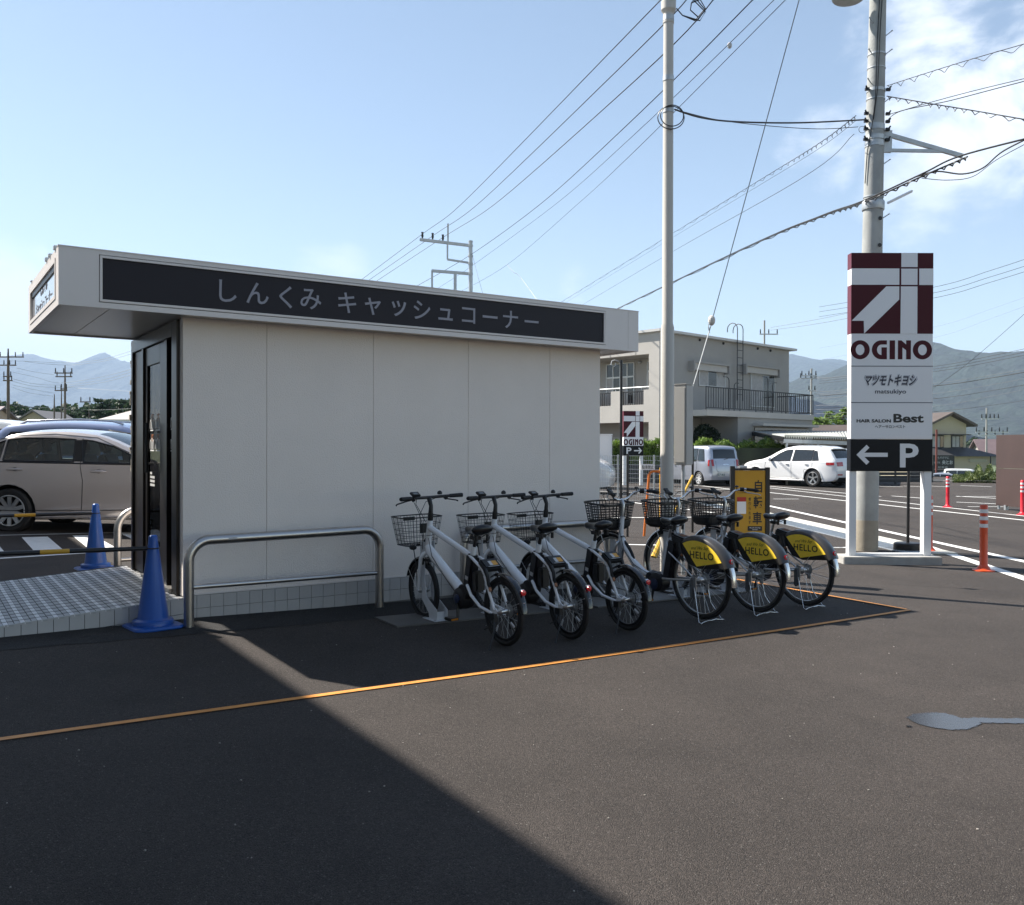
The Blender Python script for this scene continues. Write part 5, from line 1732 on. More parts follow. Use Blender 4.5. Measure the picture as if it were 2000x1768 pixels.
    def rib_pt(s, i, f):
        p = s.P[i]; q0 = s.P[max(0, i-1)]; q1 = s.P[min(len(s.P)-1, i+1)]
        t = (q1-q0).normalized(); n = Vector((t.y, -t.x))
        n = Vector((-t.y, t.x)) if False else n
        # outward normal: profile runs front-bottom -> over -> rear, outward is to the left of travel reversed
        w = s.W(p.x, p.y)
        c = s.crown*(1-abs(f)**2.6)
        return Vector((p.x+n.x*-c*-1*(1), f*w, p.y+n.y*c*1)) if False else Vector((p.x+s.sgn*n.x*c, f*w, p.y+s.sgn*n.y*c))
    def ribbon(s, glass=[]):
        """glass: list of (z0, z1, fmax, 'front'|'rear')"""
        s.sgn = 1
        # choose the sign so that the roof bulges upwards
        i = max(range(len(s.P)), key=lambda k: s.P[k].y)
        if s.rib_pt(i, 0).z < s.P[i].y: s.sgn = -1
        nf = 14
        body = MB(); gl = {}
        fs = [-1+2*j/nf for j in range(nf+1)]
        cx = (s.xf+s.xr)/2
        def key(i):
            p = s.P[i].lerp(s.P[i+1], .5)
            for k, (z0, z1, fm, wh_) in enumerate(glass):
                if z0 < p.y < z1 and ((wh_ == 'rear') == (p.x < cx)) : return k
            return None
        for i in range(len(s.P)): body.v += [s.rib_pt(i, f) for f in fs]
        n1 = nf+1
        for i in range(len(s.P)-1):
            k = key(i)
            for j in range(nf):
                fm_ = abs((fs[j]+fs[j+1])/2)
                if k is not None and fm_ < glass[k][2]:
                    gl.setdefault(k, []).append((i, j))
                    continue
                body.face(i*n1+j, i*n1+j+1, (i+1)*n1+j+1, (i+1)*n1+j)
        body.build('body_top', s.paint, s.t, smooth=50)
        for k, cells in gl.items():
            m = MB(); idx = {}
            for i, j in cells:
                q = []
                for a, b in ((i, j), (i, j+1), (i+1, j+1), (i+1, j)):
                    if (a, b) not in idx: idx[(a, b)] = len(m.v); m.v.append(s.rib_pt(a, fs[b]))
                    q.append(idx[(a, b)])
                m.face(*q)
            m.build('rear_window' if glass[k][3] == 'rear' else 'windscreen', CARGLASS if s.see else DARKGL, s.t, smooth=60)
    def pane(s, H, gl=None, trim=.013, off=-.004, sides=(-1, 1)):
        for sd in sides:
            HH = [(a[0], a[1]) for a in H]
            R_ = resample(HH+[HH[0]], .06)
            P = [s.pt(p.x, p.y, sd, off) for p in R_[:-1]]
            cx = sum(p.x for p in R_)/len(R_); cz = sum(p.y for p in R_)/len(R_)
            m = MB(); c = s.pt(cx, cz, sd, off)
            m.v = [c]+P; n = len(P)
            for i in range(n): m.face(0, 1+i, 1+(i+1) % n)
            w = m.build('side_window', gl or (CARGLASS if s.see else DARKGL), s.t, smooth=80)
            MB().tube([s.pt(p.x, p.y, sd, .002) for p in R_[:-1]], trim, 5, closed=True).build('window_trim', TRIM, w, smooth=60)
    def seam(s, P, sides=(-1, 1), r=.006, off=.0005, m=None, name='door_seam'):
        R_ = resample(P, .06)
        for sd in sides: MB().tube([s.pt(p.x, p.y, sd, off) for p in R_], r, 4).build(name, m or TRIM, s.t)
    def handle(s, x, z, m, sides=(-1, 1), L=.17):
        for sd in sides:
            mb = MB().tube([s.pt(x-L/2, z, sd, .004), s.pt(x-L/4, z+.004, sd, .030), s.pt(x+L/4, z+.004, sd, .030), s.pt(x+L/2, z, sd, .004)], [.012, .019, .019, .012], 8)
            mb.build('door_handle', m, s.t, smooth=60)
            MB().sphere(s.pt(x, z+.004, sd, -.010), (.06, .016, .036), 12, 6).build('handle_cup', TRIM, s.t, smooth=60)
    def mirror(s, x, z, sides=(-1, 1)):
        for sd in sides:
            MB().sphere(s.pt(x, z, sd, .11), (.06, .10, .07), 12, 8).build('wing_mirror', s.paint, s.t, smooth=60)
            MB().tube([s.pt(x, z-.04, sd, -.01), s.pt(x, z-.03, sd, .08)], .02, 6).build('mirror_arm', TRIM, s.t)
    def patch(s, x0, x1, z0, z1, m, name, side, off=.006, n=5):
        mb = MB()
        for i in range(n+1):
            for j in range(n+1):
                x = x0+(x1-x0)*i/n; z = z0+(z1-z0)*j/n
                mb.v.append(s.pt(x, z, side, off))
        for i in range(n):
            for j in range(n): mb.face(i*(n+1)+j, (i+1)*(n+1)+j, (i+1)*(n+1)+j+1, i*(n+1)+j+1)
        return mb.build(name, m, s.t, smooth=60)
    def end_pt(s, z, f, rear=True, off=0):
        cx = (s.xf+s.xr)/2
        best = None
        for i in range(len(s.P)-1):
            a, b = s.P[i], s.P[i+1]
            if ((a.x < cx) == rear) and min(a.y, b.y) <= z <= max(a.y, b.y) and abs(a.y-b.y) > 1e-5:
                t = (z-a.y)/(b.y-a.y)
                p = s.rib_pt(i, f).lerp(s.rib_pt(i+1, f), t)
                if best is None or (p.x < best.x if rear else p.x > best.x): best = p
        if best is None: best = Vector((s.xr, 0, z))
        return best+Vector((-off if rear else off, 0, 0))
    def end_patch(s, z0, z1, f0, f1, m, name, rear=True, off=.008, n=6, par=None, skew=0):
        mb = MB()
        for i in range(n+1):
            for j in range(n+1):
                f = f0+(f1-f0)*i/n
                z = z0+(z1-z0)*j/n+skew*(i/n)
                mb.v.append(s.end_pt(z, f, rear, off))
        for i in range(n):
            for j in range(n): mb.face(i*(n+1)+j, (i+1)*(n+1)+j, (i+1)*(n+1)+j+1, i*(n+1)+j+1)
        return mb.build(name, m, par or s.t, smooth=60)
    def wheels(s, sides=(-1, 1), turn=0, rim=None):
        first = None
        for wx in s.wh:
            for sd in sides:
                yy = sd*(s.Wm-.125)
                t = MB(); ry_ = Matrix.Rotation(rad(90), 4, 'X')
                R = s.R
                t.lathe([(R*.66, -.10), (R*.86, -.112), (R*.97, -.09), (R, -.05), (R, .05), (R*.97, .09), (R*.86, .112), (R*.66, .10)], 36, (0, 0, 0), ry_, cap=False)
                w = t.build('wheel', RUBBER, s.t, smooth=40); w.location = (wx, yy, R)
                r_ = MB()
                r_.lathe([(R*.68, .09*sd*-1+0), (R*.66, sd*-.02)], 30, (0, 0, 0), ry_, cap=False)
                r_.torus(R*.665, R*.035, 36, 8, (0, sd*.098, 0))
                n = s.rimn
                for i in range(n):
                    a = 2*math.pi*i/n+.3
                    for q in ((-.10, .10) if n <= 6 else (0,)):
                        e = Vector((R*.64*math.cos(a+q), sd*.088, R*.64*math.sin(a+q)))
                        st_ = Vector((R*.12*math.cos(a+q), sd*.075, R*.12*math.sin(a+q)))
                        r_.bar(st_, e, R*(.10 if n <= 6 else .17), .02, (0, 1, 0))
                r_.lathe([(R*.17, 0), (R*.15, .012)], 16, (0, sd*.075, 0), Matrix.Rotation(rad(-90*sd), 4, 'X'))
                rr_ = r_.build('rim', rim or ALLOY, w, smooth=35)
                MB().lathe([(R*.62, -.02), (R*.62, .02)], 24, (0, sd*.02, 0), ry_).build('brake_disc', DARKM, w)
    def under(s):
        w = s.Wm-.12
        MB().box(s.xr+.35, s.xf-.35, -w, w, s.zb-.02, s.zb+.12).build('underbody', UNDER, s.t)
    def interior(s, seats, zf=.45):
        m = MB()
        for x, y in seats:
            m.box(x-.28, x+.25, y-.24, y+.24, zf, zf+.17)
            m.box(-.07, .07, -.24, .24, 0, .58, Matrix.Translation((x-.26, y, zf+.14)) @ Matrix.Rotation(rad(-16), 4, 'Y'))
            m.box(-.05, .05, -.13, .13, .62, .82, Matrix.Translation((x-.27, y, zf+.12)) @ Matrix.Rotation(rad(-14), 4, 'Y'))
        m.build('seats', SEATM, s.t, bevel=.03)
        MB().box(s.xr+.5, s.xf-.9, -s.Wm+.15, s.Wm-.15, s.zb+.15, s.zb+.17).build('cabin_floor', UNDER, s.t)
def inb(f, H):
    xs = [p[0] for p in H]; zs = [p[1] for p in H]
    c = f.calc_center_median()
    return min(xs)-.12 < c.x < max(xs)+.12 and min(zs)-.12 < c.z < max(zs)+.12
def paintm(name, c, metal=0, rough=.3): return mat(name, c, rough, metal, coat=1)
PB = paintm('paint_champagne', (.50, .45, .425), .4, .2)
PBL = paintm('paint_steel_blue', (.16, .21, .36), .35, .3)
PW = paintm('paint_pearl', (.74, .75, .76), 0, .3)
PS = paintm('paint_silver', (.40, .43, .50), .5, .32)
PK = paintm('paint_white', (.78, .78, .78), 0, .3)
# ---- champagne saloon: rear axle at x=0
prof = [(3.55, .22), (3.60, .50), (3.55, .68), (3.30, .80), (2.50, .93), (2.12, .99), (1.35, 1.38), (.85, 1.455), (.30, 1.46), (-.12, 1.40), (-.72, 1.10), (-1.0, 1.04), (-1.18, .98), (-1.22, .70), (-1.20, .40), (-1.12, .24)]
sd0 = Vector((-7.20, 12.75, 0))
c = Car('parked_saloon', 'champagne coloured saloon parked behind the ramp and cones', 'car', (sd0.x, sd0.y+.89, g(-6.3)), rad(1.5), PB, prof, .885, 1.0, (0, 2.75), .325, zb=.21, see=True, step=.06, rimn=10)
H = [[(-.42, 1.245-.0), (-.62, 1.11), (-.70, .985), (-.13, .97), (-.11, 1.325)], [(-.075, 1.043), (.92, 1.025), (.90, 1.345), (.60, 1.36), (.20, 1.365), (-.055, 1.34)], [(1.06, 1.02), (2.0, .995), (1.92, 1.03), (1.45, 1.245), (1.15, 1.325), (1.0, 1.34)]]
H[0] = [(-.52, 1.055), (-.13, 1.045), (-.10, 1.325), (-.30, 1.24)]
c.side(H); c.ribbon([(1.0, 1.40, .85, 'front'), (1.12, 1.38, .85, 'rear')])
for h_ in H: c.pane(h_, trim=.012)
for sd in (-1, 1):
    c.patch(0.905, 1.06, 1.03, 1.335, TRIM, 'door_pillar', sd, .004)
c.seam([(1.0, 1.36), (1.02, .95), (1.05, .75), (1.03, .40), (1.02, .33)])
c.seam([(-.62, .98), (-.64, .90), (-.58, .80), (-.44, .66), (-.32, .50), (-.26, .37), (-.18, .33), (1.02, .33), (2.15, .34), (2.2, .5), (2.12, .93)])
c.seam([(-.9, 1.05), (-.45, 1.27), (.0, 1.40), (.6, 1.425), (1.2, 1.37), (2.0, 1.02)], r=.006)
c.seam([(-.62, 1.035), (2.1, .98)], r=.010, off=.003, name='belt_trim')
c.handle(.0+.10, .915, PB, L=.22); c.handle(1.28, .885, PB, L=.22)
c.mirror(1.92, 1.07); c.wheels(); c.under()
c.interior([(.35, .38), (.35, -.38), (1.28, .38), (1.28, -.38)], .42)
swh = MB().torus(.18, .014, 24, 6, (0, 0, 0), 'Z').build('steering_wheel', TRIM, c.t, smooth=60)
swh.location = (1.75, -.38, .95); swh.rotation_euler = (0, rad(-65), 0)
MB().box(1.95, 2.3, -.75, .75, .75, .93).build('dashboard', TRIM, c.t, bevel=.03)
c.seam([(.42, .23), (2.32, .24)], r=.02, off=-.01, m=PB, name='sill')
# ---- blue estate behind
prof = [(3.55, .25), (3.60, .55), (3.5, .80), (3.2, .93), (2.45, 1.06), (1.55, 1.52), (1.1, 1.60), (.2, 1.635), (-.6, 1.60), (-.88, 1.56), (-1.15, 1.25), (-1.25, 1.0), (-1.27, .6), (-1.18, .3)]
p = atd(30, 822, 17.2)
c = Car('parked_estate', 'steel blue estate with roof rails behind the champagne saloon', 'car', (-8.35, 16.9, g(-8)), rad(-1), PBL, prof, .88, 1.0, (0, 2.7), .33, zb=.24, tumble=.26)
H = [[(-.95, 1.06), (-.1, 1.05), (-.1, 1.46), (-.68, 1.45)], [(.0, 1.05), (1.0, 1.04), (.98, 1.49), (.0, 1.47)], [(1.12, 1.04), (2.2, 1.03), (1.55, 1.42), (1.1, 1.49)]]
c.side(None); c.ribbon([(1.10, 1.50, .85, 'front'), (1.05, 1.52, .85, 'rear')])
for h_ in H: c.pane(h_, off=.006, trim=.014)
c.wheels(); c.under(); c.mirror(2.1, 1.08)
for sd in (-1, 1):
    P = [c.pt(x, z, sd, -.08) for x, z in ((-.6, 1.60), (-.45, 1.665), (.5, 1.69), (1.1, 1.655), (1.3, 1.60))]
    MB().tube(P, .018, 8).build('roof_rail', CHR, c.t, smooth=60)
# ---- white car at the far left edge
p = atd(-90, 826, 21)
prof = [(1.9, .25), (1.95, .7), (1.85, .98), (1.2, 1.1), (.7, 1.62), (.2, 1.72), (-1.1, 1.72), (-1.5, 1.62), (-1.75, 1.1), (-1.8, .6), (-1.7, .28)]
c = Car('parked_car', 'white car roof at the left edge behind the blue estate', 'car', (p.x+1.1, 21, g(-11)), rad(2), PK, prof, .80, 1.0, (1.3, -1.2), .29, tumble=.2, step=.1)
H = [[(-1.45, 1.05), (-.4, 1.05), (-.4, 1.52), (-1.3, 1.52)], [(-.3, 1.05), (.95, 1.05), (.6, 1.52), (-.3, 1.52)]]
c.side(None); c.ribbon([(1.15, 1.6, .85, 'front'), (1.1, 1.55, .85, 'rear')])
for h_ in H: c.pane(h_, off=.006)
c.wheels(); c.under()
# ---- white crossover: near side towards the camera, tail to the right
prof = [(3.62, .24), (3.72, .50), (3.70, .72), (3.50, .93), (2.95, 1.05), (2.40, 1.12), (1.62, 1.55), (1.15, 1.655), (.30, 1.665), (-.35, 1.60), (-.62, 1.50), (-.88, 1.16), (-.98, 1.02), (-1.02, .62), (-.96, .34), (-.80, .26)]
p = atd(1583, 946, 35.6)
ang = rad(180-54)
c = Car('parked_crossover', 'white crossover parked tail towards us beside the tall sign', 'car', (12.95, 36.9, g(12.4)), ang, PW, prof, .945, 1.03, (0, 2.82), .365, zb=.24, tumble=.38, rimn=5)
H = [[(-.28, 1.09), (.02, 1.08), (.02, 1.50), (-.12, 1.46)], [(.06, 1.08), (.98, 1.06), (.95, 1.53), (.06, 1.51)], [(1.08, 1.06), (2.16, 1.04), (1.70, 1.35), (1.40, 1.49), (1.06, 1.53)]]
c.side(None)
c.ribbon([(1.16, 1.53, .84, 'front'), (1.14, 1.50, .80, 'rear')])
for h_ in H: c.pane(h_, off=.006, trim=.016)
c.seam([(1.02, 1.05), (1.03, .7), (1.03, .34)]); c.seam([(2.30, 1.05), (2.36, .8), (2.30, .36), (1.03, .34), (.45, .34), (.40, .7), (.02, .80), (.0, 1.05)]); c.seam([(-.9, 1.00), (.5, .985), (2.3, .98), (3.4, .87)], r=.004, off=.002, m=PW, name='shoulder_line')
c.handle(.28, .93, PW); c.handle(1.22, .92, PW); c.mirror(2.05, 1.12)
c.wheels(); c.under()
for x in (0, 2.82):
    for sd in (-1, 1):
        P = [c.pt(x+.43*math.cos(a), .365+.43*math.sin(a), sd, .008) for a in [math.pi*i/14 for i in range(15)]]
        MB().tube(P, .022, 6).build('arch_trim', PW, c.t, smooth=60)
for sd in (-1, 1):
    c.end_patch(.86, 1.02, sd*.52, sd*.99, TAIL, 'tail_lamp', off=.012)
    c.patch(-.93, -.62, .90, 1.01, TAIL, 'tail_lamp', sd, .010)
    c.end_patch(.50, .545, sd*.55, sd*.92, TAIL, 'reflector', off=.010)
c.end_patch(.74, .86, -.18, .18, PLATEM, 'number_plate', off=.014)
c.end_patch(.26, .42, -.8, .8, TRIM, 'rear_valance', off=.010)
c.seam([(.48, .27), (2.34, .27)], r=.035, off=-.005, m=PW, name='sill')
MB().bar(Vector((-.60, -.52, 1.56)), Vector((-.60, .52, 1.56)), .16, .03).build('roof_spoiler', PW, c.t, bevel=.01)
for sd in (-1, 1):
    MB().tube([c.pt(x, z, sd, -.06) for x, z in ((-.3, 1.61), (-.1, 1.66), (.9, 1.69), (1.2, 1.65))], .014, 6).build('roof_rail', CHR, c.t, smooth=60)
# ---- silver tall hatchback, tail towards us
prof = [(2.95, .22), (3.0, .5), (2.92, .78), (2.55, .95), (2.2, 1.05), (1.55, 1.52), (1.1, 1.62), (0, 1.64), (-.45, 1.60), (-.55, 1.50), (-.64, 1.05), (-.70, .80), (-.72, .45), (-.68, .26)]
q = at(1398, 948)
ang = rad(180-69)
c = Car('parked_hatchback', 'silver hatchback with red tail lamps behind the yellow board', 'car', (8.45, 37.2, g(8.3)), ang, PS, prof, .835, 1.0, (0, 2.45), .29, zb=.22, tumble=.16, rimn=7)
H = [[(-.38, 1.02), (.05, 1.02), (.05, 1.50), (-.25, 1.50)], [(.12, 1.02), (.95, 1.0), (.95, 1.52), (.12, 1.52)], [(1.05, 1.0), (2.1, .98), (1.5, 1.42), (1.05, 1.50)]]
c.side(None); c.ribbon([(1.10, 1.5, .84, 'front'), (1.08, 1.50, .84, 'rear')])
for h_ in H: c.pane(h_, off=.006, trim=.015)
c.wheels(rim=mat('wheel_trim', (.62, .63, .64), .35, .3)); c.under(); c.mirror(1.9, 1.05); c.seam([(1.0, 1.0), (1.0, .35)]); c.seam([(.1, 1.0), (.12, .7), (.35, .35)])
for sd in (-1, 1):
    c.end_patch(.82, 1.09, sd*.84, sd*1.0, TAIL, 'tail_lamp', off=.012)
    c.end_patch(.74, .81, sd*.84, sd*1.0, TAILW, 'tail_lamp_lower', off=.012)
    c.patch(-.64, -.56, .82, 1.07, TAIL, 'tail_lamp', sd, .010)
np_ = c.end_patch(.40, .56, -.05+.25, .36+.25, PLATEM, 'number_plate', off=.02)
c.end_patch(.395, .40, -.05+.24, .36+.26, TRIM, 'plate_edge', off=.021)
np2 = text_box('57-83', c.t, -.165, .165, -.05, .04, 0, mat('plate_ink', (.04, .10, .09), .5), bold=.01)
pp = c.end_pt(.48, .40, True, .028); np2.location = pp; np2.rotation_euler = (0, 0, rad(-90))
bow = resample([(0, 0), (1, 0)], .1)
P = [c.end_pt(z, f, True, .008) for z, f in ((1.02, .70), (.62, .68), (.585, .58), (.58, 0), (.585, -.58), (.62, -.68), (1.02, -.70))]
MB().tube(P, .006, 5).build('tailgate_seam', TRIM, c.t)
MB().tube([c.end_pt(1.07, .1, True, .01), c.end_pt(1.13, -.25, True, .03)], .012, 6).build('rear_wiper', TRIM, c.t)
c.end_patch(.86, .90, -.22, .22, CHR, 'boot_handle', off=.014)
# ---- white people carrier at the kiosk corner
prof = [(.0, .25), (.08, .55), (.05, .85), (-.25, 1.05), (-.55, 1.16), (-1.25, 1.85), (-1.7, 1.95), (-4.2, 1.95), (-4.5, 1.8), (-4.65, 1.0), (-4.6, .3)]
c = Car('parked_van', 'white van nose showing past the kiosk corner', 'van', (atd(1197, 950, 29).x, 29.6, g(3)), rad(-14), PK, prof, .86, 1.1, (-.85, -3.7), .31, tumble=.12, step=.09)
c.side(None); c.ribbon([(1.22, 1.82, .86, 'front')])
c.pane([(-.75, 1.15), (-1.9, 1.13), (-1.9, 1.72), (-1.35, 1.72)], off=.006); c.pane([(-2.0, 1.13), (-3.2, 1.13), (-3.2, 1.72), (-2.0, 1.72)], off=.006)
c.wheels(); c.under(); c.mirror(-.75, 1.2)
for sd in (-1, 1): c.end_patch(.80, .98, sd*.55, sd*.95, mat('lamp_clear', (.5, .52, .55), .1, coat=.8), 'head_lamp', rear=False, off=.01)
c.seam([(-1.95, 1.9), (-1.97, 1.1), (-1.97, .35)])
tr_ = thing('white_container', 'bright white box body standing behind the white van', 'container', (atd(1186, 950, 33).x, 33, g(3.5)), rad(-8))
MB().box(-1.5, .17, 0, 1.6, .3, 1.98).build('box_body', PK, tr_, bevel=.02)
MB().box(-1.52, .19, -.02, 1.62, 1.981, 2.02).build('box_lid', PK, tr_)
MB().box(-1.4, .1, .1, 1.5, .0, .3).build('chassis', UNDER, tr_)
# ---- kei van and dark car near the far house
prof = [(1.6, .25), (1.65, .6), (1.6, .95), (1.45, 1.05), (1.05, 1.62), (.7, 1.72), (-1.35, 1.74), (-1.55, 1.6), (-1.68, 1.0), (-1.68, .3)]
q = atd(1878, 936, 88)
c = Car('parked_van', 'white box van parked before the beige house', 'van', (q.x, 88, gfar(q.x, 88)), rad(-22), PK, prof, .74, 1.0, (1.15, -1.1), .27, tumble=.12, step=.12)
c.side(None); c.ribbon([(1.05, 1.6, .86, 'front'), (1.05, 1.6, .8, 'rear')])
c.pane([(-1.5, 1.02), (-.5, 1.02), (-.5, 1.55), (-1.4, 1.55)], off=.008, trim=.02); c.pane([(-.4, 1.02), (.4, 1.02), (.4, 1.55), (-.4, 1.55)], off=.008, trim=.02); c.pane([(.5, 1.02), (1.2, 1.02), (.9, 1.5), (.5, 1.55)], off=.008, trim=.02)
c.wheels(); c.under(); c.mirror(1.1, 1.1)
prof = [(1.9, .25), (1.95, .6), (1.7, .85), (1.0, .95), (.4, 1.38), (-.8, 1.45), (-1.4, 1.3), (-1.75, .95), (-1.8, .4)]
q = atd(1848, 938, 92)
c = Car('parked_car', 'dark blue small car left of the white box van', 'car', (q.x, 92, gfar(q.x, 92)), rad(200), paintm('paint_dark', (.03, .045, .07), .3), prof, .80, .9, (1.25, -1.2), .29, step=.12)
c.side(None); c.ribbon([(1.0, 1.36, .85, 'front'), (1.0, 1.36, .85, 'rear')]); c.pane([(-1.3, .95), (-.3, .95), (-.3, 1.33), (-1.1, 1.28)], off=.008); c.pane([(-.2, .95), (.8, .95), (.4, 1.3), (-.2, 1.33)], off=.008); c.wheels(); c.under()
q = atd(1829, 940, 84)
c = Car('parked_car', 'pale low car half hidden by the sign post at the far kerb', 'car', (q.x, 84, gfar(q.x, 84)), rad(160), PS, prof, .80, .9, (1.25, -1.2), .29, step=.12)
c.side(None); c.ribbon([(1.0, 1.36, .85, 'front'), (1.0, 1.36, .85, 'rear')]); c.pane([(-1.3, .95), (-.3, .95), (-.3, 1.33), (-1.1, 1.28)], off=.008); c.pane([(-.2, .95), (.8, .95), (.4, 1.3), (-.2, 1.33)], off=.008); c.wheels(); c.under()
# wheel stops
for px, py, w in ((1517, 944, 'leftmost concrete wheel stop in front of the white crossover'), (1556, 942, 'concrete wheel stop under the nose of the white crossover'), (1750, 941, 'concrete wheel stop seen between the tall sign posts'), (1829, 941, 'concrete wheel stop just right of the tall sign'), (1600, 940.5, 'concrete wheel stop behind the rear wheel of the white crossover')):
    q = at(px, py)
    MB().box(-.3, .3, -.07, .07, 0, .12).build('wheel_stop', CONC, None, bevel=.02, loc=q)
    tag(COL.objects[-1], w, 'wheel stop', 'wheel stops on the parking lot')

# ================================================================ LARGE STORE (outside the frame on the left, its shadow falls across the lot)
ST = thing('store_building', 'large beige store wall standing left of the camera', 'building', (0, 0, 0), 0)
def uv(du, sv, z=0): return KU*du+KV*sv+Vector((0, 0, z))
STM = mat('store_wall', (.62, .57, .50), .8, var=.05, vscale=1)
def obox(name, d0, d1, s0, s1, z0, z1, m, par=ST):
    mb = MB()
    mb.v = [uv(d, s_, z) for z in (z0, z1) for d, s_ in ((d0, s0), (d1, s0), (d1, s1), (d0, s1))]
    for q in ((0, 3, 2, 1), (4, 5, 6, 7), (0, 1, 5, 4), (1, 2, 6, 5), (2, 3, 7, 6), (3, 0, 4, 7)): mb.face(*q)
    return mb.build(name, m, par)
obox('wall', -16, -1.90, -30, 20.9, -.3, 7.9, STM)
obox('parapet', -16.05, -1.86, -30, 20.95, 7.901, 8.0, mat('parapet_metal', (.5, .48, .45), .5))

# ================================================================ GREY TWO-STOREY BUILDING
GC = Vector((6.8, 42, 0)); GXD = Vector((.729, .684, 0)).normalized(); GYD = Vector((-GXD.y, GXD.x, 0))
G = thing('grey_building', 'grey two storey concrete building with balconies and a roof ladder', 'building', GC, math.atan2(GXD.y, GXD.x))
GW = mat('grey_render', (.34, .325, .305), .85, bump=.3, bscale=14, var=.07, vscale=.7)
GWL = mat('light_render', (.48, .455, .42), .85, bump=.3, bscale=14, var=.06, vscale=.8)
GDK = mat('deep_window', (.02, .024, .028), .08, spec=.7)
CURT = mat('curtain', (.38, .37, .36), .8, var=.15, vscale=4)
WFR = mat('window_frame_alu', (.50, .50, .49), .4, .4)
RAILM = mat('iron_rail', (.018, .018, .022), .5)
def hit(axis, off, px, py):
    """pixel -> (coordinate along axis, z) on a vertical plane of the building; axis 'x': plane y=off, axis 'y': plane x=off"""
    d = ray(px, py)
    o = EYE-GC
    ox, oy = o.dot(GXD), o.dot(GYD); dx, dy = d.dot(GXD), d.dot(GYD)
    if axis == 'x': t = (off-oy)/dy; return ox+dx*t, EYE.z+d.z*t
    t = (off-ox)/dx; return oy+dy*t, EYE.z+d.z*t
LX = hit('x', 0, 1541, 700)[0]
ztg = hit('x', 0, 1300, 645)[1]
LY = 9.0
MB().box(.5, LX, 0, .3, -.4, ztg-.12).build('wall', GW, G)
MB().box(LX-.3, LX, .301, 9, -.4, ztg-.12).build('wall', GW, G)
MB().box(.5, LX-.301, 8.7, 9, -.4, ztg-.12).build('wall', GW, G)
MB().box(0, .5, -.12, .5, -.4, ztg-.12).build('corner_fin', GWL, G)
MB().box(-.15, LX+.45, -.25, 9.2, ztg-.119, ztg).build('roof_slab', mat('roof_edge', (.55, .54, .52), .6), G)
# right wall windows
def rect(axis, off, a, b):
    s0, z1 = hit(axis, off, *a); s1, z0 = hit(axis, off, *b)
    return (min(s0, s1), max(s0, s1), min(z0, z1), max(z0, z1))
def window(name, x0, x1, z0, z1, y, mull, m=GDK, curt=False):
    w = MB(); t = .05
    for a in ((x0, x1, z0, z0+t), (x0, x1, z1-t, z1), (x0, x0+t, z0+t, z1-t), (x1-t, x1, z0+t, z1-t)): w.box(a[0], a[1], y-.05, y-.001, a[2], a[3])
    for k in mull: xm = x0+(x1-x0)*k; w.box(xm-.02, xm+.02, y-.045, y-.001, z0+t, z1-t)
    o = w.build('window', WFR, G)
    ks = [0]+list(mull)+[1]
    for i in range(len(ks)-1):
        MB().box(x0+(x1-x0)*ks[i]+.02, x0+(x1-x0)*ks[i+1]-.02, y-.03, y-.012, z0+.03, z1-.03).build('pane', CURT if (curt and i % 2 == 0) else m, o)
    return o
for (wa, wb, ba, bb, mu) in (((1364, 722), (1416, 758), (1356, 704), (1427, 722), (.33, .66)), ((1465, 729), (1512, 797), (1458, 711), (1525, 729), (.5,))):
    x0, x1, z0, z1 = rect('x', 0, wa, wb)
    window('window', x0, x1, z0, z1, 0, mu, curt=True)
    X0b, X1b, Z0b, Z1b = rect('x', -.35, ba, bb)
    s_ = MB().box(X0b, X1b, -.35, -.001, Z1b-.10, Z1b).box(X0b, X0b+.1, -.35, -.001, Z0b-.25, Z1b-.10).box(X1b-.1, X1b, -.35, -.001, Z0b-.25, Z1b-.10)
    s_.build('window_hood', GW, G)
    MB().box(X0b+.14, X1b-.14, -.25, -.001, Z1b-.42, Z1b-.101).build('shutter_box', GWL, G)
# vents
for px, py in ((1366, 664), (1412, 671), (1479, 681), (1504, 685)):
    x, z = hit('x', 0, px, py); MB().sphere((x, -.03, z), .07, 8, 5).build('vent', DARKM, G)
# balcony, its railing and the ground floor volume under it
bpj = -2.2
bx0, bz0 = hit('x', bpj, 1381, 800); bx1, _ = hit('x', bpj, 1590, 800)
fl_z = hit('x', bpj, 1441, 803)[1]
MB().box(bx0, bx1, bpj, -.001, fl_z-.28, fl_z).build('balcony_slab', GWL, G)
gx0, _ = hit('x', bpj+.1, 1441, 850)
MB().box(gx0, bx1-.05, bpj+.1, -.001, -.4, fl_z-.281).build('lower_storey', GW, G)
MB().box(bx0+.2, gx0-.01, -.02, -.002, -.4, 2.0).build('entry_recess_shade', mat('shade_paint', (.10, .10, .10), .8), G)  # flat dark sheet on the wall, the recess's shade put into its colour
MB().box(gx0-1.5, gx0-.3, -.06, -.021, -.3, 2.05).build('entry_door', GDK, G)
rt = fl_z+1.05
rl_ = MB().bar((bx0, bpj+.06, rt), (bx1, bpj+.06, rt), .06, .05).bar((bx0, bpj+.06, fl_z+.1), (bx1, bpj+.06, fl_z+.1), .04, .04)
rl_.bar((bx1, bpj+.06, rt), (bx1, -.05, rt), .06, .05).bar((bx1, bpj+.06, fl_z+.1), (bx1, -.05, fl_z+.1), .04, .04)
rl_.build('handrail', RAILM, G)
nb = int((bx1-bx0)/.2)
bal = None
for i in range(nb+1):
    x = bx0+(bx1-bx0)*i/nb
    th_ = .05 if i % 7 == 0 else .024
    MB().box(x-th_/2, x+th_/2, bpj+.05, bpj+.07, fl_z+.0 if i % 7 == 0 else fl_z+.1, rt).build('baluster', RAILM, G)
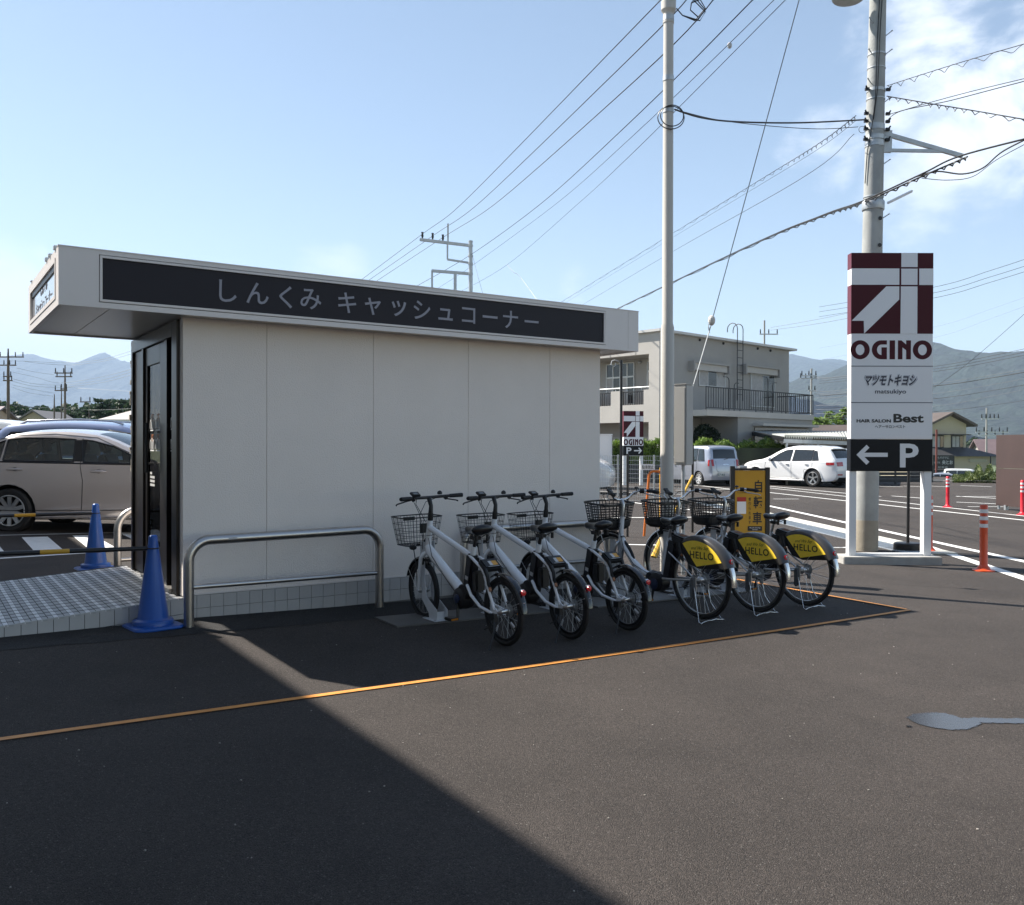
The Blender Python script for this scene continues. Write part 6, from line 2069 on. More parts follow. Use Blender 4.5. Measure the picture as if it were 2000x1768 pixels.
for i in range(1, 8):
    y = bpj+.06+(-.1-bpj)*i/8
    MB().box(bx1-.012, bx1+.012, y-.012, y+.012, fl_z+.1, rt).build('baluster', RAILM, G)
# clothes-pole brackets
for px in (1424, 1500):
    x, z = hit('x', -1.2, px, 737)
    for k in range(2):
        MB().tube(bend([(x+k*.45, -1.2, fl_z), (x+k*.45, -1.2, z-.25*k), (x+k*.45-.5+.9*k, -1.2, z-.25*k)], .2, 4), .02, 6).build('pole_bracket', RAILM, G, smooth=60)
# ladder on the wall curling over the roof
x0, zz = hit('x', -.2, 1437, 650); x1, _ = hit('x', -.2, 1448, 650)
zt_l = hit('x', -.2, 1440, 631)[1]; zb_l = hit('x', -.2, 1440, 783)[1]
ld = MB()
for x in (x0, x1):
    ld.tube([(x, -.3, zb_l)]+[(x, -.3, zt_l-.3)]+[(x-.0, -.3+.3*(1-math.cos(a)), zt_l-.3+.3*math.sin(a)) for a in [math.pi*i/6 for i in range(1, 7)]]+[(x, .3, zt_l-.45)], .022, 6)
ld.build('ladder_rails', RAILM, G, smooth=60)
k = zb_l+.3
while k < ztg: MB().box(x0, x1, -.315, -.285, k, k+.03).build('ladder_rung', RAILM, G); k += .38
# low hood over the ground floor window
X0b, X1b, Z0b, Z1b = rect('x', bpj-.3, (1484, 827), (1593, 842))
MB().box(X0b, X1b, bpj-.5, bpj+.099, Z1b-.12, Z1b).build('window_hood', GWL, G)
MB().box(X0b+.15, X1b-.15, bpj+.06, bpj+.098, Z1b-1.3, Z1b-.2).build('window', GDK, G)
# left wing: recessed upper gallery with parapet
yE = LY
e0 = hit('y', 0, 1281, 690)[1]; p1_ = hit('y', 0, 1281, 760)[1]; p0_ = hit('y', 0, 1281, 824)[1]
zt_w = ztg-.12
MB().box(0, .3, .501, yE, e0, zt_w).build('eave_band', GWL, G)
for i, y in enumerate((1.3, 2.9, 4.5, 6.1)):
    MB().box(-.012, -.001, y-.015, y+.015, e0+.02, zt_w-.02).build('eave_joint', GW, G)
MB().box(1.5, 1.7, .501, yE, -.4, zt_w-.02).build('gallery_wall', GW, G)
MB().box(.301, 1.5, .501, yE, e0-.12+.12, e0+.1).build('gallery_ceiling', GW, G)
MB().box(0, 1.499, .501, yE, p0_, p0_+.18).build('gallery_floor', GWL, G)
# parapet with two openings
def yw(px): return hit('y', 0, px, 790)[0]
y_a, y_b, y_c, y_d = yw(1257), yw(1215), yw(1193), yw(1165)
par_ = [(.501, y_a), (y_b, y_c), (y_d, yE)]
for a, b in par_: MB().box(0, .16, a, b, p0_+.181, p1_-.0).build('parapet', GWL, G)
zo = hit('y', 0, 1236, 791)[1]
for a, b in ((y_a, y_b), (y_c, y_d)):
    MB().box(0, .16, a+.001, b-.001, p0_+.181, zo).build('parapet', GWL, G)
    n_ = int((b-a)/.14)
    for i in range(n_+1):
        y = a+.03+(b-a-.06)*i/n_
        MB().box(.06, .085, y-.012, y+.012, zo, p1_-.08).build('baluster', RAILM, G)
    MB().box(.05, .10, a, b, p1_-.10, p1_-.05).build('handrail', RAILM, G)
MB().tube([(.08, .51, p1_+.13), (.08, yE, p1_+.13)], .035, 8).build('handrail', GALV, G, smooth=60)
for y in (1.0, 2.6, 4.2, 5.8): MB().tube([(.08, y, p1_), (.08, y, p1_+.12)], .02, 6).build('rail_bracket', GALV, G)
# gallery windows (on the plane x=1.5)
def gwin(pa, pb, mull, trans):
    y0, z1 = hit('y', 1.5, *pa); y1, z0 = hit('y', 1.5, *pb)
    y0, y1 = min(y0, y1), max(y0, y1); z0, z1 = min(z0, z1), max(z0, z1)
    w = MB(); t = .05
    for a in ((y0, y1, z0, z0+t), (y0, y1, z1-t, z1), (y0, y0+t, z0, z1), (y1-t, y1, z0, z1), (y0, y1, z0+(z1-z0)*trans-.04, z0+(z1-z0)*trans+.04)): w.box(1.44, 1.499, a[0], a[1], a[2], a[3])
    for k_ in mull: ym = y0+(y1-y0)*k_; w.box(1.445, 1.498, ym-.03, ym+.03, z0, z1)
    o = w.build('window', WFR, G)
    ks = [0]+list(mull)+[1]
    for i in range(len(ks)-1):
        for r in range(2):
            zz0, zz1 = (z0, z0+(z1-z0)*trans) if r == 0 else (z0+(z1-z0)*trans, z1)
            MB().box(1.47, 1.485, y0+(y1-y0)*ks[i]+.02, y0+(y1-y0)*ks[i+1]-.02, zz0+.03, zz1-.03).build('pane', CURT if i % 2 == 1 and r == 0 else GDK, o)
gwin((1185, 712), (1240, 790), (.25, .5, .75), .66)
gwin((1265, 706), (1282, 775), (.5,), .72)
y, z = hit('y', 1.4, 1249, 707); MB().sphere((1.4, y, z), (.1, .12, .07), 10, 6).build('gallery_lamp', GALV, G)
y0 = hit('y', 1.5, 1200, 850)[0]
MB().box(1.44, 1.499, .8, 2.6, .9, 2.0).build('window', CURT, G); MB().box(1.44, 1.499, 3.2, 5.4, .7, 2.0).build('window', CURT, G)
# ---- corrugated carport in front of it
CP = thing('carport', 'low corrugated roof shelter beside the grey building', 'shelter', (0, 0, 0))
cA = atd(1462, 842, 44.5); cB = atd(1668, 843, 46.5); cC = atd(1668, 858, 38.6); cD = atd(1532, 853, 38.6)
CPR = mat('corrugated_sheet', (.30, .31, .30), .7, var=.35, vscale=5); CPE = mat('sheet_edge', (.62, .60, .50), .7)
m_ = MB(); n_ = 60
for r, (a, b) in enumerate(((cD, cC), (cA, cB))):
    for i in range(n_+1):
        q = a.lerp(b, i/n_); m_.v.append(q+Vector((0, 0, .05*(1 if i % 2 else 0))))
for i in range(n_): m_.face(i, i+1, n_+2+i, n_+1+i)
m_.build('roof_sheet', CPR, CP)
m_ = MB()
for i in range(n_+1):
    q = cD.lerp(cC, i/n_); m_.v += [q+Vector((0, -.02, .06*(1 if i % 2 else -1.2))), q+Vector((0, -.02, .09))]
for i in range(n_): m_.face(2*i, 2*i+2, 2*i+3, 2*i+1)
m_.build('scalloped_edge', CPE, CP)
MB().bar(cD+Vector((0, .1, -.18)), cC+Vector((0, .1, -.18)), .06, .16).build('front_beam', GALV, CP)
MB().bar(cA+Vector((0, -.1, -.12)), cD+Vector((0, .1, -.12)), .06, .16).build('side_beam', DARKM, CP)
for t_ in (.05, .5, .95):
    q = cD.lerp(cC, t_); MB().box(q.x-.04, q.x+.04, q.y+.1, q.y+.18, -.3, q.z-.27).build('post', GALV, CP)
    q = cA.lerp(cB, t_); MB().box(q.x-.04, q.x+.04, q.y-.2, q.y-.12, -.3, q.z-.2).build('post', GALV, CP)
MB().box(cD.x, cC.x+2, 44, 44.1, -.3, 1.6).build('back_wall', mat('dark_boards', (.05, .045, .04), .8), CP)
# ================================================================ FOLIAGE
def leafmat(name, c0, c1, sc=1.2):
    m = D.materials.new(name); m.use_nodes = True
    t = m.node_tree; b = t.nodes['Principled BSDF']
    b.inputs['Roughness'].default_value = .6
    oi = t.nodes.new('ShaderNodeTexCoord')
    n = t.nodes.new('ShaderNodeTexNoise'); n.inputs['Scale'].default_value = sc; n.inputs['Detail'].default_value = 5
    t.links.new(oi.outputs['Object'], n.inputs['Vector'])
    mr = t.nodes.new('ShaderNodeMapRange'); mr.inputs[1].default_value = .35; mr.inputs[2].default_value = .65; t.links.new(n.outputs[0], mr.inputs[0])
    mx = t.nodes.new('ShaderNodeMix'); mx.data_type = 'RGBA'; mx.inputs[6].default_value = (*c0, 1); mx.inputs[7].default_value = (*c1, 1)
    t.links.new(mr.outputs[0], mx.inputs[0]); t.links.new(mx.outputs[2], b.inputs['Base Color'])
    tr = t.nodes.new('ShaderNodeBsdfTranslucent'); t.links.new(mx.outputs[2], tr.inputs[0])
    ms = t.nodes.new('ShaderNodeMixShader'); ms.inputs[0].default_value = .3
    t.links.new(b.outputs[0], ms.inputs[1]); t.links.new(tr.outputs[0], ms.inputs[2])
    t.links.new(ms.outputs[0], t.nodes['Material Output'].inputs[0])
    return m
LH = leafmat('hedge_leaf', (.07, .13, .018), (.20, .30, .045), 2.2)
LD = leafmat('pine_leaf', (.012, .030, .014), (.035, .065, .022), .6)
LW_ = leafmat('weed_leaf', (.045, .08, .02), (.12, .15, .04), 1.5)
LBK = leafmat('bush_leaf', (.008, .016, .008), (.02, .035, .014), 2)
def leaves(pts, size, m, name, par, rs, stretch=1.6, up=0):
    vs, fs = [], []
    for p in pts:
        s = size*rs.uniform(.6, 1.3)
        a = rs.uniform(0, 6.283); b = rs.uniform(-.9, .9)
        d = Vector((math.cos(a)*math.cos(b), math.sin(a)*math.cos(b), math.sin(b)+up)).normalized()
        q = d.cross(Vector((rs.uniform(-1, 1), rs.uniform(-1, 1), rs.uniform(-1, 1)))).normalized()
        k = len(vs)
        vs += [tuple(p-q*s*.4), tuple(p+d*s*stretch*.5-q*s*.1*0), tuple(p+q*s*.4), tuple(p-d*s*stretch*.5)]
        fs.append((k, k+1, k+2, k+3))
    me = D.meshes.new(name); me.from_pydata(vs, [], fs); me.materials.append(m)
    return link(D.objects.new(name, me), par)
rs = random.Random(21)
HG = thing('hedge', 'long clipped green hedge between the parking lot and the grey building', 'hedge', (0, 0, 0))
ha, hb = Vector((atd(1150, 870, 39.8).x, 39.8, 0)), Vector((atd(1552, 870, 41.2).x, 41.2, 0))
pts = []
for i in range(42000):
    t_ = rs.random(); q = ha.lerp(hb, t_)
    top = 1.58+.10*math.sin(t_*60)+.08*math.sin(t_*23+1)-(.35 if t_ > .94 else 0)
    face = rs.random()
    if face < .55: pts.append(Vector((q.x, q.y-.45+abs(rs.gauss(0, .10)), rs.uniform(.0, top))))
    elif face < .9: pts.append(Vector((q.x, q.y+rs.uniform(-.5, .5), top+abs(rs.gauss(0, .09))-.06)))
    else: pts.append(Vector((q.x, q.y+rs.uniform(-.4, .4), rs.uniform(.2, top))))
leaves(pts, .075, LH, 'foliage', HG, rs, 2.0, .8)
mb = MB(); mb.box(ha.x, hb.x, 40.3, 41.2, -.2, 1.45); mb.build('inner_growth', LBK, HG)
def bush(name, label, cat, c, r, n, m, size, group=None):
    t = thing(name, label, cat, c, 0, group)
    pts = []
    for i in range(n):
        d = Vector((rs.gauss(0, 1), rs.gauss(0, 1), rs.gauss(0, 1))).normalized()
        k_ = rs.uniform(.75, 1.02)+.08*math.sin(d.x*6)*math.cos(d.z*5)
        pts.append(Vector((d.x*r[0]*k_, d.y*r[1]*k_, max(.02, r[2]+d.z*r[2]*k_))))
    leaves(pts, size, m, 'foliage', t, rs)
    MB().tube([(0, 0, -.1), (0, 0, r[2])], .08, 6).build('trunk', mat('bark', (.08, .06, .045), .9), t)
    return t
q = atd(1376, 860, 42.0)
bush('round_bush', 'dark rounded bush against the grey building wall', 'bush', (q.x, 41.9, 0), (.78, .6, 1.28), 5000, LBK, .10)
# dark slatted fence below the hedge
SF = thing('slat_fence', 'dark horizontal slat fence under the hedge behind the parked cars', 'fence', (0, 0, 0))
fa, fb = Vector((atd(1150, 900, 39.2).x, 39.2, 0)), Vector((atd(1822, 900, 39.9).x, 39.9, 0))
SLM = mat('slat_grey', (.035, .036, .038), .6)
nP = 9
for p_ in range(nP):
    a = fa.lerp(fb, p_/nP); b = fa.lerp(fb, (p_+1)/nP)
    for r in range(5):
        z = -.05+r*.155
        MB().box(a.x+.03, b.x-.03, a.y-.02, a.y, z, z+.135).build('slat', SLM, SF)
    MB().box(a.x-.03, a.x+.03, a.y-.06, a.y+.02, -.3, .76).build('post', SLM, SF)
for k, px in ((0, 1452),):
    q = atd(px, 914, 38.9); 
    pl_ = MB().box(q.x-.16, q.x+.16, 38.9, 38.93, q.z-.10, q.z+.10).build('fence_plate', SWHITE, SF)
    text_box('前向き駐車', pl_, q.x-.14, q.x+.14, q.z-.05, q.z+.05, 38.895, INK)
# kerb and grass strip before the right house
KB = strip('kerb', at(1500, 938), at(1960, 944), .25, CONC, .10)
GS = thing('grass_strip', None, None); D.objects.remove(GS)
ga_, gb_ = at(1868, 936), at(1960, 937)
pts = []
for i in range(7000):
    px = rs.uniform(1862, 1965); Dd = rs.uniform(42, 50)
    q = atd(px, 900, Dd)
    h_ = .12+.62*max(0, min(1, (px-1880)/30))*(.6+.4*math.sin(px*.3))
    pts.append(Vector((q.x, q.y, -.15+abs(rs.random())*h_)))
o = leaves(pts, .10, LW_, 'weeds', None, rs, 2.4, 1.0)
tag(o, None, None, None, 'stuff')
# field beyond the lot
fxs = sorted(set([-9000, 9000]+[x for x in GX if abs(x) < 100]+[12+.8*i for i in range(14)]))
sheet_xy('field', fxs, [96, 110, 9400], 0, FIELD, f=lambda x, y: gfar(x, y)+.03)
sheet_xy('field', [-9000, -30, -17], [28, 96], 0, FIELD, f=lambda x, y: gfar(x, y)+.03)
sheet_xy('field', [x for x in fxs if x >= 24], [52+2*i for i in range(23)], 0, FIELD, f=lambda x, y: gfar(x, y)+.03)
# ================================================================ HOUSES
def roofm(name, c): return mat(name, c, .6, bump=.2, bscale=6, var=.12, vscale=1)
def gable_house(name, label, loc, rz, W, L, H, rh, wall, roof, over=.6, extra=None, cat='house', group=None):
    """ridge along local Y, gable facing -Y; W across, L deep"""
    t = thing(name, label, cat, loc, rz, group)
    MB().box(-W/2, W/2, 0, L, -.5, H).build('wall', wall, t)
    MB().prism([(-W/2, H+.001), (W/2, H+.001), (0, H+rh)], (0, L, 0)).build('gable', wall, t)
    for s in (-1, 1):
        e = W/2+over; zE = H-over*rh/(W/2)
        P = [(s*e, zE), (0, H+rh), (0, H+rh+.18), (s*e, zE+.18)]
        MB().prism([(x, z+.03) for x, z in P], (0, L+2*over, 0), (0, -over, 0)).build('roof', roof, t)
    return t
HB = mat('house_beige', (.46, .40, .30), .8, var=.05, vscale=1); HR = roofm('roof_brown', (.085, .065, .055)); HRD = roofm('roof_slate', (.035, .035, .038))
Dh = 68
hx = lambda px: (px-1000)/FPX*Dh
hz = lambda py: EYE.z+(874-py)*Dh/FPX
t = gable_house('beige_house', 'beige two storey house with brown gable roof and dark skirt roof', (hx(1852), Dh, 0), rad(16), 3.3, 7.5, hz(826), hz(808)-hz(826), HB, HR, .55)
zr = hz(873)
mb = MB(); 
for (x0, x1, z0, z1) in ((.25, 1.35, hz(873), hz(848)), (-1.55, -.45, hz(873), hz(848))):
    f_ = MB().box(x0, x1, -.06, -.001, z0, z1).build('window', HRD, t)
    for k_ in range(3): MB().box(x0+.06+k_*(x1-x0-.06)/3, x0+(k_+1)*(x1-x0-.06)/3, -.08, -.061, z0+.08, z1-.08).build('pane', CURT if k_ < 2 else GDK, f_)
    MB().box(x0-.12, x1+.35, -.45, -.001, z1+.02, z1+.08).build('window_hood', HRD, t)
# skirt roof and ground floor
t2 = MB(); zs0, zs1 = hz(889), hz(872)
P0 = [(-2.6, -1.6, zs0), (3.6, -1.6, zs0), (3.6, 5, zs0), (-2.6, 5, zs0)]; P1 = [(-2.6, -.0, zs1), (1.75, -.0, zs1), (1.75, 3, zs1), (-2.6, 3, zs1)]
k = 0; t2.v = [Vector(p) for p in P0+P1]
for q_ in ((0, 1, 5, 4), (1, 2, 6, 5), (2, 3, 7, 6), (0, 3, 2, 1)): t2.face(*q_)
t2.build('skirt_roof', HRD, t)
MB().box(-2.4, 3.1, -1.0, 4.6, -1.6, zs0-.001).build('lower_wall', HB, t)
MB().box(.9, 2.6, -1.06, -1.001, .6, zs0-.35).build('lower_window', WFR, t)
MB().box(1.0, 2.5, -1.08, -1.061, .7, zs0-.45).build('pane', mat('blind', (.42, .40, .33), .8), t)
MB().tube([(3.3, -1.4, -1.6), (3.3, -1.4, zs0)], .06, 6).build('post', HRD, t)
MB().tube([(2.6, -1.4, -1.6), (2.6, -1.4, zs0)], .05, 6).build('post', HRD, t)
RSg = thing('restaurant_sign', 'dark shop signboard with white brush lettering beneath the skirt roof', 'sign', ((1822-1000)/FPX*(Dh-5), Dh-5, 0), rad(4))
x1s = (1866-1822)/FPX*(Dh-5)
z0s, z1s = EYE.z+(874-914)*(Dh-5)/FPX, EYE.z+(874-887)*(Dh-5)/FPX
MB().box(0, x1s, 0, .08, z0s, z1s).build('board', mat('sign_dark', (.02, .02, .022), .6), RSg)
LG = mat('letter_pale', (.45, .45, .47), .6)
hh = z1s-z0s
text_box('もやがやに', RSg, x1s*.22, x1s*.75, z1s-hh*.28, z1s-hh*.08, -.01, LG)
text_box('央とお', RSg, x1s*.42, x1s*.92, z1s-hh*.68, z1s-hh*.36, -.01, LG, bold=.03)
text_box('お食事処', RSg, x1s*.04, x1s*.34, z1s-hh*.60, z1s-hh*.46, -.01, LG)
text_box('駐車場', RSg, x1s*.24, x1s*.68, z1s-hh*.95, z1s-hh*.80, -.01, LG)
for x in (.1, x1s-.1): MB().box(x-.04, x+.04, .081, .15, -1.6, z1s).build('post', HRD, RSg)
MB().box(-.3, x1s+.4, .4, 2.5, -1.6, z0s-.05).build('dark_shed', HRD, RSg)
rp_ = thing('rust_pole', 'thin rust red pole in front of the beige house', 'pole', (hx(1829)*.9, Dh*.9, 0))
MB().tube([(0, 0, -.3), (0, 0, EYE.z+(874-837)*Dh*.9/FPX)], .07, 8).build('pole', mat('pole_rust', (.16, .04, .03), .7), rp_)
K_ = 1.51
for o_ in (t, RSg, rp_):
    o_.location = EYE+(o_.location-EYE)*K_; o_.scale = (K_, K_, K_)
# dark roofed house left of the tall sign, and far roofs at right
q = atd(1640, 850, 75)
t = gable_house('dark_house', 'brown roofed house showing left of the tall sign', (q.x+.9, 75, 0), rad(75), 5, 7, EYE.z+(874-853)*75/FPX, .85, mat('house_brown', (.22, .17, .13), .8), HR, .5)
m_ = MB()
for i in range(9): m_.bar((1.2, .3+i*.35, EYE.z+1.3), (1.2, .3+i*.35, EYE.z+2.0), .04, .04)
m_.bar((1.2, .2, EYE.z+2.0), (1.2, 3.3, EYE.z+2.0), .05, .05); m_.build('terrace_rail', RAILM, t)['kind'] = 'stuff'
q = atd(2010, 870, 110)
gable_house('distant_house', 'small far house with purple brown tiles beside the brown screen', (q.x+1.2, 110, 0), rad(80), 5, 7, EYE.z+(874-884)*110/FPX, 1.6, mat('house_grey', (.35, .33, .31), .8), roofm('roof_purple', (.13, .095, .10)), .5)
# left houses
q = atd(10, 812, 90)
t = gable_house('solar_house', 'house with solar panels on its roof at the left edge', (q.x+.6, 88, 0), rad(96), 6.5, 9, EYE.z+(874-824)*88/FPX, (824-800)*88/FPX, mat('house_pinkish', (.50, .36, .30), .8), roofm('roof_mauve', (.16, .12, .13)), .5)
SOL = mat('solar_panel', (.10, .075, .10), .2, spec=.8)
q = atd(58, 815, 105)
gable_house('distant_house', 'grey gabled house right of the solar panelled one', (q.x+.5, 105, 0), rad(5), 3.0, 8, EYE.z+(874-822)*105/FPX, (822-806)*105/FPX, mat('house_cream', (.42, .36, .28), .8), roofm('roof_greyish', (.15, .14, .14)), .5)
q = atd(105, 822, 110)
gable_house('distant_house', 'low long dark roof below the left tree line', (q.x, 112, 0), rad(92), 4, 9, EYE.z+(874-828)*110/FPX, .7, MATS['house_cream'], roofm('roof_teal', (.07, .085, .085)), .5)
# wide pale roof next to the kiosk
hp_ = thing('hip_roof_house', 'low house with wide pale hipped roof left of the kiosk door', 'house', (0, 0, 0))
Dq = 48
a = atd(188, 820, Dq); b = atd(330, 825, Dq); c_ = atd(300, 795, Dq+5); d_ = atd(268, 799, Dq+5)
zE = a.z
m_ = MB(); m_.v = [Vector((a.x, a.y, zE)), Vector((b.x+2, b.y, zE)), Vector((c_.x+2, c_.y, c_.z)), Vector((d_.x, d_.y, d_.z)), Vector((a.x+.5, Dq+9, zE))]
m_.face(0, 1, 2, 3); m_.face(0, 3, 4); m_.face(1, 0, 4)
m_.build('roof', roofm('roof_pale', (.36, .32, .30)), hp_)
MB().box(a.x-.02, b.x+2, a.y-.05, a.y, zE-.12, zE+.02).build('gutter', WFR, hp_)
MB().box(a.x+.9, b.x+2, Dq+.6, Dq+8, -.3, zE-.02).build('wall', mat('house_tan', (.22, .16, .11), .8), hp_)
# ================================================================ TREES
BARK = mat('bark', (.08, .06, .045), .9)
def pine(loc, H, label, n=2600, group=None, spread=.30, size=None, m=None):
    t = thing('pine_tree', label, 'tree', loc, 0, group)
    tp = Vector((rs.uniform(-.3, .3), rs.uniform(-.3, .3), H*.96))
    MB().tube([(0, 0, -.2), tp*.5, tp], [H*.022, H*.015, H*.004], 7).build('trunk', BARK, t)
    pts = []; L_ = MB()
    nb_ = 15
    for i in range(nb_):
        f_ = .30+.68*i/nb_
        a = rs.uniform(0, 6.28); ln = H*spread*(1.15-f_)*rs.uniform(.65, 1.25)+.3
        base = tp*f_
        e = base+Vector((math.cos(a)*ln, math.sin(a)*ln, ln*rs.uniform(.0, .4)))
        L_.tube([base, e], [H*.006, H*.002], 4, cap=False)
        for j in range(int(n/nb_)):
            u = rs.uniform(.25, 1.08)
            q_ = base.lerp(e, u)
            sp = ln*.26*(1.1-.4*u)
            pts.append(q_+Vector((rs.gauss(0, sp), rs.gauss(0, sp), rs.gauss(0, sp*.40)+sp*.2)))
    L_.build('limbs', BARK, t)
    leaves(pts, size or H*.035, m or LD, 'crown', t, rs, 1.8)
    return t
pl_ = [(196, 772, 105, 'pine with open crown, leftmost of the group near the kiosk'), (212, 776, 112, 'pine second from the left in the group near the kiosk'), (232, 781, 104, 'pine in the middle of the group near the kiosk'), (243, 773, 118, 'tall narrow conifer in the group near the kiosk'), (256, 778, 100, 'pine touching the kiosk edge'), (139, 796, 120, 'small dark conifer right of the two wooden poles'), (178, 790, 125, 'pine left of the open crowned one')]
for px, py, Dd, lb in pl_:
    q = atd(px, py, Dd); pine((q.x, Dd, -.2), q.z+.2, lb, 2600, 'pines near the kiosk', .34)
for px, py, Dd, lb in ((1616, 800, 82, 'pointed young tree behind the carport'), (1596, 812, 80, 'young tree right of the concrete pole'), (1652, 793, 86, 'tree partly behind the tall sign')):
    q = atd(px, py, Dd); pine((q.x, Dd, -.2), q.z+.2, lb, 2000, 'trees behind the carport', .34, m=LH)
# far wood on the left as one mass
pts = []; 
for i in range(46000):
    px = rs.uniform(-140, 300)
    top = 785 + 12*math.sin((px+40)/70) + 3*math.sin(px/7.3)+2.2*math.sin(px/3.1+1)+1.5*math.sin(px/1.7)
    if px < 60: top -= 8*(1-max(0, px)/60)
    if px > 150: top = min(top+6, 800)
    Dd = rs.uniform(150, 185)
    u = rs.random()**.8
    q = atd(px, top+u*50, Dd)
    pts.append(q)
tag(leaves(pts, .62, LD, 'wood', None, rs, 1.4), 'dark wood of conifers along the left skyline', None, None, 'stuff')
# far green behind the right houses
pts = []
for i in range(15000):
    px = rs.uniform(1480, 2040); Dd = rs.uniform(190, 240)
    top = 862+4*math.sin(px/9)+3*math.sin(px/4.1)
    pts.append(atd(px, top+rs.random()*14, Dd))
tag(leaves(pts, .9, LD, 'tree_belt', None, rs, 1.4), 'low belt of trees below the right mountain', None, None, 'stuff')
# ================================================================ MOUNTAINS
from mathutils import noise as mn
def mountain(name, ridge, Dm, back, m, seed=0, bumps=.10, base_py=885, ny=14, depth=.5):
    """ridge: pixel skyline; a slope falls from it towards the camera, and away behind it"""
    R_ = []
    for (a, b), (c, d) in zip(ridge, ridge[1:]):
        n = max(2, int(abs(c-a)/4))
        for i in range(n): R_.append((a+(c-a)*i/n, b+(d-b)*i/n))
    R_.append(ridge[-1])
    vs, fs = [], []
    n1 = len(R_)
    for j in range(ny+1):
        u = j/ny
        for i, (px, py) in enumerate(R_):
            top = atd(px, py, Dm)
            k_ = mn.noise(Vector((px*.02+seed, u*5, seed)))*.5+mn.noise(Vector((px*.07+seed, u*9, seed+3)))*.3+mn.noise(Vector((px*.2+seed, u*20, seed+5)))*.15
            y = Dm*(1-depth*u)
            x = top.x*(y/Dm)**.0+0
            z = top.z*(1-u)**.85*(1+.0)+k_*top.z*bumps*(1 if j else .08)*math.sin(math.pi*min(1, u+.08))
            if j == 0: z = top.z+mn.noise(Vector((px*.9+seed, 0, 0)))*Dm*.0009
            if j == ny: z = -2
            vs.append((x, y, z))
    for i, (px, py) in enumerate(R_):
        top = atd(px, py, Dm); vs.append((top.x, Dm*(1+back), -2))
    for j in range(ny):
        for i in range(n1-1): fs.append((j*n1+i, j*n1+i+1, (j+1)*n1+i+1, (j+1)*n1+i))
    o_ = (ny+1)*n1
    for i in range(n1-1): fs.append((i+1, i, o_+i, o_+i+1))
    me = D.meshes.new(name); me.from_pydata(vs, [], fs); me.materials.append(m)
    for p_ in me.polygons: p_.use_smooth = True
    o = link(D.objects.new(name, me)); o['kind'] = 'structure'
    return o
def forestm(name, c0, c1, sc, bd):
    m = mat(name, c0, .95, bump=1.0, bscale=sc, var=.5, vscale=sc*.6, var2=c1, det=8)
    for n_ in m.node_tree.nodes:
        if n_.type == 'BUMP': n_.inputs['Distance'].default_value = bd; n_.inputs['Strength'].default_value = 1
    return m
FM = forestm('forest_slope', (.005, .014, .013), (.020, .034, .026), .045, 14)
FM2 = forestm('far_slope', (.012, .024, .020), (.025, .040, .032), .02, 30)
mountain('mountain', [(1500, 775), (1535, 752), (1562, 738), (1585, 736), (1610, 733), (1632, 722), (1655, 712), (1690, 696), (1730, 684), (1770, 675), (1805, 671), (1818, 672), (1834, 676), (1850, 683), (1875, 687), (1905, 690), (1940, 691), (1975, 688), (2010, 684), (2060, 680), (2150, 700), (2300, 740)], 2600, .5, FM, 1.3, .22, ny=26)
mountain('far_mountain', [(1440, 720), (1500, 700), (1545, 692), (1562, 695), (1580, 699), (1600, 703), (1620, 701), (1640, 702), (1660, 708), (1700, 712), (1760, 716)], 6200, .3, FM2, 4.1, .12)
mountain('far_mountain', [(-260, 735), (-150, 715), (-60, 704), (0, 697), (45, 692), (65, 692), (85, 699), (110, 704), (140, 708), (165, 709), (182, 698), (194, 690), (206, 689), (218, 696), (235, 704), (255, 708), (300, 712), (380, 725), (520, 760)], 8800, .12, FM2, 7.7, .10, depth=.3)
mountain('foothill', [(-300, 800), (-150, 806), (0, 812), (150, 818), (300, 826)], 2300, .3, FM, 9.1, .12)
# ================================================================ POLES AND WIRES
WOODP = mat('weathered_pole', (.13, .10, .085), .85); PCON = mat('pole_concrete', (.34, .34, .32), .8)
INS = mat('insulator', (.5, .5, .5), .3)
def pole(px, ptop, pbase, Dd, w, label, arms=(), m=WOODP, name='electricity_pole', group=None, base=None):
    q = atd(px, ptop, Dd)
    t = thing(name, label, 'utility pole', (q.x, Dd, 0), 0, group)
    r = w*Dd/FPX/2
    MB().tube([(0, 0, -.4), (0, 0, q.z*.8), (0, 0, q.z)], [r, r*.75, r*.35 if m is WOODP else r*.7], 10).build('shaft', m, t, smooth=50)
    for (x0, x1, py, n_, ay) in arms:
        z = EYE.z+(874-py)*Dd/FPX
        X0_, X1_ = (x0-px)*Dd/FPX, (x1-px)*Dd/FPX
        MB().bar((X0_, -.1, z), (X1_, -.1-ay, z-0*1), .05*Dd/50+.015, .05*Dd/50+.015).build('cross_arm', GALV if m is not WOODP else m, t)
        for i in range(n_):
            x = X0_+(X1_-X0_)*(i+.1)/(n_-.8 if n_ > 1 else 1)
            MB().tube([(x, -.1, z), (x, -.1, z+.10*Dd/50), (x, -.1, z+.28*Dd/50)], [.02*Dd/50, .035*Dd/50, .025*Dd/50], 6).build('insulator', DARKM, t, smooth=60)
    return t
pole(16, 681, 850, 55, 7, 'tall weathered pole with two cross arms at the left edge', ((-14, 48, 700, 5, 0), (-14, 33, 716, 5, 0), (8, 24, 738, 2, 0), (8, 26, 746, 2, 0)))
pole(127, 713, 850, 72, 5, 'weathered pole with two cross arms left of the kiosk', ((108, 143, 731, 3, 0), (110, 142, 738, 2, 0), (120, 132, 762, 2, 0)))
pole(120, 751, 850, 86, 3, 'thin pole just left of the armed pole', ((108, 132, 765, 3, 0),))
pole(106, 770, 850, 80, 4, 'short pole left of the pair of poles', ())
pole(174, 785, 850, 110, 2.5, 'small distant pole before the open crowned pine', ((157, 178, 787, 2, 0),))
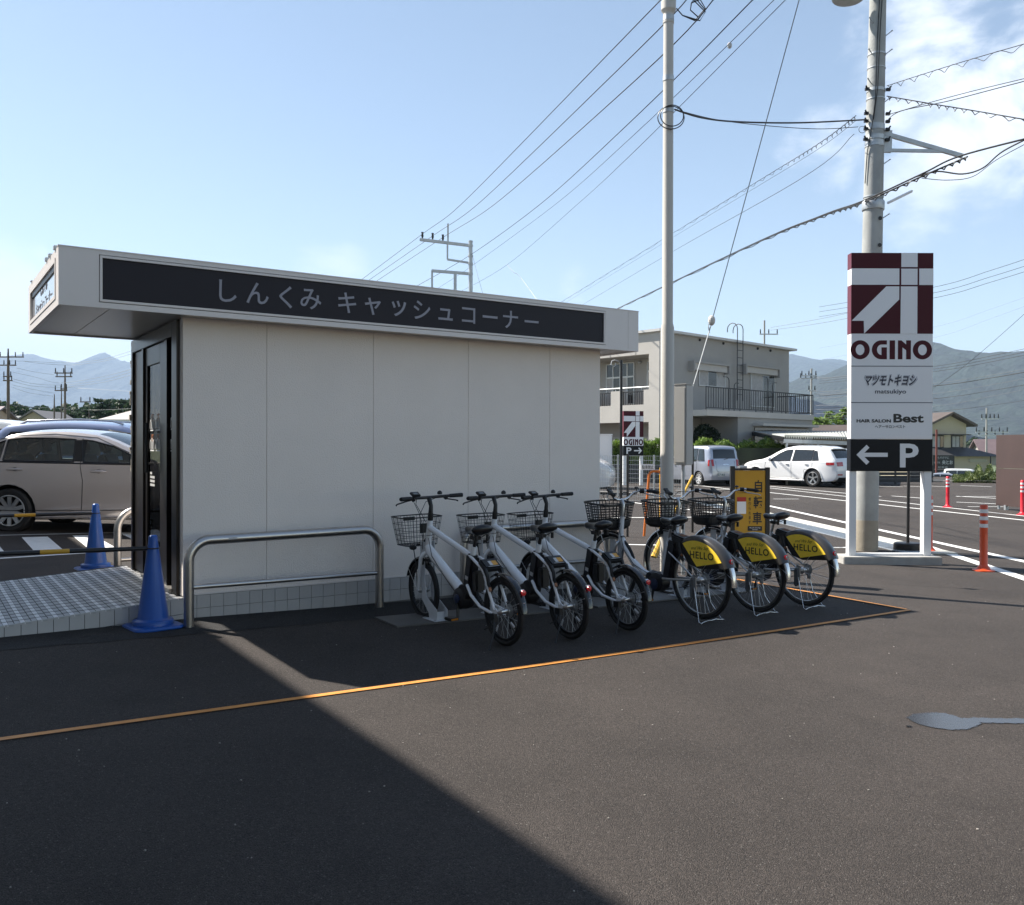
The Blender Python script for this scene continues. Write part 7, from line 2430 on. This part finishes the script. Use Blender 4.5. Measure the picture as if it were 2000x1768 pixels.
pole(1585, 720, 880, 62, 5, 'concrete pole with crowded arms right of the grey building', ((1562, 1594, 738, 4, 0), (1564, 1594, 733, 3, 0), (1578, 1592, 762, 2, 0)), PCON)
pole(1493, 626, 700, 75, 5, 'pole top with one arm above the grey building roof', ((1483, 1519, 652, 3, 0),), PCON)
t = pole(1927, 797, 890, 105, 4, 'concrete pole against the mountain right of the beige house', ((1916, 1950, 816, 5, 0), (1905, 1968, 842, 5, 0), (1910, 1960, 848, 4, 0)), PCON)
# distribution pole behind the kiosk
Dp = 34
q = atd(919, 471, Dp)
DP = thing('electricity_pole', 'galvanised pole with side arms rising behind the kiosk roof', 'utility pole', (q.x, Dp, 0))
def pp_(px, py, dy=0): v = atd(px, py, Dp+dy); return Vector((v.x-q.x, dy, v.z))
MB().tube([(0, 0, -.3), (.03, 0, 3), (0, 0, q.z)], [.13, .09, .075], 14).build('shaft', GALV, DP, smooth=50)
MB().lathe([(.085, q.z-.05), (.085, q.z+.01)], 14).build('pole_cap', GALV, DP)
for a, b, w in (((820, 468), (919, 480), .10), ((874, 507), (919, 514), .07), ((843, 529), (919, 535), .10)):
    MB().bar(pp_(*a), pp_(*b), w, w).build('arm', GALV, DP)
MB().bar(pp_(875, 437), pp_(875, 474), .06, .06).build('riser', GALV, DP); MB().bar(pp_(874, 476), pp_(874, 507), .06, .06).build('riser', GALV, DP)
MB().bar(pp_(844, 529), pp_(844, 590), .07, .07).build('riser', GALV, DP); MB().bar(pp_(889, 533), pp_(889, 600), .11, .11).build('riser', GALV, DP)
for px, py in ((825, 466), (845, 468), (865, 471)):
    b0 = pp_(px, py)
    MB().tube([b0, b0+Vector((0, 0, .10)), b0+Vector((0, 0, .17)), b0+Vector((0, 0, .24))], [.02, .05, .035, .05], 8).build('insulator', DARKM, DP, smooth=50)
for py in (480, 500, 515, 535): z = pp_(919, py).z; MB().lathe([(.10, z-.03), (.10, z+.03)], 12).build('clamp', GALV, DP)
WIREM = mat('wire_black', (.02, .02, .022), .5); WIREG = mat('wire_grey', (.16, .17, .18), .5)
def cr(P, n):
    out_ = []
    for i in range(len(P)-1):
        p0 = P[max(i-1, 0)]; p1 = P[i]; p2 = P[i+1]; p3 = P[min(i+2, len(P)-1)]
        for k_ in range(n):
            t_ = k_/n
            out_.append(.5*((2*p1)+(-p0+p2)*t_+(2*p0-5*p1+4*p2-p3)*t_**2+(-p0+3*p1-3*p2+p3)*t_**3))
    out_.append(P[-1]); return out_
def wire(label, pts, r=.009, m=WIREM, group='overhead wires', n=8, name='overhead_wire', loops=None, bumps=()):
    P = [atd(*p) for p in pts]
    C_ = cr(P, n)
    mb = MB().tube(C_, r, 4, cap=False)
    o = mb.build(name, m)
    tag(o, label, 'wire', group)
    return o, C_
def coil(label, pts, r, rad_, turns, m=WIREM, squash=1):
    """messenger wire with a lashing that loops round it"""
    P = [atd(*p) for p in pts]
    L_ = cr(P, 40)
    t = thing('lashed_cable', label, 'wire', (0, 0, 0), 0, 'lashed telephone cables')
    MB().tube(L_, r, 4, cap=False).build('messenger', m, t)
    n = turns*12; H_ = []
    for i in range(n+1):
        f_ = i/n*(len(L_)-1); k_ = int(min(f_, len(L_)-2)); b = L_[k_].lerp(L_[k_+1], f_-k_)
        a = 2*math.pi*i/12
        sc = rad_
        H_.append(b+Vector((sc*math.sin(a)*.6, 0, -sc*.9+sc*squash*math.cos(a))))
    MB().tube(H_, r*.8, 4, cap=False).build('lashing', m, t)
    return t
for i, P in enumerate([
    [(704, 548, 36), (824, 458, 34), (900, 400, 30), (1240, 52, 14), (1300, -12, 12)],
    [(718, 549, 36), (845, 461, 34), (932, 400, 30), (1240, 104, 14), (1345, -12, 12)],
    [(734, 550, 36), (865, 464, 34), (965, 400, 30), (1240, 158, 14), (1402, -10, 11)],
    [(812, 560, 38), (919, 498, 34), (1054, 400, 28), (1240, 230, 16), (1478, -8, 11)],
    [(854, 564, 38), (921, 520, 34), (1084, 400, 28), (1240, 262, 16), (1520, -8, 11)],
    [(895, 572, 38), (991, 517, 34), (1127, 400, 28), (1240, 295, 16), (1542, -8, 11)]]):
    wire(['topmost wire sloping up from the left insulator of the pole behind the kiosk', 'second wire up from the middle insulator behind the kiosk', 'third wire up from the right insulator behind the kiosk', 'fourth wire climbing from the shaft of the pole behind the kiosk', 'fifth wire climbing to the top edge, with a small ball on it', 'lowest of the six wires climbing right from the kiosk roof'][i], P, .010 if i < 4 else .006)
b_ = atd(1425, 89, 12.6)
o = MB().sphere(b_, (.035, .035, .045), 10, 6).build('wire_joint', INS, None); tag(o, 'pale ball joint on a wire left of the utility pole', 'insulator')
wire('short slack wire dropping to the kiosk roof from the lowest climbing wire', [(991, 517, 34), (1003, 532, 33), (1015, 540, 32), (1049, 586, 30)], .008)
wire('thin stay falling right of the pole behind the kiosk', [(923, 500, 34), (935, 545, 33.5), (946, 585, 33)], .006, WIREG)
# guy wire with its egg insulator
wire('long guy wire crossing the sky steeply to a white egg insulator', [(1563, -8, 9.5), (1500, 225, 10), (1450, 410, 10.4), (1393, 618, 11)], .006, WIREG, 'guy wires')
e_ = atd(1390, 626, 11)
o = MB().sphere(e_, (.045, .045, .065), 12, 8).build('egg_insulator', mat('porcelain', (.62, .60, .56), .3), None); tag(o, 'white egg insulator on the guy wire beside the pale pole', 'insulator')
wire('lower end of the guy wire below the egg insulator', [(1389, 634, 11), (1352, 760, 11)], .007, GALV, 'guy wires')
wire('second strand looping under the egg insulator', [(1385, 628, 11), (1384, 640, 11), (1386, 650, 11)], .006, GALV, 'guy wires')
# pole to pole bundles
wire('twisted cable between the pale pole and the concrete pole', [(1318, 214, 10.3), (1370, 230, 10.9), (1440, 238, 11.8), (1560, 240, 12.5), (1690, 234, 13.3)], .011)
wire('thin cable under the twisted one between the two poles', [(1318, 214, 10.3), (1400, 234, 11), (1500, 246, 12), (1600, 252, 12.8), (1676, 248, 13.2)], .005)
wire('thin cable from the concrete pole down to the roof of the grey building', [(1668, 262, 13.2), (1560, 352, 18), (1320, 488, 30), (1135, 597, 45)], .006)
coil('coiled telephone cable from the kiosk roof up to the concrete pole', [(1096, 590, 46), (1320, 452, 30), (1500, 342, 20), (1600, 280, 15), (1672, 226, 13.2)], .006, .030, 36)
wire('thin line running just below the coiled telephone cable', [(1100, 594, 46), (1322, 459, 30), (1503, 350, 20), (1603, 288, 15), (1674, 234, 13.2)], .004)
coil('heavier lashed cable passing behind the concrete pole', [(1205, 604, 44), (1450, 488, 24), (1600, 425, 17), (1682, 397, 13.6), (1800, 345, 12.2), (1890, 306, 11.6)], .012, .022, 30, squash=.8)
wire('dark cable running with the heavier lashed one', [(1205, 603, 44), (1450, 486, 24), (1600, 423, 17), (1682, 394, 13.6), (1800, 340, 12.2), (1875, 305, 11.6), (2040, 262, 10.5)], .012)
wire('cable hanging in a loop below the bracket arm', [(1790, 345, 12.2), (1830, 335, 12.1), (1880, 340, 11.8), (1920, 328, 11.6), (1960, 295, 11.2), (2040, 255, 10.5)], .010)
wire('thinner cable hanging under the loop at right', [(1800, 348, 12.2), (1850, 352, 12), (1900, 345, 11.8), (1950, 310, 11.2), (2040, 262, 10.5)], .005)
coil('coiled cable leaving the concrete pole to the upper right', [(1732, 168, 13), (1800, 146, 12.4), (1900, 115, 11.6), (2050, 72, 10.4)], .005, .035, 9)
wire('thin wire to the upper right from the concrete pole', [(1732, 225, 13), (1800, 205, 12.6), (1900, 178, 12), (2050, 142, 11)], .005)
coil('lashed cable falling right from the concrete pole', [(1732, 188, 13), (1820, 203, 12.4), (1900, 216, 11.8), (2050, 242, 10.6)], .007, .028, 14)
wire('dashed looking cable to the right of the concrete pole', [(1732, 236, 13), (1760, 217, 12.8), (1850, 198, 12.2), (1950, 172, 11.4), (2050, 146, 10.8)], .006)
# right side spans in front of the mountain
R_sp = [((1815, 563), (2060, 487), .012, 40), ((1815, 574), (2060, 501), .012, 40), ((1815, 584), (2060, 512), .012, 40), ((1815, 641), (2060, 560), .006, 60), ((1815, 662), (2060, 576), .006, 60),
        ((1815, 717), (2060, 668), .012, 45), ((1815, 722), (2060, 675), .012, 45), ((1815, 727), (2060, 681), .012, 45), ((1815, 750), (2060, 710), .010, 45), ((1815, 755), (2060, 716), .022, 45),
        ((1815, 770), (2060, 728), .010, 50), ((1815, 780), (2060, 741), .016, 50), ((1815, 795), (2060, 748), .009, 50), ((1815, 805), (2060, 773), .012, 50)]
R_sp = [(a, b, r_, Dd) for a, b, r_, Dd in R_sp]
for i, (a, b, r_, Dd) in enumerate(R_sp):
    mid = ((a[0]+b[0])/2, (a[1]+b[1])/2+2.5, Dd*.93)
    a0 = (1600, a[1]+(a[1]-b[1])/245*215*(.55), Dd*1.35)
    wire('wire %s before the right mountain and sky' % ['topmost of three', 'middle of three', 'lowest of three', 'lone thin upper', 'lone thin lower', 'upper of the close trio', 'middle of the close trio', 'bottom of the close trio', 'pale one over the thick', 'thickest black', 'sixth from the bottom', 'fairly thick fifth from the bottom', 'second from the bottom,', 'lowest of all'][i], [a0, (a[0], a[1], Dd), mid, (b[0], b[1], Dd*.86)], r_*.8, WIREG if r_ < .011 else WIREM)
wire('steep diagonal wire over the right mountain', [(1760, 800, 48), (1816, 763, 45), (1900, 702, 40), (2060, 560, 32)], .010)
wire('sagging wire pair right of the grey building roof, upper', [(1505, 640, 74), (1580, 627, 65), (1655, 612, 58)], .012, WIREG); wire('sagging wire pair right of the grey building roof, lower', [(1505, 645, 74), (1580, 635, 65), (1655, 622, 58)], .012, WIREG)
for i, y in enumerate((735, 738, 762, 768, 775, 790, 798, 806)):
    wire('distant wire %s right of the crowded concrete pole' % ['one, topmost', 'just under the topmost', 'third down', 'fourth down', 'fifth down', 'sixth down', 'seventh down', 'lowest'][i], [(1590, y+2, 62), (1620, y+2.5, 60), (1655, y-2+i*.2, 56)], .012, WIREG)
# left side spans
LS = [((18, 705, 55), (60, 706, 60), (125, 709, 70), (190, 704, 62), (262, 684, 50)), ((48, 706, 55), (90, 711, 62), (140, 713, 66), (200, 706, 60), (262, 690, 48)),
      ((33, 719, 55), (70, 727, 62), (105, 732, 72)), ((25, 727, 55), (70, 737, 64), (115, 748, 72), (190, 738, 62), (262, 720, 50)), ((25, 740, 55), (70, 750, 62), (130, 752, 70), (200, 742, 60), (262, 725, 48)),
      ((25, 745, 55), (70, 755, 62), (130, 756, 70), (200, 747, 60), (262, 731, 48)), ((25, 752, 55), (60, 760, 62), (106, 768, 80)), ((25, 757, 55), (60, 768, 62), (104, 774, 80)),
      ((25, 793, 55), (100, 797, 62), (180, 801, 66), (262, 798, 60)), ((130, 757, 72), (180, 760, 70), (262, 765, 64))]
for i, P in enumerate(LS):
    wire('left wire %s between the weathered poles' % ['topmost', 'second', 'short third', 'fourth', 'fifth', 'sixth', 'short seventh', 'short eighth', 'long lowest, level,', 'thin one falling right'][i], P, .009, WIREG)
wire('thick dark cable low on the left pole', [(18, 792, 55), (45, 794, 56), (70, 797, 58)], .03)
# ================================================================ HAZE
hzb = MB().box(-10500, 10500, -400, 10600, -3.2, 1150)
hm = D.materials.new('haze'); hm.use_nodes = True
t = hm.node_tree; t.nodes.clear()
vo = t.nodes.new('ShaderNodeVolumePrincipled'); vo.inputs['Color'].default_value = (.54, .72, 1, 1); vo.inputs['Density'].default_value = .00011; vo.inputs['Anisotropy'].default_value = 0
ou = t.nodes.new('ShaderNodeOutputMaterial'); t.links.new(vo.outputs[0], ou.inputs['Volume'])
hzo = hzb.build('haze', hm); hzo['kind'] = 'stuff'
